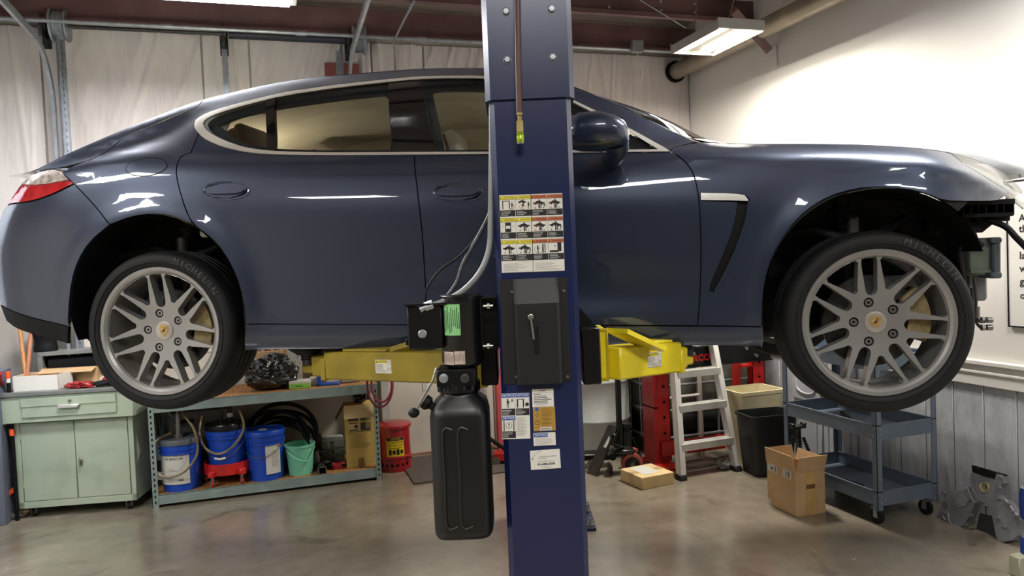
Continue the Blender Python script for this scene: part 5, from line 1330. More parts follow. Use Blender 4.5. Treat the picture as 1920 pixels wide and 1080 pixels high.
t = thing('carton_tray', 'open white carton tray on the front left of the green cabinet', 'box', cabw((p0.x+p1.x)/2, .07, ZTOP), cyaw-.03)
mb.done('tray', WHITE, t)
mb = MB(); box_open(mb, ww-.010, .19, .1035, .001); mb.done('tray_lining', CARD, t)
t = thing('cardboard_carton', 'open brown cardboard carton behind the white tray on the green cabinet', 'box', cabw(.28, .32, ZTOP), cyaw)
mb = MB(); box_open(mb, .38, .20, .12, .004); mb.done('carton', CARD, t)
mb = MB(); mb.box((-.01, .115, .155), (.34, .004, .10), rot=(-.15, 0, 0)); mb.box((.0, -.14, .105), (.36, .09, .004), rot=(.25, 0, 0)); mb.box((.215, 0, .1), (.06, .19, .004), rot=(0, .6, 0)); mb.done('carton_flaps', CARD, t)
mb = MB(); mb.blob((0, 0, .02), (.15, .08, .045), 0, .25, 3, 4); mb.blob((.06, .02, .022), (.08, .06, .04), 0, .2, 3, 9); mb.done('red_rag', REDCLOTH, None, cabw(.42, .0, ZTOP), cyaw, 'crumpled dark red rag on the green cabinet', 'rag')
t = thing('screwdriver', 'short screwdriver with red round handle lying on the green cabinet', 'screwdriver', cabw(.50, -.02, ZTOP+.018), cyaw)
mb = MB(); mb.lathe([(.0005, -.04), (.014, -.038), (.018, -.02), (.017, .015), (.010, .03), (.008, .035)], 16, Matrix.Rotation(PI/2, 4, 'Y') @ Matrix.Rotation(.5, 4, 'Y')); mb.done('handle', DRED, t)
mb = MB(); mb.cyl((.03, 0, -.012), (.10, .02, -.015), .003); mb.done('shaft', STEEL, t)
t = thing('work_glove', 'red and grey work glove lying at the right of the green cabinet top', 'glove', cabw(.64, .04, ZTOP), cyaw)
mb = MB(); mb.blob((0, 0, .035), (.14, .11, .07), 0, .2, 3, 2); mb.done('palm', REDCLOTH, t)
for k in range(4): 
    mb = MB(); mb.loft([(-.05, -.03+k*.022, .03), (-.10, -.045+k*.02, .025), (-.125, -.05+k*.02, .018)], [.014, .013, .009], 10); mb.done('finger', BLACKP if k == 0 else GREYTOP, t)
mb = MB(); mb.loft([(0, -.05, .03), (-.05, -.085, .022), (-.08, -.09, .018)], [.016, .014, .010], 10); mb.done('thumb', BLACKP, t)
mb = MB(); mb.blob((0, 0, .03), (.26, .12, .06), 0, .12, 3, 5); mb.box((.02, 0, .015), (.25, .14, .03), 0, .01); mb.done('crumpled_paper', WHITE, None, cabw(.56, .30, ZTOP), cyaw, 'crumpled white paper behind the red rag on the green cabinet', 'paper')
# second cabinet / shelf behind, with a black funnel
q = atn(150, 656, 6.12); s_, n_, z_ = to_rm(q)
t = thing('back_shelf', 'grey steel riser shelf with a dark case, at the back of the green cabinet top', 'shelf', RT(-1.62, 6.02, 0), YAW)
mb = MB(); mb.b2((0, 0, 1.08), (.70, .22, 1.11), 0, .003); mb.b2((0, 0, .876), (.03, .22, 1.08)); mb.b2((.67, 0, .876), (.70, .22, 1.08)); mb.b2((0, .20, .876), (.70, .22, 1.08)); mb.done('frame', GREYTOP, t)
mb = MB(); mb.b2((.05, .03, .88), (.65, .19, 1.06), 0, .01); mb.done('dark_case', BLACKP, t)
t = thing('black_jug', 'black waisted plastic funnel standing on the shelf behind the cabinet', 'funnel', atn(86, 656, 6.10)+Vector((0, 0, .0)), 0)
t.location.z = 1.11
mb = MB(); mb.lathe([(.0005, 0), (.075, 0), (.078, .02), (.072, .05), (.07, .09), (.10, .16), (.12, .20), (.118, .20), (.06, .09)], 28); mb.done('funnel', BLACKP, t)
for k, (x, c_, hh) in enumerate(((.36, '#b8bf6a', .09), (.44, '#cfcdc4', .08), (.53, '#5a5a58', .07), (.62, '#dddad0', .05))):
    p = RT(-1.62, 6.02, 0)+Vector((x*CY-.1*SY, x*SY+.1*CY, 1.11)); mb = MB()
    if k in (0, 2): mb.lathe([(.0005, 0), (.03, 0), (.032, .01), (.032, hh*.7), (.015, hh*.85), (.015, hh), (.0005, hh)], 18)
    else: mb.b2((-.05, -.04, 0), (.05, .04, hh), 0, .006)
    mb.done(['yellow_bottle', 'white_carton', 'dark_bottle', 'folded_paper'][k], mat('shelf_item_%d' % k, c_, .5), None, p, YAW, ['small yellow-green bottle on the grey shelf under the car tail', 'small white carton beside the yellow bottle on the grey shelf', 'small dark bottle right of the white carton on the grey shelf', 'low white folded paper at the right end of the grey shelf'][k], ['bottle', 'box', 'bottle', 'paper'][k])
# broom sticks and poles against the left wall
def stick(name, a, b_, r, m, label, cat): 
    mb = MB(); mb.loft([(0, 0, 0), tuple(b_-a)], r, 10); return mb.done(name, m, None, a, 0, label, cat)
a, b_ = atn(46, 690, 5.95), atn(38, 622, 6.05); d = (b_-a).normalized(); a = a-d*(a.z-.9)/d.z; stick('broom_stick', a, b_+d*.3, .014, WOOD, 'left bare wooden handle leaning behind the white carton tray', 'stick')
a, b_ = atn(52, 690, 5.95), atn(58, 628, 6.05); d = (b_-a).normalized(); a = a-d*(a.z-.9)/d.z; stick('broom_stick', a, b_+d*.3, .014, mat('reddish_wood', '#a86a48', .6, 0, .1, 12), 'right reddish wooden handle leaning behind the white carton tray', 'stick')
t = thing('marker_pole', 'thin black pole with orange bands standing left of the green cabinet', 'pole', RT(-1.86, 5.62, 0))
pa = at(14, 690, 5.0); X_, Y_ = pa.x, pa.y; t.location = (X_, Y_, 0)
mb = MB(); mb.cyl((0, 0, 0), (0, 0, .94), .012, n=12); mb.done('shaft', BLACKP, t)
for z_, m_ in ((.60, 'orange'), (.99, 'orange')):
    mb = MB(); mb.cyl((0, 0, z_-.02), (0, 0, z_+.025), .015, n=12); mb.done('orange_band', mat('orange_tape', '#f0592a', .5), t)
mb = MB(); mb.cyl((0, 0, .94), (0, 0, .975), .013, n=12); mb.done('white_band', WHITE, t)
t = thing('dark_mat', 'dark grey rubber sheet leaning against the left side of the green cabinet', 'sheet', at(22, 960, 5.02)); t.location.z = 0
mb = MB(); mb.prism([(-.09, 0), (.02, 0), (.03, .22), (-.03, .30), (-.08, .22)], 0, .006, 0, Matrix.Rotation(PI/2-.15, 4, 'X')); mb.done('sheet', mat('slate_rubber', '#3c3e48', .6), t)
mb = MB(); mb.box((.02, -.02, .20), (.06, .006, .03), rot=(0, -.6, 0)); mb.done('orange_tag', MATS['orange_tape'], t)
t = thing('brush', 'small dusty brush lying on the floor left of the cabinet caster', 'brush', atz(28, 972), .5)
mb = MB(); mb.blob((0, 0, .025), (.17, .075, .05), 0, .1, 3, 8); mb.done('brush_head', mat('dusty_grey', '#7a6f60', .9, 0, .2, 30), t)
mb = MB(); mb.b2((.02, -.03, .03), (.09, .03, .055), 0, .01); mb.done('bristles', mat('bristle', '#a08a5c', .9, 0, .2, 50), t)
rod('red_hose', [at(0, 700, 4.9), at(4, 722, 5.0), at(14, 742, 5.3)], .012, DRED, 'short red hose at the left edge beside the black pole', 'hose')
rod('blue_cable', [at(1, 718, 5.1), at(5, 745, 5.15), at(11, 770, 5.25)], .006, mat('dark_blue_cable', '#1c2c50', .5), 'dark blue cable hanging at the left edge', 'cable')
mb = MB(); mb.b2((0, 0, 0), (.22, .28, 1.02), 0, .004); mb.done('grey_locker', mat('slate_panel', '#6b7280', .5, .1, .05, 5), None, RT(-2.0, 5.72, 0), YAW, 'narrow slate grey panel cabinet against the left wall', 'cabinet')
# ---- boltless rack with buckets
RK0 = atz(290, 953, 0); rk_n = 5.66; rs0, rs1, dp = -.885, .70, .56
rk = thing('storage_rack', 'low grey-green steel rack with two particle-board shelves', 'rack', RT(rs0, rk_n, 0), YAW)
RW = rs1-rs0
def angle_post(x, y, fx, fy):
    mb = MB(); mb.b2((x, y, 0), (x+fx*.040, y+fy*.003, PH)); mb.b2((x, y, 0), (x+fx*.003, y+fy*.040, PH)); o = mb.done('upright', RACK, rk)
    mb = MB()
    for k in range(int(PH/.04)-1): mb.box((x+fx*.020, y-fy*.0008, .04+k*.04), (.009, .0025, .018), 0)
    mb.done('slots', BLACKP, o, kind='stuff')
PH = .735
for x, fx in ((0, 1), (RW, -1)):
    for y, fy in ((0, 1), (dp, -1)): angle_post(x, y, fx, fy)
for zt in (.092, .735):
    mb = MB(); h_ = .07
    mb.b2((.003, .004, zt-h_), (RW-.003, .010, zt)); mb.b2((.003, dp-.010, zt-h_), (RW-.003, dp-.004, zt)); mb.b2((.004, .004, zt-h_), (.010, dp-.004, zt)); mb.b2((RW-.010, .004, zt-h_), (RW-.004, dp-.004, zt))
    mb.b2((.003, .004, zt-.006), (RW-.003, .02, zt-.002)); mb.done('shelf_beam', RACK, rk)
    mb = MB(); mb.b2((.012, .012, zt-.016), (RW-.012, dp-.012, zt), 0); mb.done('shelf_board', OSB, rk)
SZ = .092; UZ = .735
def onshelf(px, py, n, z=SZ): q = atn(px, py, n); q.z = z; return q
def bucket(p, r, h, m, label, name='bucket', lidm=None, handle=True, rz=0):
    t = thing(name, label, 'bucket', p, rz)
    rb = r*.88
    pr = [(.0005, .004), (rb, .004), (rb, 0), (rb+.001, .0), (rb+(r-rb)*.9*.75, h*.72), (r*1.035, h*.725), (r*1.035, h*.74), (r*.99, h*.745), (r*.99, h*.80), (r*1.045, h*.805), (r*1.045, h*.82), (r*.995, h*.825), (r*1.0, h*.955)]
    mb = MB(); mb.lathe(pr, 40); mb.done('pail', m, t)
    mb = MB(); mb.lathe([(r*1.04, h*.90), (r*1.055, h*.905), (r*1.055, h*.985), (r*1.03, h), (r*.96, h*1.0), (r*.94, h*.985), (.0005, h*.985)], 40); mb.done('lid', lidm or m, t)
    return t
def bail(t, r, h, low, m=STEEL, grip=True):
    mb = MB(); pts = [(r*1.06*math.cos(a), -r*1.06*math.sin(a)*1.0, h*.80-low*math.sin(a)) for a in [PI*k/12 for k in range(13)]]
    mb.tube(pts, .0028, 6, res=3)
    if grip: mb.loft([pts[5], pts[6], pts[7]], .008, 8, m=1)
    mb.done('bail_handle', [m, WHITE], t)
def wrap_label(t, R, z0, z1, a0, a1, fn=None, m=PAPER, name='label'):   # a0, a1 from -Y axis, radians
    mb = MB(); n = 10
    for k in range(n):
        q0, q1 = a0+(a1-a0)*k/n, a0+(a1-a0)*(k+1)/n
        mb.quad([(R*math.sin(q0), -R*math.cos(q0), z0), (R*math.sin(q1), -R*math.cos(q1), z0), (R*math.sin(q1), -R*math.cos(q1), z1), (R*math.sin(q0), -R*math.cos(q0), z1)], 0)
    def wrap(sub, R2=R+.0012):
        for v in sub.bm.verts:
            x = v.co.x; a = x/R2; v.co = Vector((R2*math.sin(a), -R2*math.cos(a), v.co.z))
    if fn:
        sub = MB(); fn(sub); wrap(sub); me = D.meshes.new('x'); sub.bm.to_mesh(me); sub.bm.free(); mb.bm.from_mesh(me); D.meshes.remove(me)
    mb.done(name, [m, INK, GREYINK, RINK, YINK], t)
def rbar(sub, x, z, w, h, m):
    n = max(1, int(w/.02))
    for k in range(n): sub.quad([(x-w/2+w*k/n, 0, z-h/2), (x-w/2+w*(k+1)/n, 0, z-h/2), (x-w/2+w*(k+1)/n, 0, z+h/2), (x-w/2+w*k/n, 0, z+h/2)], m)
p = onshelf(344, 928, 5.80); b1 = bucket(p, .140, .365, BLUEB, 'blue oil pail with grey lid and hand pump at the left end of the rack', lidm=mat('dark_grey_lid', '#565b60', .5, 0, .08, 8))
def f1(s):
    s.text('Synthetic Gear Lube', .024, Matrix.Translation((0, 0, .262)) @ Matrix.Rotation(PI/2, 4, 'X'), 1, 'CENTER'); s.text('SAE 80W/140', .024, Matrix.Translation((0, 0, .236)) @ Matrix.Rotation(PI/2, 4, 'X'), 1, 'CENTER')
    rbar(s, -.01, .16, .05, .002, 2); rbar(s, 0, .152, .07, .002, 2); rbar(s, -.05, .075, .07, .003, 2); rbar(s, .05, .085, .03, .012, 2)
wrap_label(b1, .1365, .055, .285, -.80, .80, f1)
mb = MB(); mb.cyl((-.01, 0, .36), (-.01, 0, .385), .032, n=20); mb.cyl((-.01, 0, .38), (-.01, 0, .53), .020, n=16); mb.cyl((-.01, 0, .44), (-.01, 0, .455), .026, n=16); mb.cyl((-.01, 0, .53), (-.01, 0, .66), .008, n=10)
mb.loft([(-.01, 0, .50), (-.06, -.01, .53), (-.07, -.01, .56), (-.03, 0, .60)], .008, 8); mb.done('hand_pump', STEEL, b1)
HB = mat('amber_hose', '#8c7a5a', .35, .1, .25, 8)
mb = MB(); pts = [(0, 0, .60), (.06, -.04, .52), (.14, -.08, .42), (.165, -.11, .27), (.10, -.165, .16), (-.02, -.175, .12), (-.12, -.15, .17), (-.165, -.10, .27), (-.13, -.07, .36), (-.05, -.03, .40)]
mb.tube(pts, .0085, 8); mb.done('pump_hose', HB, b1)
# dolly with bucket 2
p = onshelf(430, 905, 5.82)
dl = thing('bucket_dolly', 'red round plastic dolly on small casters under the middle blue pail', 'dolly', p, YAW)
mb = MB(); mb.lathe([(.0005, .075), (.15, .075), (.165, .08), (.168, .155), (.160, .16), (.152, .155), (.150, .09), (.0005, .085)], 36)
for k in range(5):
    a = 2*PI*k/5+.3; mb.box((.165*math.cos(a), .165*math.sin(a), .095), (.06, .05, .05), 0, .008, (0, 0, a))
mb.done('ring', RED, dl)
for k in range(5):
    a = 2*PI*k/5+.3; x, y = .168*math.cos(a), .168*math.sin(a); mb = MB(); mb.cyl((x, y, .05), (x, y, .075), .01, n=8); mb.b2((x-.013, y-.012, .02), (x-.010, y+.012, .055)); mb.b2((x+.010, y-.012, .02), (x+.013, y+.012, .055)); c = mb.done('caster', STEEL, dl)
    mb = MB(); mb.cyl((x-.008, y, .024), (x+.008, y, .024), .024, n=18); mb.done('caster_wheel', mat('caster_red', '#a8303a', .4), c)
p2 = p.copy(); p2.z += .086; b2_ = bucket(p2, .140, .34, BLUEB, 'blue pail with black pump lid standing in the red dolly', lidm=BLACKP)
bail(b2_, .14, .34, .16)
mb = MB(); mb.lathe([(.0005, .345), (.11, .345), (.115, .335)], 32); mb.cyl((.02, .03, .34), (.02, .03, .52), .014, n=14); mb.cyl((.02, .03, .38), (.02, .03, .41), .022, n=14, m=1); mb.cyl((-.03, -.02, .34), (-.01, -.01, .52), .009, n=10)
mb.done('pump_tubes', [SATINB, WHITE], b2_)
mb = MB(); mb.tube([(.02, .03, .50), (.08, .0, .47), (.14, -.06, .40), (.16, -.10, .30), (.10, -.155, .20), (0, -.17, .155), (-.10, -.15, .20), (-.155, -.09, .30), (-.15, -.05, .41)], .0085, 8); mb.done('pump_hose', HB, b2_)
p = onshelf(501, 905, 5.80); b3 = bucket(p, .140, .36, BLUEB, 'blue pail with blue lid and white side label on the rack', rz=0)
def f3(s):
    rbar(s, .15-.14*.0, .245, .04, .010, 3)
    for k in range(9): rbar(s, .112, .215-.014*k, .05, .003, 2)
wrap_label(b3, .1365, .05, .27, .32, 1.15, f3); bail(b3, .14, .36, .11, grip=False)
mb = MB(); mb.b2((-.04, -.03, .3555), (.02, .02, .3565)); mb.done('lid_sticker', WHITE, b3)
# mint bucket open
p = onshelf(565, 896, 5.79); t = thing('mint_bucket', 'small open mint green bucket between the blue pail and the steel jack', 'bucket', p)
r, h = .108, .225
mb = MB(); mb.lathe([(.0005, .0), (r*.78, .0), (r*.98, h*.93), (r*1.05, h*.93), (r*1.06, h), (r*.97, h), (r*.95, h*.92), (r*.76, .006), (.0005, .006)], 36); mb.done('pail', MINT, t)
mb = MB(); mb.tube([(r*1.03, 0, h*.9), (r*.8, -r*.8, h*.52), (r*.1, -r*1.1, h*.60), (-r*.5, -r*.98, h*.82), (-r*1.03, 0, h*.9)], .006, 8); mb.done('bail_handle', MINT, t)
# dark small can behind the first bucket
p = onshelf(310, 905, 5.98); t = thing('paint_can', 'small dark can with pale label half hidden behind the first blue pail', 'can', p)
mb = MB(); mb.lathe([(.0005, 0), (.07, 0), (.07, .17), (.073, .175), (.073, .185), (.06, .18), (.0005, .178)], 28); mb.done('can', mat('dark_can', '#2e2a28', .4, .3), t); wrap_label(t, .0708, .04, .10, -.5, .5)
p = onshelf(308, 860, 6.02); t = thing('metal_pail', 'grey metal pail stacked high at the left end of the rack behind', 'pail', p+Vector((0, 0, .187)))
mb = MB(); mb.lathe([(.0005, 0), (.075, 0), (.08, .14), (.083, .145), (.075, .14), (.07, .01)], 28); mb.done('pail', GALV, t)
t.location = (onshelf(310, 905, 5.98).x, onshelf(310, 905, 5.98).y, SZ+.186)
# grey machine panel at the left rear
mb = MB(); mb.b2((0, 0, 0), (.42, .16, .50), 0, .01); o = mb.done('pressure_washer', mat('dusty_grey_panel', '#8d8a84', .6, .1, .1, 8), None, RT(-.80, 6.03, SZ), YAW, 'dusty grey cabinet with oval handle slot at the back left of the rack', 'appliance')
mb = MB(); mb.box((.12, -.003, .43), (.10, .008, .024), 0, .010); mb.done('handle_slot', BLACKP, o)
# coil of black hose
t = thing('coiled_hose', 'coil of thick black hose lying behind the blue pails on the rack', 'hose', onshelf(530, 860, 6.02, SZ+.0)); 
for k, (rx, rz_, dz, dx) in enumerate(((.26, .22, .27, .0), (.24, .19, .24, .02), (.21, .17, .22, -.02), (.23, .16, .20, .03), (.19, .14, .2, .01), (.25, .20, .25, -.03))):
    mb = MB(); P = [(dx+rx*math.cos(2*PI*j/16), -.02*k+.05+.01*math.sin(j), max(.02, dz+rz_*math.sin(2*PI*j/16))) for j in range(16)]
    P = cr_curve(P, 3, True); mb.loft(P, .0155, 8, closed=True); mb.done('hose_loop', RUBBER, t)
mb = MB(); mb.tube([(.14, -.06, .36), (.24, -.08, .20), (.32, -.09, .12), (.40, -.10, .08), (.45, -.09, .05), (.42, -.08, .025), (.30, -.09, .02), (.26, -.09, .03)], .0155, 10); mb.done('hose_end', RUBBER, t)
# steel jack frame with wheels
p = onshelf(603, 890, 5.76); t = thing('square_tube_jack', 'short square steel tube with casters beside the mint bucket on the rack', 'tool', p, .35)
mb = MB(); 
for (a, b_) in (((-.03, -.09, 0), (.03, .12, .006)), ((-.03, -.09, .05), (.03, .12, .056)), ((-.03, -.09, 0), (-.024, .12, .056)), ((.024, -.09, 0), (.03, .12, .056))): mb.b2(a, b_, 0)
mb.done('square_tube', STEEL, t)
for x, y, z_ in ((-.02, .06, .10), (.10, .12, .15)):
    mb = MB(); mb.cyl((x-.012, y, z_), (x+.012, y, z_), .042, n=24); w_ = mb.done('wheel', mat('brown_wheel', '#5a4c46', .6), t)
    mb = MB(); mb.cyl((x-.015, y, z_), (x+.015, y, z_), .014, n=12); mb.b2((x-.018, y-.01, .05), (x-.014, y+.01, z_+.01)); mb.b2((x+.014, y-.01, .05), (x+.018, y+.01, z_+.01)); mb.done('wheel_fork', STEEL, w_)
mb = MB(); mb.b2((.03, .08, .02), (.12, .14, .06), 0, .004); mb.cyl((.13, .04, .05), (.13, .08, .05), .02, n=16); mb.done('crossbar', STEEL, t)
mb = MB(); mb.b2((-.06, -.04, 0), (.05, .05, .05), 0, .008); mb.blob((-.05, -.02, .03), (.05, .05, .05), 0, .2, 2, 3); mb.b2((0, -.042, .015), (.04, -.04, .04), 1); mb.done('red_black_tool', [DRED, BLACKP], None, onshelf(640, 885, 5.80), .4, 'small red and black power tool beside the tall carton on the rack', 'tool')
mb = MB(); mb.b2((-.03, -.02, 0), (.03, .02, .14), 0, .006); mb.done('dark_red_bottle', mat('very_dark_red', '#3a1418', .4), None, onshelf(597, 850, 5.98, SZ+.1), YAW, 'small dark red box standing behind the hose end on the rack', 'box')
for k, (z0_, h_, m_) in enumerate(((0, .10, 'a'), (.102, .075, 'b'))):
    mb = MB(); mb.b2((-.24, -.08, 0), (.24, .08, h_), 0, .008); mb.done('pale_green_case', mat('pale_case_'+m_, '#9fb5ae' if m_ == 'a' else '#b9cac4', .5), None, RT(.22, 6.09, SZ+z0_), YAW, ['lower pale green flat case at the back right of the rack', 'upper pale green flat case at the back right of the rack'][k], 'case')
# tall yellowed carton with printing
p0, p1 = atn(651, 887, 5.75), atn(706, 884, 5.75); wbx = (p1-p0).length
t = thing('tall_carton', 'tall yellowed cardboard carton with printed pictures and folded flap', 'box', Vector(((p0.x+p1.x)/2, (p0.y+p1.y)/2, SZ)), YAW-.06)
hb = .475
mb = MB(); mb.b2((-wbx/2, 0, 0), (wbx/2, .20, hb), 0, .002); mb.done('carton', CARDY, t)
mb = MB(); mb.box((0, -.018, hb-.045), (wbx*1.02, .004, .10), rot=(-.30, 0, 0)); mb.done('front_flap', CARDL, t)
mb = MB(); mb.box((-wbx/2-.03, .08, hb-.05), (.004, .15, .13), rot=(0, .55, 0)); mb.done('side_flap', mat('dark_cardboard', '#6b5434', .85), t)
mb = MB()
def R_(x, z_, w_, h_, m_, y_=-.0012): mb.quad([(x-w_/2, y_, z_-h_/2), (x+w_/2, y_, z_-h_/2), (x+w_/2, y_, z_+h_/2), (x-w_/2, y_, z_+h_/2)], m_)
u_ = wbx
R_(-u_*.21, hb*.80, u_*.34, hb*.10, 0); R_(u_*.21, hb*.80, u_*.36, hb*.11, 2); R_(u_*.12, hb*.785, u_*.16, hb*.07, 0, -.0014)
R_(u_*.2, hb*.655, u_*.34, hb*.13, 0); R_(u_*.27, hb*.67, u_*.14, hb*.09, 2, -.0014); R_(-u_*.2, hb*.655, u_*.36, hb*.13, 3); R_(-u_*.12, hb*.66, u_*.12, hb*.05, 0, -.0014); R_(-u_*.2, hb*.605, u_*.3, hb*.02, 0, -.0014); R_(-u_*.2, hb*.715, u_*.3, hb*.012, 0, -.0014)
R_(0, hb*.578, u_*.78, hb*.010, 0)
rr_ = random.Random(4)
for k in range(9):
    w_ = u_*rr_.uniform(.35, .75); R_(-u_*.38+w_/2, hb*(.545-.028*k), w_, hb*.006, 1)
R_(0, .035, u_*.2, .07, 4)
mb.done('printed_picture', [mat('print_brown', '#4a4230', .8), mat('print_light_brown', '#8f7a48', .8), mat('print_tan', '#8a7a52', .8), CARDL, mat('packing_tape', '#8f6f38', .5)], t, kind='stuff')
mb = MB(); mb.blob((0, 0, .05), (.10, .08, .13), 0, .25, 3, 6); mb.done('black_plastic_bag', BAGM, None, RT(.585, 5.86, SZ+hb+.004), YAW, 'black film bundle on top of the tall yellowed carton', 'bag')
# upper shelf things
def ou(px, n): return onshelf(px, 700, n, UZ)
t = thing('refuse_bag', 'crumpled shiny black plastic bag on the upper shelf by the rear tyre', 'bag', ou(507, 5.84), YAW)
def crumple(d, seed, sub=5):
    bm = bmesh.new(); bmesh.ops.create_icosphere(bm, subdivisions=sub, radius=1); from mathutils import noise
    for v in bm.verts:
        p = v.co.copy(); k = 1+.30*noise.noise(p*1.6+Vector((seed, 0, 0)))
        rg = 0
        for f_, a_ in ((2.6, .20), (5, .08), (11, .015)): rg += a_*(1-2*abs(noise.noise(p*f_+Vector((0, seed, 0)))))
        v.co = Vector((p.x*d[0], p.y*d[1], max(-.92, p.z)*d[2]+d[2]*.92))*1.0; v.co.x *= (k+rg-.05); v.co.y *= (k+rg-.05); v.co.z *= (k+rg-.02)
    mb = MB(); mb.bm.free(); mb.bm = bm; return mb
crumple((.17, .11, .105), 3.3).done('bag', BAGM, t, sharp=180)
p = ou(507, 6.02); mb = MB(); mb.b2((-.10, -.06, 0), (.10, .06, .27), 0, .003); t2 = mb.done('brown_carton', CARD, None, p, YAW, 'brown cardboard carton standing behind the black bag on the rack', 'box')
for k in range(7):
    mb = MB(); x = -.07+.023*k; mb.cyl((0, 0, 0), (.0, 0, .06+.018*min(k, 4)), .010, n=10); mb.done('spray_tube', mat(['tube_red', 'tube_pale', 'tube_dark'][k % 3], ['#8a3a3e', '#c2a8a0', '#4a2a2a'][k % 3], .5), None, p+Vector((x*CY, x*SY, .27)), 0, '%s thin upright tube from the left in the brown carton behind the black bag' % ['first', 'second', 'third', 'fourth', 'fifth', 'sixth', 'seventh'][k], 'tube', 'thin tubes in the brown carton')
for k in range(0): pass
items = [('wooden_case', ou(545, 6.10), (.11, .10, .38), CARD, 'tall tan wooden case at the back of the rack top', 'box'),
         ('printed_sheet', ou(553, 5.98), (.11, .012, .30), PAPER, 'white printed sheet propped up behind the green striped carton', 'paper'),
         ('tan_block', ou(535, 5.88), (.05, .10, .07), CARDL, 'small tan cardboard piece left of the green striped carton', 'box'),
         ('white_green_carton', ou(561, 5.80), (.155, .12, .055), WHITE, 'flat white carton with lime green front stripe on the rack', 'box'),
         ('white_packet', ou(588, 5.86), (.06, .08, .06), WHITE, 'small white packet between green striped carton and blue bracket', 'packet'),
         ('beige_carton', ou(671, 6.06), (.10, .12, .46), CARDL, 'tall beige carton on the rack seen under the car sill', 'box'),
         ('grey_carton', ou(694, 6.07), (.10, .12, .46), mat('grey_card', '#8a8580', .6), 'tall grey carton right of the tall beige carton', 'box'),
         ('brown_box', ou(650, 6.08), (.11, .12, .44), mat('red_brown_card', '#a87a5c', .8), 'reddish brown box left of the tall beige carton', 'box')]
for nm, p, d, m_, lb_, ct in items:
    mb = MB(); mb.b2((-d[0]/2, -d[1]/2, 0), (d[0]/2, d[1]/2, d[2]), 0, .003); o = mb.done(nm, m_, None, p, YAW-.03, lb_, ct)
    if nm == 'white_green_carton':
        mb = MB(); mb.b2((-d[0]/2+.002, -d[1]/2-.001, .002), (d[0]/2-.002, -d[1]/2+.004, .038)); mb.b2((-.03, -d[1]/2-.0018, .016), (.02, -d[1]/2-.001, .020), 1); mb.done('green_stripe', [mat('lime_label', '#8fd65a', .5), INK], o)
    if nm == 'printed_sheet':
        mb = MB(); rr_ = random.Random(2)
        for k in range(26): 
            x = rr_.uniform(-.045, .045); z_ = rr_.uniform(.02, .28); mb.b2((x-.006, -.0075, z_), (x+.006, -.006, z_+.004))
        mb.done('printing', GREYINK, o, kind='stuff')
mb = MB(); mb.b2((-.03, -.04, 0), (.0, .04, .075), 0, .003); mb.b2((-.03, -.04, 0), (.13, .04, .018), 0, .003); mb.done('blue_bracket', mat('blue_plastic', '#2058b8', .45), None, ou(602, 5.80), YAW-.1, 'blue plastic angle bracket on the rack below the shade-darkened arm', 'bracket')
mb = MB(); mb.b2((-.06, -.03, 0), (.09, .03, .03), 0, .01); mb.done('white_tool', mat('pale_tool', '#9aa4a8', .5), None, ou(652, 5.83), YAW, 'small pale grey tool near the right end of the upper shelf', 'tool')
mb = MB(); mb.b2((-.18, -.06, 0), (.18, .06, .45), 0, .004); mb.done('white_box', WHITE, None, ou(742, 6.12)+Vector((0, 0, 0)), YAW, 'large white carton at the right end of the rack top', 'box')
o = D.objects['white_box']; o.location = RT(.52, 6.0, UZ); 
# red hose looped over the rack end
t = thing('red_hose_coil', 'dark red air hose hanging in loops from the right rack end', 'hose', RT(.71, 5.60, .735), YAW)
for k, (a_, b_, dx) in enumerate(((.095, .17, .0), (.075, .13, .01))):
    mb = MB(); P = [(dx+a_*math.cos(2*PI*j/16), -.02*k, .0+b_*math.sin(2*PI*j/16)) for j in range(16)]; mb.loft(cr_curve(P, 3, True), .008, 8, closed=True); mb.done('hose_loop', mat('red_hose_rubber', '#8a2c3c', .4, 0, .1, 10), t)
# oily waste can
p = atz(740, 885); p.z = 0; pc = RT(.86, 6.03, 0)
pc = atn(741, 870, 5.93); pc.z = 0
t = thing('oily_waste_can', 'round red safety waste can with yellow label on the floor', 'waste can', pc, 0)
mb = MB(); mb.lathe([(.0005, .015), (.125, .015), (.128, .0), (.130, .01), (.128, .03), (.128, .10), (.134, .105), (.134, .118), (.128, .123), (.128, .34), (.0005, .34)], 40); mb.done('can_body', DRED, t)
mb = MB(); mb.lathe([(.128, .335), (.140, .34), (.142, .352), (.138, .362), (.115, .372), (.0005, .378)], 40); mb.done('can_lid', DRED, t)
mb = MB()
for k in range(7): a = -1.0+k*.33; mb.cyl((.127*math.sin(a), -.127*math.cos(a), .055), (.1295*math.sin(a), -.1295*math.cos(a), .055), .012, n=10)
mb.done('vent_holes', BLACKP, t, kind='stuff')
mb = MB(); mb.b2((.10, -.085, .10), (.15, -.06, .118), 0, .003); mb.done('foot_pedal', DRED, t)
def f4(s):
    T = lambda x, z_: Matrix.Translation((x, 0, z_)) @ Matrix.Rotation(PI/2, 4, 'X')
    rbar(s, .03, .262, .138, .024, 1); s.text('JUSTRITE', .020, T(.033, .262), 0, 'CENTER'); s.text('OILY WASTE CAN', .0165, T(.033, .236), 1, 'CENTER'); s.text('EMPTY EVERY NIGHT', .0145, T(.033, .212), 1, 'CENTER')
    for k in range(4): rbar(s, -.013+k*.031, .160, .022, .030 if k % 2 else .044, 1)
    rbar(s, .03, .192, .12, .003, 1)
wrap_label(t, .1292, .125, .275, -.32, .79, f4, m=mat('label_yellow', '#e6c818', .5), name='warning_label')
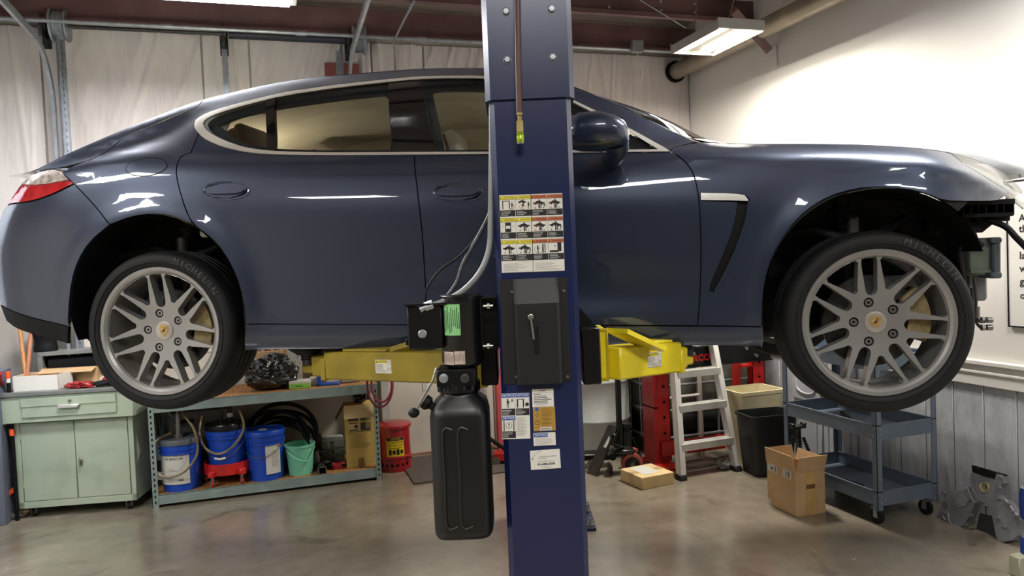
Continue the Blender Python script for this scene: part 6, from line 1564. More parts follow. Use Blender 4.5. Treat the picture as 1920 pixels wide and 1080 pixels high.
# white service door right of the rack, mat on the floor, red post
dr_ = thing('door_1', 'white door', None, RT(.80, N_BACK-.055, 0), YAW)
del dr_['label']; dr_['kind'] = 'structure'
mb = MB(); mb.b2((.06, 0, .01), (.98, .04, 2.03), 0, .004); mb.done('door_leaf', mat('door_paint', '#d8d2c6', .45, 0, .04, 4), dr_)
mb = MB(); mb.b2((0, -.015, 0), (.06, .05, 2.10), 0, .003); mb.b2((.98, -.015, 0), (1.04, .05, 2.10), 0, .003); mb.b2((0, -.015, 2.04), (1.04, .05, 2.10), 0, .003); mb.done('door_frame', mat('door_frame_paint', '#c3c1bc', .5), dr_)
q = atn(800, 722, N_BACK-.06); sx = to_rm(q)[0]-.80
mb = MB(); mb.b2((sx-.035, -.006, .54), (sx+.035, 0, .63), 0, .003); mb.b2((sx-.01, -.009, .56), (sx+.01, -.006, .61), 0, .002); mb.done('wall_plate', WHITE, dr_)
mb = MB(); mb.b2((.06, -.02, 0), (.98, .0, .012)); mb.done('threshold', mat('rusty_trim', '#9a6a58', .6), dr_)
mt = MB(); mt.b2((-.42, -.30, 0), (.42, .45, .012), 0, .004); mt.done('floor_mat', mat('dark_carpet', '#5b524c', .95, 0, .15, 60, bump=.5, bscale=200), None, RT(1.32, 5.72, 0), YAW, 'dark grey floor mat in front of the white door', 'mat')
q = atn(938, 800, 6.1); q.z = 0
mb = MB(); mb.b2((-.03, -.03, 0), (.05, .03, 1.3), 0, .003); rp = mb.done('red_post', mat('faded_red', '#c8585c', .5, 0, .06, 6), None, q, YAW, 'faded red upright post half hidden by the left edge of the blue column', 'post')
q = atz(930, 858, .05); t = thing('floor_jack', 'small red trolley jack tucked behind the blue column', 'jack', Vector((q.x, q.y, 0)), 0)
mb = MB(); mb.b2((-.02, -.06, .03), (.16, .06, .10), 0, .01); mb.done('jack_body', RED, t)
mb = MB(); mb.cyl((-.0, -.07, .035), (-.0, -.05, .035), .035, n=20); mb.cyl((-.0, .05, .035), (-.0, .07, .035), .035, n=20); mb.done('jack_wheels', STEEL, t)
mb = MB(); mb.loft([(.12, 0, .08), (-.16, -.02, .30)], .016, 8); mb.done('jack_handle', BLACKP, t)

# ------------------------------------------------------------------ right side of the workshop
# white plastic drum
def gz(px, py, n): q = atn(px, py, n); q.z = 0; return q
t = thing('white_drum', 'tall white plastic drum on the floor right of the blue column', 'drum', rm(2.52, 5.80, 0))
for k in range(1): pass
r = .30
mb = MB(); mb.lathe([(.0005, 0), (r*.95, 0), (r, .02), (r, .26), (r*1.025, .27), (r*1.025, .285), (r, .295), (r, .58), (r*1.025, .59), (r*1.025, .605), (r, .615), (r, 1.02), (r*.97, 1.05), (r*.9, 1.06), (.0005, 1.05)], 48); mb.done('drum_body', DRUMW, t)
mb = MB(); mb.lathe([(r*.93, 1.045), (r*.99, 1.05), (r*.99, 1.075), (r*.93, 1.08)], 48); mb.cyl((.12, -.1, 1.05), (.12, -.1, 1.085), .035, n=16); mb.done('drum_rim', DRUMW, t)
# IBC tote: dark liquid in a wire cage
t = thing('caged_tote', 'large plastic liquid tote in a grey steel cage behind the red press', 'tank', rm(2.83, 5.32, 0), YAW)
TW, TD, TH = 1.00, .98, 1.02
mb = MB(); mb.b2((.03, .03, .14), (TW-.03, TD-.03, TH+.10), 0, .05); mb.done('bottle', TOTE, t, sharp=50)
mb = MB(); mb.b2((.028, .026, .14), (TW-.028, TD-.03, .36), 0, .05); mb.done('dark_sediment', TOTED, t, sharp=50)
for k in range(6):
    for side in (0, 1):
        mb = MB(); x = .02+(TW-.04)*k/5; 
        if side == 0: mb.cyl((x, 0, .12), (x, 0, TH+.12), .010, n=8)
        else: mb.cyl((0, x, .12), (0, x, TH+.12), .010, n=8)
        mb.done('cage_upright', GALV, t)
for z_ in (.14, .36, .56, .80, 1.02, TH+.12):
    mb = MB(); mb.loft([(0, -.012, z_), (TW, -.012, z_), (TW, TD, z_), (0, TD, z_), (-.0, -.012, z_)], .011, 8); mb.done('cage_bar', GALV, t)
mb = MB()
for x in (0, TW/2-.05, TW-.1):
    mb.b2((x, 0, 0), (x+.1, TD, .10))
mb.b2((0, 0, .10), (TW, TD, .125)); mb.b2((0, 0, 0), (TW, .03, .02)); mb.done('pallet', DSTEEL, t)
# pallet jack
q = atz(1165, 888); t = thing('pallet_jack', 'worn black pallet jack with red wheels beside the white drum', 'pallet jack', Vector((q.x, q.y, 0)), 0)
def pj(px, py, dy=0.0): return at(px, py, q.y+dy)-Vector((q.x, q.y, 0))
mb = MB()   # sloping front plate
A, B, C_, D_ = pj(1104, 882, .05), pj(1122, 888, -.05), pj(1160, 800, .0), pj(1143, 797, .08)
def slab(mb, P, th, m=0):
    P = [Vector(p) for p in P]; n = (P[1]-P[0]).cross(P[2]-P[0]).normalized()*th; a = [mb.bm.verts.new(p) for p in P]; b_ = [mb.bm.verts.new(p+n) for p in P]; k = len(P)
    fs = [mb.bm.faces.new(a), mb.bm.faces.new(b_[::-1])]
    for i in range(k): fs.append(mb.bm.faces.new((a[i], b_[i], b_[(i+1) % k], a[(i+1) % k])))
    for f in fs: f.material_index = m
slab(mb, [A, B, C_, D_], .012); slab(mb, [pj(1101, 868, .1), pj(1122, 888, -.05), pj(1126, 886, -.05), pj(1112, 862, .1)], .01)
mb.box((pj(1145, 870).x, .05, .03), (.02, .16, .05))
pl = mb.done('front_plate', mat('worn_dark_steel', '#3e3834', .5, .4, .2, 12), t)
mb = MB(); a_, b_ = pj(1136, 838, -.01), pj(1146, 818, .01); slab(mb, [pj(1131, 838, -.015), pj(1136, 840, -.025), pj(1147, 820, -.01), pj(1142, 818, .0)], -.004); mb.done('white_sticker', PAPER, pl)
mb = MB(); mb.loft([pj(1161, 802, .03), pj(1158, 700, .05), pj(1156, 560, .08)], .022, 12); mb.done('tiller', SATINB, t)
mb = MB(); mb.cyl(pj(1176, 835, .0), pj(1175, 808, 0), .036, n=20); mb.cyl(pj(1175, 808, 0), pj(1175, 800, 0), .026, n=16); mb.cyl(pj(1175, 800), pj(1175, 794), .034, n=16); mb.cyl(pj(1163, 840), pj(1163, 795), .028, n=16)
mb.box(pj(1168, 845), (.16, .12, .035), 0, .008); mb.box(pj(1170, 853), (.26, .06, .02), 0, .006); mb.box(pj(1150, 822, .02), (.05, .1, .09), 0, .01)
for k in range(6): mb.cyl(pj(1157, 822+k*3), pj(1157, 823.6+k*3), .024, n=14)
mb.loft([pj(1168, 838, -.06), pj(1150, 832, -.07), pj(1158, 812, -.05)], .012, 8)
mb.loft([pj(1186, 820), pj(1197, 842), pj(1204, 870), pj(1212, 866)], .007, 6)
mb.cyl(pj(1149, 857, -.09), pj(1149, 857, .06), .026, n=18)
mb.done('hydraulic_pump', SATINB, t)
for dy in (-.02, .13):
    c = pj(1185, 875, dy); c.z = .078
    mb = MB(); mb.lathe([(.055, -.022), (.078, -.022), (.080, -.018), (.080, .018), (.078, .022), (.055, .022)], 36, Matrix.Translation(c) @ Matrix.Rotation(PI/2, 4, 'X')); w_ = mb.done('wheel', mat('red_polyurethane', '#b0564e', .5, 0, .1, 10), t)
    mb = MB(); mb.lathe([(.0005, .020), (.014, .022), (.018, .016), (.045, .008), (.056, .018), (.056, -.018), (.0005, -.018)], 30, Matrix.Translation(c) @ Matrix.Rotation(PI/2, 4, 'X')); mb.cyl(c+Vector((0, -.018, 0)), c+Vector((0, -.035, 0)), .016, n=14, m=1); mb.done('wheel_hub', [DSTEEL, STEEL], w_)
mb = MB(); mb.b2((-.55, .16, .06), (-.02, .30, .11), 0, .01); mb.done('fork', SATINB, t)
# red shop press
ps = 2.74; pn = 5.06
t = thing('shop_press', 'red steel H-frame shop press with black bolster behind the ladder', 'press', rm(ps-.02, pn, 0), YAW)
PW = .96
def channel(x, z0_, z1_, open_r):
    mb = MB(); w_, d_ = .115, .07
    if open_r: xs_ = (x, x+w_)
    mb.b2((x, 0, z0_), (x+w_, .006, z1_)); mb.b2((x, 0, z0_), (x+.006, d_, z1_)); mb.b2((x+w_-.006, 0, z0_), (x+w_, d_, z1_))
    o = mb.done('upright', RED, t)
    mb = MB()
    for k in range(int((z1_-z0_)/.12)): mb.cyl((x+w_*.55, -.0012, z0_+.1+k*.12), (x+w_*.55, .004, z0_+.1+k*.12), .012, n=12)
    mb.done('pin_holes', BLACKP, o, kind='stuff')
channel(0, .03, 1.75, 1); channel(PW-.10, .03, 1.75, 1)
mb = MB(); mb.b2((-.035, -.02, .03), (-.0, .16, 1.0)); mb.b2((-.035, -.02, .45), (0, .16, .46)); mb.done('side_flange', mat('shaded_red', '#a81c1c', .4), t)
mb = MB(); mb.b2((PW-.22, .10, .03), (PW-.14, .108, 1.75)); mb.b2((PW-.22, .0, .03), (PW-.214, .10, 1.75)); mb.b2((PW-.21, -.02, .70), (PW-.10, .1, .712)); mb.done('rear_upright', RED, t)
mb = MB(); mb.b2((.02, -.03, .08), (PW, .0, .19), 0, .003); mb.done('lower_crossbar', RED, t)
mb = MB(); mb.b2((-.04, -.16, 0), (.10, .20, .03), 0, .004); mb.done('foot', RED, t); mb = MB(); mb.b2((PW-.12, -.16, 0), (PW+.02, .20, .03), 0, .004); mb.done('foot', RED, t)
mb = MB(); mb.b2((.0, -.045, .755), (PW+.04, -.038, .895)); mb.b2((.0, -.06, .89), (PW+.04, -.03, .898)); mb.b2((.0, -.06, .745), (PW+.05, -.03, .755)); bl = mb.done('bolster_plate', SATINB, t)
for x, z_ in ((PW-.19, .855), (PW-.10, .79), (.30, .85), (.1, .72)):
    mb = MB(); mb.cyl((x, -.065, z_), (x, -.03, z_), .014, n=12); mb.done('pin', STEEL, t)
mb = MB(); mb.text('TORCO', .07, XZ(.20, -.047, .81), 0, 'LEFT', .0008, .003); mb.done('lettering', RED, bl, kind='stuff')
# yellow-brown sack/foam behind seen above the bolster
mb = MB(); mb.b2((-.30, -.08, 0), (.30, .08, .12), 0, .01); mb.done('brown_carton_on_tote', mat('mustard_card', '#8a7a3c', .8, 0, .15, 20), None, rm(3.30, 5.40, TH+.14), YAW, 'mustard brown carton lying on top of the caged tote', 'box')
mb = MB(); mb.blob((0, 0, .04), (.13, .10, .08), 0, .12, 3, 2); mb.done('clear_bag', mat('grey_film', '#7f7d7a', .2, 0, .3, 20), None, rm(3.10, 4.78, .0)+Vector((0, 0, .005)), YAW, 'small crumpled grey plastic bag on the floor behind the ladder', 'bag')
# aluminium step ladder
ld = thing('step_ladder', 'aluminium step ladder with five treads standing in front of the red press', 'ladder', rm(0, 0, 0))
lf, rf = atz(1282, 902, .0), atz(1388, 884, .0)
nl = to_rm(lf); nr = to_rm(rf)
topn = .42
def lp(f, px, py):       # point on leaning ladder plane through both feet
    base = Vector((lf.x, lf.y, 0)); e = (rf-lf).normalized(); back = Vector((-e.y, e.x, 0)); nrm = (Vector((0, 0, 1))*topn - back).normalized()
    nrm = (back*1.0 - Vector((0, 0, 1))*.28).normalized(); d = ray(px, py); k = (base-CAM).dot(nrm)/d.dot(nrm); return CAM+d*k
e_ = (rf-lf).normalized(); bk = Vector((-e_.y, e_.x, 0))
ld.location = (lf.x, lf.y, 0); L0 = Vector((lf.x, lf.y, 0))
LA, LB = lp(0, 1282, 899)-L0, lp(0, 1266, 640)-L0
RA, RB = lp(0, 1385, 882)-L0, lp(0, 1340, 640)-L0
def ext(a, b_, z_): d = (b_-a)/(b_.z-a.z); return a+d*(z_-a.z)
def rail(a, b_, nm, w_=.026, dp_=.062, m_=ALU):
    a = ext(a, b_, .02); b2_ = ext(a, b_, 1.62); mb = MB(); d = (b2_-a); L_ = d.length; T = Matrix.Translation(a) @ Matrix((( *[e_.x, bk.x*1.0, d.x/L_], 0), (*[e_.y, bk.y, d.y/L_], 0), (*[e_.z, bk.z, d.z/L_], 0), (0, 0, 0, 1)))
    mb.b2((-w_/2, 0, 0), (-w_/2+.004, dp_, L_), M=T); mb.b2((-w_/2, 0, 0), (w_/2, .004, L_), M=T); mb.b2((-w_/2, dp_-.004, 0), (w_/2, dp_, L_), M=T)
    o = mb.done(nm, m_, ld)
    mb = MB(); mb.b2((-w_/2-.006, -.006, -.022), (w_/2+.006, dp_+.006, .02), 0, .004, T); mb.done('rubber_foot', RUBBER, o)
rail(LA, LB, 'front_rail', .046); rail(RA, RB, 'front_rail', .046)
def zrail(py, px): return (lp(0, px, py)-L0).z
for py in (838, 778, 700+6, 662-12, 600):
    pass
for pyl in (840, 768, 710+0, 690-12-0):
    pass
steps = [(1278, 835), (1277, 762), (1272, 698), (1270, 640)]
for px, py in steps:
    z_ = (lp(0, px, py)-L0).z; a = ext(LA, LB, z_); b_ = ext(RA, RB, z_); mb = MB(); d = b_-a; T = Matrix.Translation(a) @ Matrix(((e_.x, bk.x, 0, 0), (e_.y, bk.y, 0, 0), (0, 0, 1, 0), (0, 0, 0, 1)))
    w_ = d.length; mb.b2((.0, -.012, 0), (w_, .075, .004), M=T); mb.b2((.0, -.014, -.045), (w_, -.010, .004), M=T); mb.b2((.0, .071, -.02), (w_, .075, .004), M=T)
    for k in range(6): mb.b2((0, .0+k*.011, .004), (w_, .003+k*.011, .0055), M=T)
    mb.done('tread', ALU, ld)
# rear rails
LA2, LB2 = LA+bk*.40+e_*.03, ext(LA, LB, 1.6)+bk*.06; RA2, RB2 = RA+bk*.40-e_*.03, ext(RA, RB, 1.6)+bk*.06
for a, b_ in ((LA2, LB2), (RA2, RB2)):
    a = Vector((a.x, a.y, .01)); mb = MB(); mb.loft([a, b_], .017, 4); mb.done('rear_rail', ALU, ld)
for z_ in (.16, .50, .80):
    f = (z_)/1.6; a = LA2.lerp(LB2, f); b_ = RA2.lerp(RB2, f); mb = MB(); mb.loft([a, b_], .012, 4); mb.done('rear_bar', ALU, ld)
zb = (lp(0, 1278, 835)-L0).z
for a, b_, s_ in ((LA, LB, 1), (RA, RB, -1)):
    mb = MB(); mb.loft([ext(a, b_, zb-.14)+bk*.03, ext(a, b_, zb)+e_*s_*.09+bk*.03], .007, 6); mb.done('diagonal_brace', ALU, ld)
# waste bins
def bin_(name, p, rz, w_, d_, h_, m_, label):
    t = thing(name, label, 'waste bin', p, rz); mb = MB(); k = .80
    def ring(sx, sy, z_, r):
        P = []
        for cx, cy, a0 in ((sx-r, sy-r, 0), (-sx+r, sy-r, 90), (-sx+r, -sy+r, 180), (sx-r, -sy+r, 270)):
            for j in range(5): a = math.radians(a0+j*22.5); P.append(mb.bm.verts.new((cx+r*math.cos(a), cy+r*math.sin(a), z_)))
        return P
    R = [ring(w_/2*k, d_/2*k, 0, .03), ring(w_/2*.98, d_/2*.98, h_*.95, .04), ring(w_/2*1.04, d_/2*1.04, h_*.955, .045), ring(w_/2*1.05, d_/2*1.05, h_, .045), ring(w_/2*.97, d_/2*.97, h_, .04), ring(w_/2*k*.95, d_/2*k*.95, .02, .03)]
    for A, B in zip(R, R[1:]):
        for i in range(20): mb.bm.faces.new((A[i], A[(i+1) % 20], B[(i+1) % 20], B[i]))
    mb.bm.faces.new(R[0]); mb.bm.faces.new(R[-1]); mb.done('bin_body', m_, t); return t
bin_('waste_bin', rm(3.45, 4.90, 0), YAW, .38, .30, .56, BIN, 'cream plastic waste bin behind the black bin')
bin_('waste_bin', rm(3.36, 4.60, 0), YAW-.1, .37, .27, .44, mat('black_bin_plastic', '#1a1b1d', .5, 0, .1, 8), 'black plastic waste bin between the ladder and the cart')
# flat closed carton
a, b_, c = atz(1163, 903), atz(1205, 917), atz(1264, 905)
rz = math.atan2(c.y-b_.y, c.x-b_.x); w_ = (c-b_).length; d_ = (a-b_).length
t = thing('flat_carton', 'small flat taped tan carton lying on the floor by the ladder foot', 'box', Vector(((a.x+c.x)/2, (a.y+c.y)/2, 0)), rz)
mb = MB(); mb.b2((-w_/2, -d_/2-.02, 0), (w_/2, d_/2+.02, .085), 0, .004); mb.done('carton', CARDL, t)
mb = MB(); mb.b2((-w_*.28, -d_*.36, .085), (w_*.22, d_*.45, .0865)); mb.done('address_label', PAPER, t)
mb = MB(); mb.b2((-w_/2-.001, -.03, .0), (w_/2+.001, .03, .0858)); mb.done('tape', mat('clear_tape', '#d2b27c', .25), t)
# open carton in front of the cart
a, b_, c = atz(1440, 944), atz(1493, 970), atz(1547, 962)
rz = math.atan2(c.y-b_.y, c.x-b_.x); w_ = (c-b_).length*1.02; d_ = (Vector((a.x, a.y))-Vector((b_.x, b_.y))).length
ang = math.atan2(a.y-b_.y, a.x-b_.x)-rz
t = thing('open_carton', 'open brown cardboard box with flaps up on the floor before the cart', 'box', Vector((b_.x, b_.y, 0)), rz)
ob = MB(); hh = .27; h4 = .004
dx, dy = math.cos(ang)*d_, math.sin(ang)*d_
Q = [Vector((0, 0, 0)), Vector((w_, 0, 0)), Vector((w_+dx, dy, 0)), Vector((dx, dy, 0))]
up = Vector((0, 0, hh))
for i in range(4): slab(ob, [Q[i], Q[(i+1) % 4], Q[(i+1) % 4]+up, Q[i]+up], -.004)
slab(ob, Q, .004); ob.done('carton', CARD, t)
cen = sum(Q, Vector())/4
for i, (fl, tilt) in enumerate(((.10, .35), (.07, .25), (.085, .25), (.10, .15))):
    A, B = Q[i]+up, Q[(i+1) % 4]+up; o_ = ((A+B)/2-up-cen).normalized(); ob = MB(); off = Vector((0, 0, fl))+o_*fl*tilt; ins = (B-A)*.03
    slab(ob, [A, B, B+off-ins, A+off+ins], .004); ob.done('flap', CARD, t)
ob = MB(); o0 = Vector((0, -.0015, 0))
def fr_(x0, x1, z0_, z1_, m_): ob.quad([o0+Vector((x0, 0, z0_)), o0+Vector((x1, 0, z0_)), o0+Vector((x1, 0, z1_)), o0+Vector((x0, 0, z1_))], m_)
fr_(w_*.36, w_*.66, 0.0, hh*.98, 0); fr_(w_*.36, w_*.66, hh*.60, hh*.70, 1)
u = (Q[3]-Q[0]).normalized(); n0_ = Vector((u.y, -u.x, 0)); n0_ = n0_ if n0_.dot(cen-Q[0]) < 0 else -n0_
def sd(f0, f1, z0_, z1_, m_, k=.0018): ob.quad([Q[0]+u*d_*f0+n0_*k+Vector((0, 0, z0_)), Q[0]+u*d_*f1+n0_*k+Vector((0, 0, z0_)), Q[0]+u*d_*f1+n0_*k+Vector((0, 0, z1_)), Q[0]+u*d_*f0+n0_*k+Vector((0, 0, z1_))], m_)
ob.done('tape', [mat('light_tape', '#cba564', .4), mat('dark_slot', '#8a6434', .8)], t, kind='stuff'); ob = MB()
sd(.12, .42, hh*.82, hh*1.0, 2); sd(.62, .97, hh*.82, hh*1.0, 2); sd(.18, .24, hh*.84, hh*.97, 3, .0022); sd(.28, .32, hh*.84, hh*.97, 3, .0022); sd(.66, .70, hh*.84, hh*.97, 3, .0022); sd(.76, .85, hh*.86, hh*.93, 3, .0022); sd(.88, .99, .0, hh*.14, 2)
ob.done('paper_labels', [PAPER, PAPER, PAPER, GREYINK], t, kind='stuff')
# service cart
ct = thing('service_cart', 'blue-grey steel three-shelf service cart on casters under the front wheel', 'cart', rm(3.235, 3.42, 0), YAW)
KW, KD = .44, .82
for x, fx in ((0, 1), (KW, -1)):
    for y, fy in ((0, 1), (KD, -1)):
        mb = MB(); mb.b2((x, y, .09), (x+fx*.036, y+fy*.003, 1.0)); mb.b2((x, y, .09), (x+fx*.003, y+fy*.036, 1.0)); o = mb.done('corner_post', CART, ct)
        mb = MB()
        for z_ in (.14, .17, .53, .56, .93, .96):
            mb.cyl((x+fx*.02, y-fy*.001, z_), (x+fx*.02, y-fy*.006, z_), .006, n=8); mb.cyl((x-fx*.001, y+fy*.02, z_), (x-fx*.006, y+fy*.02, z_), .006, n=8)
        mb.done('post_bolts', GALV, o, kind='stuff')
for z_ in (.115, .50, .90):
    mb = MB(); mb.b2((.004, .004, z_), (KW-.004, KD-.004, z_+.006)); 
    for a, b_ in (((.003, .003, z_-.0), (KW-.003, .007, z_+.085)), ((.003, KD-.007, z_), (KW-.003, KD-.003, z_+.085)), ((.003, .003, z_), (.007, KD-.003, z_+.085)), ((KW-.007, .003, z_), (KW-.003, KD-.003, z_+.085))): mb.b2(a, b_)
    for a, b_ in (((.0, .0, z_+.080), (KW, .012, z_+.086)), ((.0, .0, z_+.080), (.012, KD, z_+.086)), ((KW-.012, 0, z_+.08), (KW, KD, z_+.086))): mb.b2(a, b_)
    mb.done('shelf_tray', CART, ct)
for x in (.04, KW-.04):
    for y in (.05, KD-.05):
        mb = MB(); mb.b2((x-.02, y-.03, .088), (x+.02, y+.03, .094)); mb.b2((x-.016, y-.015, .035), (x-.012, y+.015, .09)); mb.b2((x+.012, y-.015, .035), (x+.016, y+.015, .09)); c = mb.done('caster', GALV, ct)
        mb = MB(); mb.cyl((x-.011, y, .045), (x+.011, y, .045), .045, n=24); mb.done('caster_wheel', RUBBER, c)
mb = MB(); mb.loft([(0, 0, 0), (.25, .45, 0)], .012, 8); mb.done('pry_bar', BLACKP, None, rm(3.30, 3.60, .518), YAW, 'black bar lying on the middle shelf of the blue-grey cart', 'bar')
mb = MB(); mb.b2((0, 0, 0), (.16, .40, .012), 0, .002); mb.done('flat_tray', BLACKP, None, rm(3.27, 3.72, .122), YAW+.1, 'black flat panel lying on the bottom shelf of the cart', 'panel')
mb = MB(); mb.loft([(0, 0, 0), (.18, -.03, 0)], .006, 8); mb.done('wooden_stick', mat('pale_wood', '#c8a884', .6), None, rm(3.27, 3.50, .128), YAW, 'thin pale wooden stick at the front of the cart bottom shelf', 'stick')
# white cabinet with arched doors against the right wall
wc = thing('white_cabinet', 'low white cabinet with arched panel doors against the right wall behind the cart', 'cabinet', rm(S_RIGHT-.165, 4.05, 0), YAW)
mb = MB(); mb.b2((0, 0, 0), (.135, .68, 1.02), 0, .004); mb.done('cabinet_body', mat('grey_white_paint', '#b9bac0', .5, 0, .05, 6), wc)
for k, (a, b_) in enumerate(((.02, .33), (.35, .66))):
    mb = MB(); mb.b2((-.018, a, .50), (0, b_, 1.0), 0, .004); mb.b2((-.018, a, .02), (0, b_, .47), 0, .004); d_ = mb.done('door', MATS['grey_white_paint'], wc)
    mb = MB(); c = (a+b_)/2; hw_ = (b_-a)/2-.05
    P = [(-.02, c-hw_, .60), (-.02, c-hw_, .94), (-.02, c+hw_, .94), (-.02, c+hw_, .60)]+[(-.02, c+hw_*math.cos(PI*j/8), .60-.05*math.sin(PI*j/8)) for j in range(1, 8)]
    mb.loft(P, .007, 6, closed=True); mb.loft([(-.02, c-hw_, .06), (-.02, c+hw_, .06), (-.02, c+hw_, .42), (-.02, c-hw_, .42)], .007, 6, closed=True); mb.done('door_moulding', MATS['grey_white_paint'], d_)
# jack stand behind the box
q = atz(1496, 848); q = rm(3.42, 4.30, 0)
q = atn(1497, 850, 4.35); q.z = 0
t = thing('axle_stand', 'dark steel axle stand standing between the cart and the bins', 'axle stand', q, YAW)
for sx in (-1, 1):
    for sy in (-1, 1):
        mb = MB(); mb.loft([(sx*.10, sy*.10, 0), (sx*.025, sy*.025, .30)], .014, 4); mb.done('leg', DSTEEL, t)
mb = MB(); mb.cyl((0, 0, .26), (0, 0, .36), .022, n=12); mb.b2((-.06, -.025, .36), (.06, .025, .385), 0, .008); mb.b2((-.06, -.025, .385), (-.035, .025, .40), 0, .004); mb.b2((.035, -.025, .385), (.06, .025, .40), 0, .004)
for k in range(7): mb.b2((-.012, -.028, .16+k*.018), (.012, -.018, .170+k*.018))
mb.done('ratchet_saddle', DSTEEL, t)
# engine timing cover leaning on the wall
ENs = to_rm(atz(1830, 1000))
org = rm(3.66, 3.18, 0); plane_s = 3.70
ec = thing('engine_cover', 'grey cast alloy engine front cover leaning against the boarded wall', 'engine part', org, 0)
nrm_w = Vector((-CY, -SY, .22)).normalized()     # faces left and a little up
def ep(px, py, off=0.0, M0=Vector((0, 0, 0))):
    d = ray(px, py); base = rm(3.64, 3.1, 0.0); k = (base-CAM).dot(nrm_w)/d.dot(nrm_w); return CAM+d*k+nrm_w*off-org
def zc(P): return [(1700+x/4.695, 850+y/4.695) for x, y in P]
def plate(name, P, th, m_, holes=(), off=0.0, bevel=.004, parent=ec):
    mb = MB(); F = [ep(x, y, off) for x, y in P]; B = [p-nrm_w*th for p in F]
    # triangulate through 2D
    ex = (F[1]-F[0]).normalized(); ex = Vector((-SY, CY, 0)); ey = nrm_w.cross(ex)
    to2 = lambda p: (p.dot(ex), p.dot(ey)); o2 = resample([to2(p) for p in F], .012)
    H = [resample([to2(ep(x, y, off)) for x, y in h], .012) for h in holes]
    V_, F_ = tri_region(o2, H, .02); c0 = F[0]-ex*F[0].dot(ex)-ey*F[0].dot(ey)
    top = [mb.bm.verts.new(c0+ex*v.x+ey*v.y) for v in V_]; bot = [mb.bm.verts.new(c0+ex*v.x+ey*v.y-nrm_w*th) for v in V_]
    cnt = set()
    for f in F_:
        mb.bm.faces.new([top[k] for k in f]); mb.bm.faces.new([bot[k] for k in f[::-1]])
        for i in range(3): cnt.add((f[i], f[(i+1) % 3]))
    for a, b_ in cnt:
        if (b_, a) not in cnt: mb.bm.faces.new((top[b_], top[a], bot[a], bot[b_]))
    return mb.done(name, m_, parent, sharp=30)
main = zc([(555, 190), (575, 165), (640, 190), (700, 215), (775, 235), (790, 180), (845, 190), (848, 260), (800, 300), (800, 360), (830, 400), (870, 410), (905, 450), (945, 510), (1000, 570), (1035, 640), (1040, 700), (950, 740), (940, 760), (860, 780), (800, 785), (780, 700), (765, 620), (750, 540), (715, 470), (650, 425), (600, 430), (575, 500), (545, 570), (500, 630), (440, 670), (400, 685), (360, 640), (345, 590), (320, 560), (330, 520), (360, 470), (330, 410), (325, 370), (350, 330), (430, 320), (500, 325), (540, 300), (570, 290)])
hole = zc([(690+38*math.cos(a), 298+46*math.sin(a)) for a in [2*PI*k/16 for k in range(16)]])
plate('cast_cover', main, .05, CASTM, [hole])
mb = MB(); cc = zc([(690, 298)])[0]; c3 = ep(*cc, .004); rr2 = (ep(cc[0]+8.3, cc[1], .004)-c3).length*.95
mb.lathe([(rr2*.82, -.03), (rr2*.82, .004), (rr2*1.02, .006), (rr2*1.06, 0), (rr2*1.06, -.03)], 28, Matrix.Translation(c3) @ nrm_w.to_track_quat('Z', 'Y').to_matrix().to_4x4() @ Matrix.Diagonal((1, 1, 1, 1))); mb.done('oil_seal_ring', mat('pale_brass', '#cbbf90', .35, .5, .1, 30), ec)
plate('raised_pad', zc([(440, 400), (480, 340), (560, 410), (530, 465), (470, 480), (420, 455)]), .012, CASTM, [], .012)
plate('raised_arc', zc([(580, 210), (600, 320), (640, 390), (700, 430), (705, 440), (640, 405), (590, 330), (572, 215)]), .010, CASTM, [], .014)
plate('dark_gasket', zc([(565, 103), (850, 185), (845, 200), (775, 185), (770, 225), (700, 205), (640, 185), (575, 165)]), .03, BLACKP, [], -.004)
plate('base_flange', zc([(350, 640), (440, 675), (560, 660), (545, 700), (400, 695)]), .04, DSTEEL, [], -.01)
plate('lower_foot', zc([(800, 780), (870, 780), (860, 850), (780, 870)]), .04, DSTEEL, [], .0)
mb = MB()
rim = cr_curve([ep(*q_, .004) for q_ in zc([(870, 410), (905, 450), (945, 510), (1000, 570), (1035, 640)])], 4); mb.loft(rim, .008, 8)
rim = cr_curve([ep(*q_, .004) for q_ in zc([(345, 590), (325, 555), (345, 520), (370, 540), (380, 600), (420, 650)])], 4); mb.loft(rim, .006, 8)
rim = cr_curve([ep(*q_, .004) for q_ in zc([(540, 300), (555, 340), (600, 430), (650, 425), (715, 470)])], 4); mb.loft(rim, .005, 8)
mb.done('cast_ribs', CASTM, ec)
for x, y in ((830, 210), (825, 300), (815, 400), (912, 445), (950, 515), (1000, 560), (335, 350), (345, 525), (580, 550), (535, 635), (870, 650), (815, 570), (500, 680), (470, 445), (960, 550), (430, 485)):
    p = ep(*zc([(x, y)])[0], .0); mb = MB(); mb.cyl(p, p+nrm_w*.016, .010, n=10, m=0); mb.cyl(p+nrm_w*.016, p+nrm_w*.022, .0065, n=6, m=1); mb.done('bolt_boss', [CASTM, STEEL], ec)
mb = MB(); P = [ep(*q_, -.03) for q_ in zc([(320, 430), (300, 490), (270, 550), (245, 585)])]; cv = cr_curve(P, 8); mb.loft(cv, [.020+.003*(k % 2) for k in range(len(cv))], 14); mb.done('ribbed_boot', mat('grey_rubber', '#6c6a6c', .6), ec)
plate('rear_web', zc([(590, 520), (750, 560), (790, 800), (600, 700), (560, 660)]), .01, mat('dark_webbing', '#2a2a2c', .6), [], -.045)
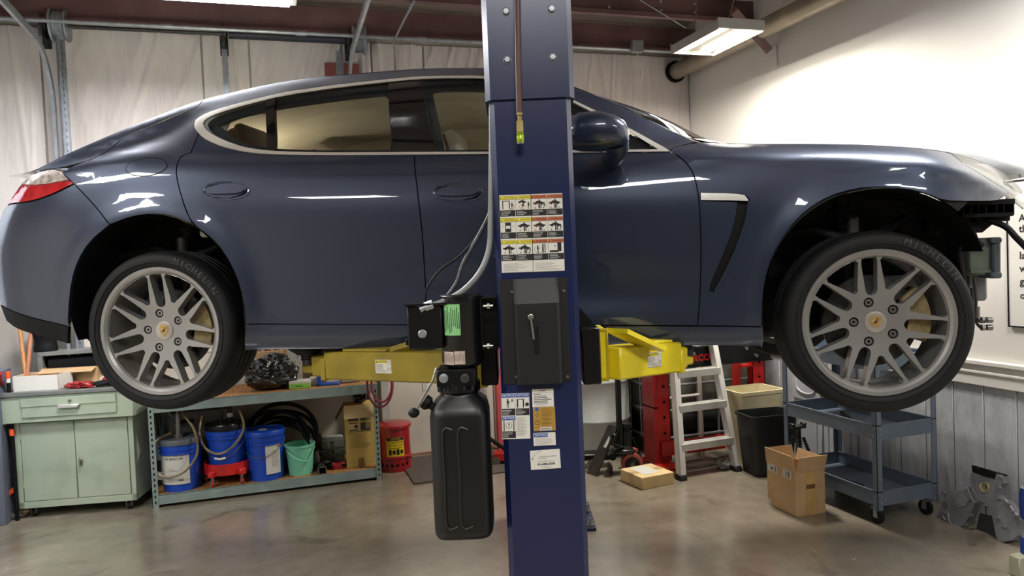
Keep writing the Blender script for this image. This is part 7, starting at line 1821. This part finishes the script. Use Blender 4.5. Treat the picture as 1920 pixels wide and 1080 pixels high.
# blue drum edge at the right frame edge
q = at(1938, 1000, 3.55); q.z = 0
t = thing('blue_container', 'blue container edge at the far right of the picture', 'container', q, 0)
mb = MB(); mb.lathe([(.0005, 0), (.055, 0), (.055, .17), (.050, .18), (.050, .27), (.055, .28), (.055, .39), (.05, .42), (.0005, .43)], 32, mats=[0, 0, 0, 1, 0, 0, 0, 1]); mb.done('container_body', [mat('navy_blue_plastic', '#1c3a86', .4), mat('grey_label', '#8b8c8e', .6)], t)
mb = MB(); mb.lathe([(.0005, .43), (.03, .43), (.035, .47), (.02, .50), (.0005, .505)], 24); mb.done('container_cap', GALV, t)
q = atz(1908, 1078, .0); mb = MB(); mb.b2((-.05, -.03, .0), (.05, .03, .10), 0, .006); mb.done('pale_block', mat('pale_olive', '#a7a68e', .6), None, Vector((q.x+.02, q.y, 0)), .3, 'small pale olive block at the lower right corner', 'block')
# poster on the right wall
P0_, P1_ = ats(1888, 340, S_RIGHT-.004), ats(1886, 612, S_RIGHT-.004)
pr0, pr1 = to_rm(P0_), to_rm(P1_)
t = thing('poster', 'white framed notice with black serif text on the right wall', 'poster', rm(S_RIGHT-.012, pr0[1], pr1[2]), YAW)
PHh = pr0[2]-pr1[2]; PWd = .85
mb = MB(); mb.b2((0, -PWd, 0), (.006, 0, PHh)); mb.done('sheet', mat('poster_white', '#dcd9d2', .35, 0, .01, 4), t)
mb = MB(); mb.b2((-.003, -PWd, 0), (.002, 0, .008)); mb.b2((-.003, -PWd, PHh-.008), (.002, 0, PHh)); mb.b2((-.003, -.008, 0), (.002, 0, PHh)); mb.b2((-.003, -PWd, 0), (.002, -PWd+.008, PHh)); mb.done('black_border', BLACKP, t)
mb = MB(); lines = ['A customer is', 'the most important', 'visitor. He is not', 'late, we are here to', 'work and to serve', 'gladly each one', 'of our people']
cu_z = [ats(1905, y, S_RIGHT-.01).z-pr1[2] for y in (410, 430, 455, 480, 504, 528, 554)]
TY = lambda y, z_: Matrix.Translation((-.0008, y, z_)) @ Matrix.Rotation(-PI/2, 4, 'Z') @ Matrix.Rotation(PI/2, 4, 'X')
yo = to_rm(ats(1912, 480, S_RIGHT-.01))[1]-pr0[1]
for s_, z_ in zip(['A', 'the', '', 'later', 'we', 'give', 'our'], cu_z):
    if s_: mb.text(s_, .055, TY(yo, z_), 0, 'LEFT', 0, .0012)
mb.done('lettering', INK, t)
# rusted plate and marks on the wall near the lamp are left to the wall's own paint

# turn the whole workshop so that its walls lie along the world axes
_turn = Matrix.Rotation(-YAW, 4, 'Z')
bpy.context.view_layer.update()
for o in list(bpy.context.scene.objects):
    if o.parent is None: o.matrix_world = _turn @ o.matrix_world
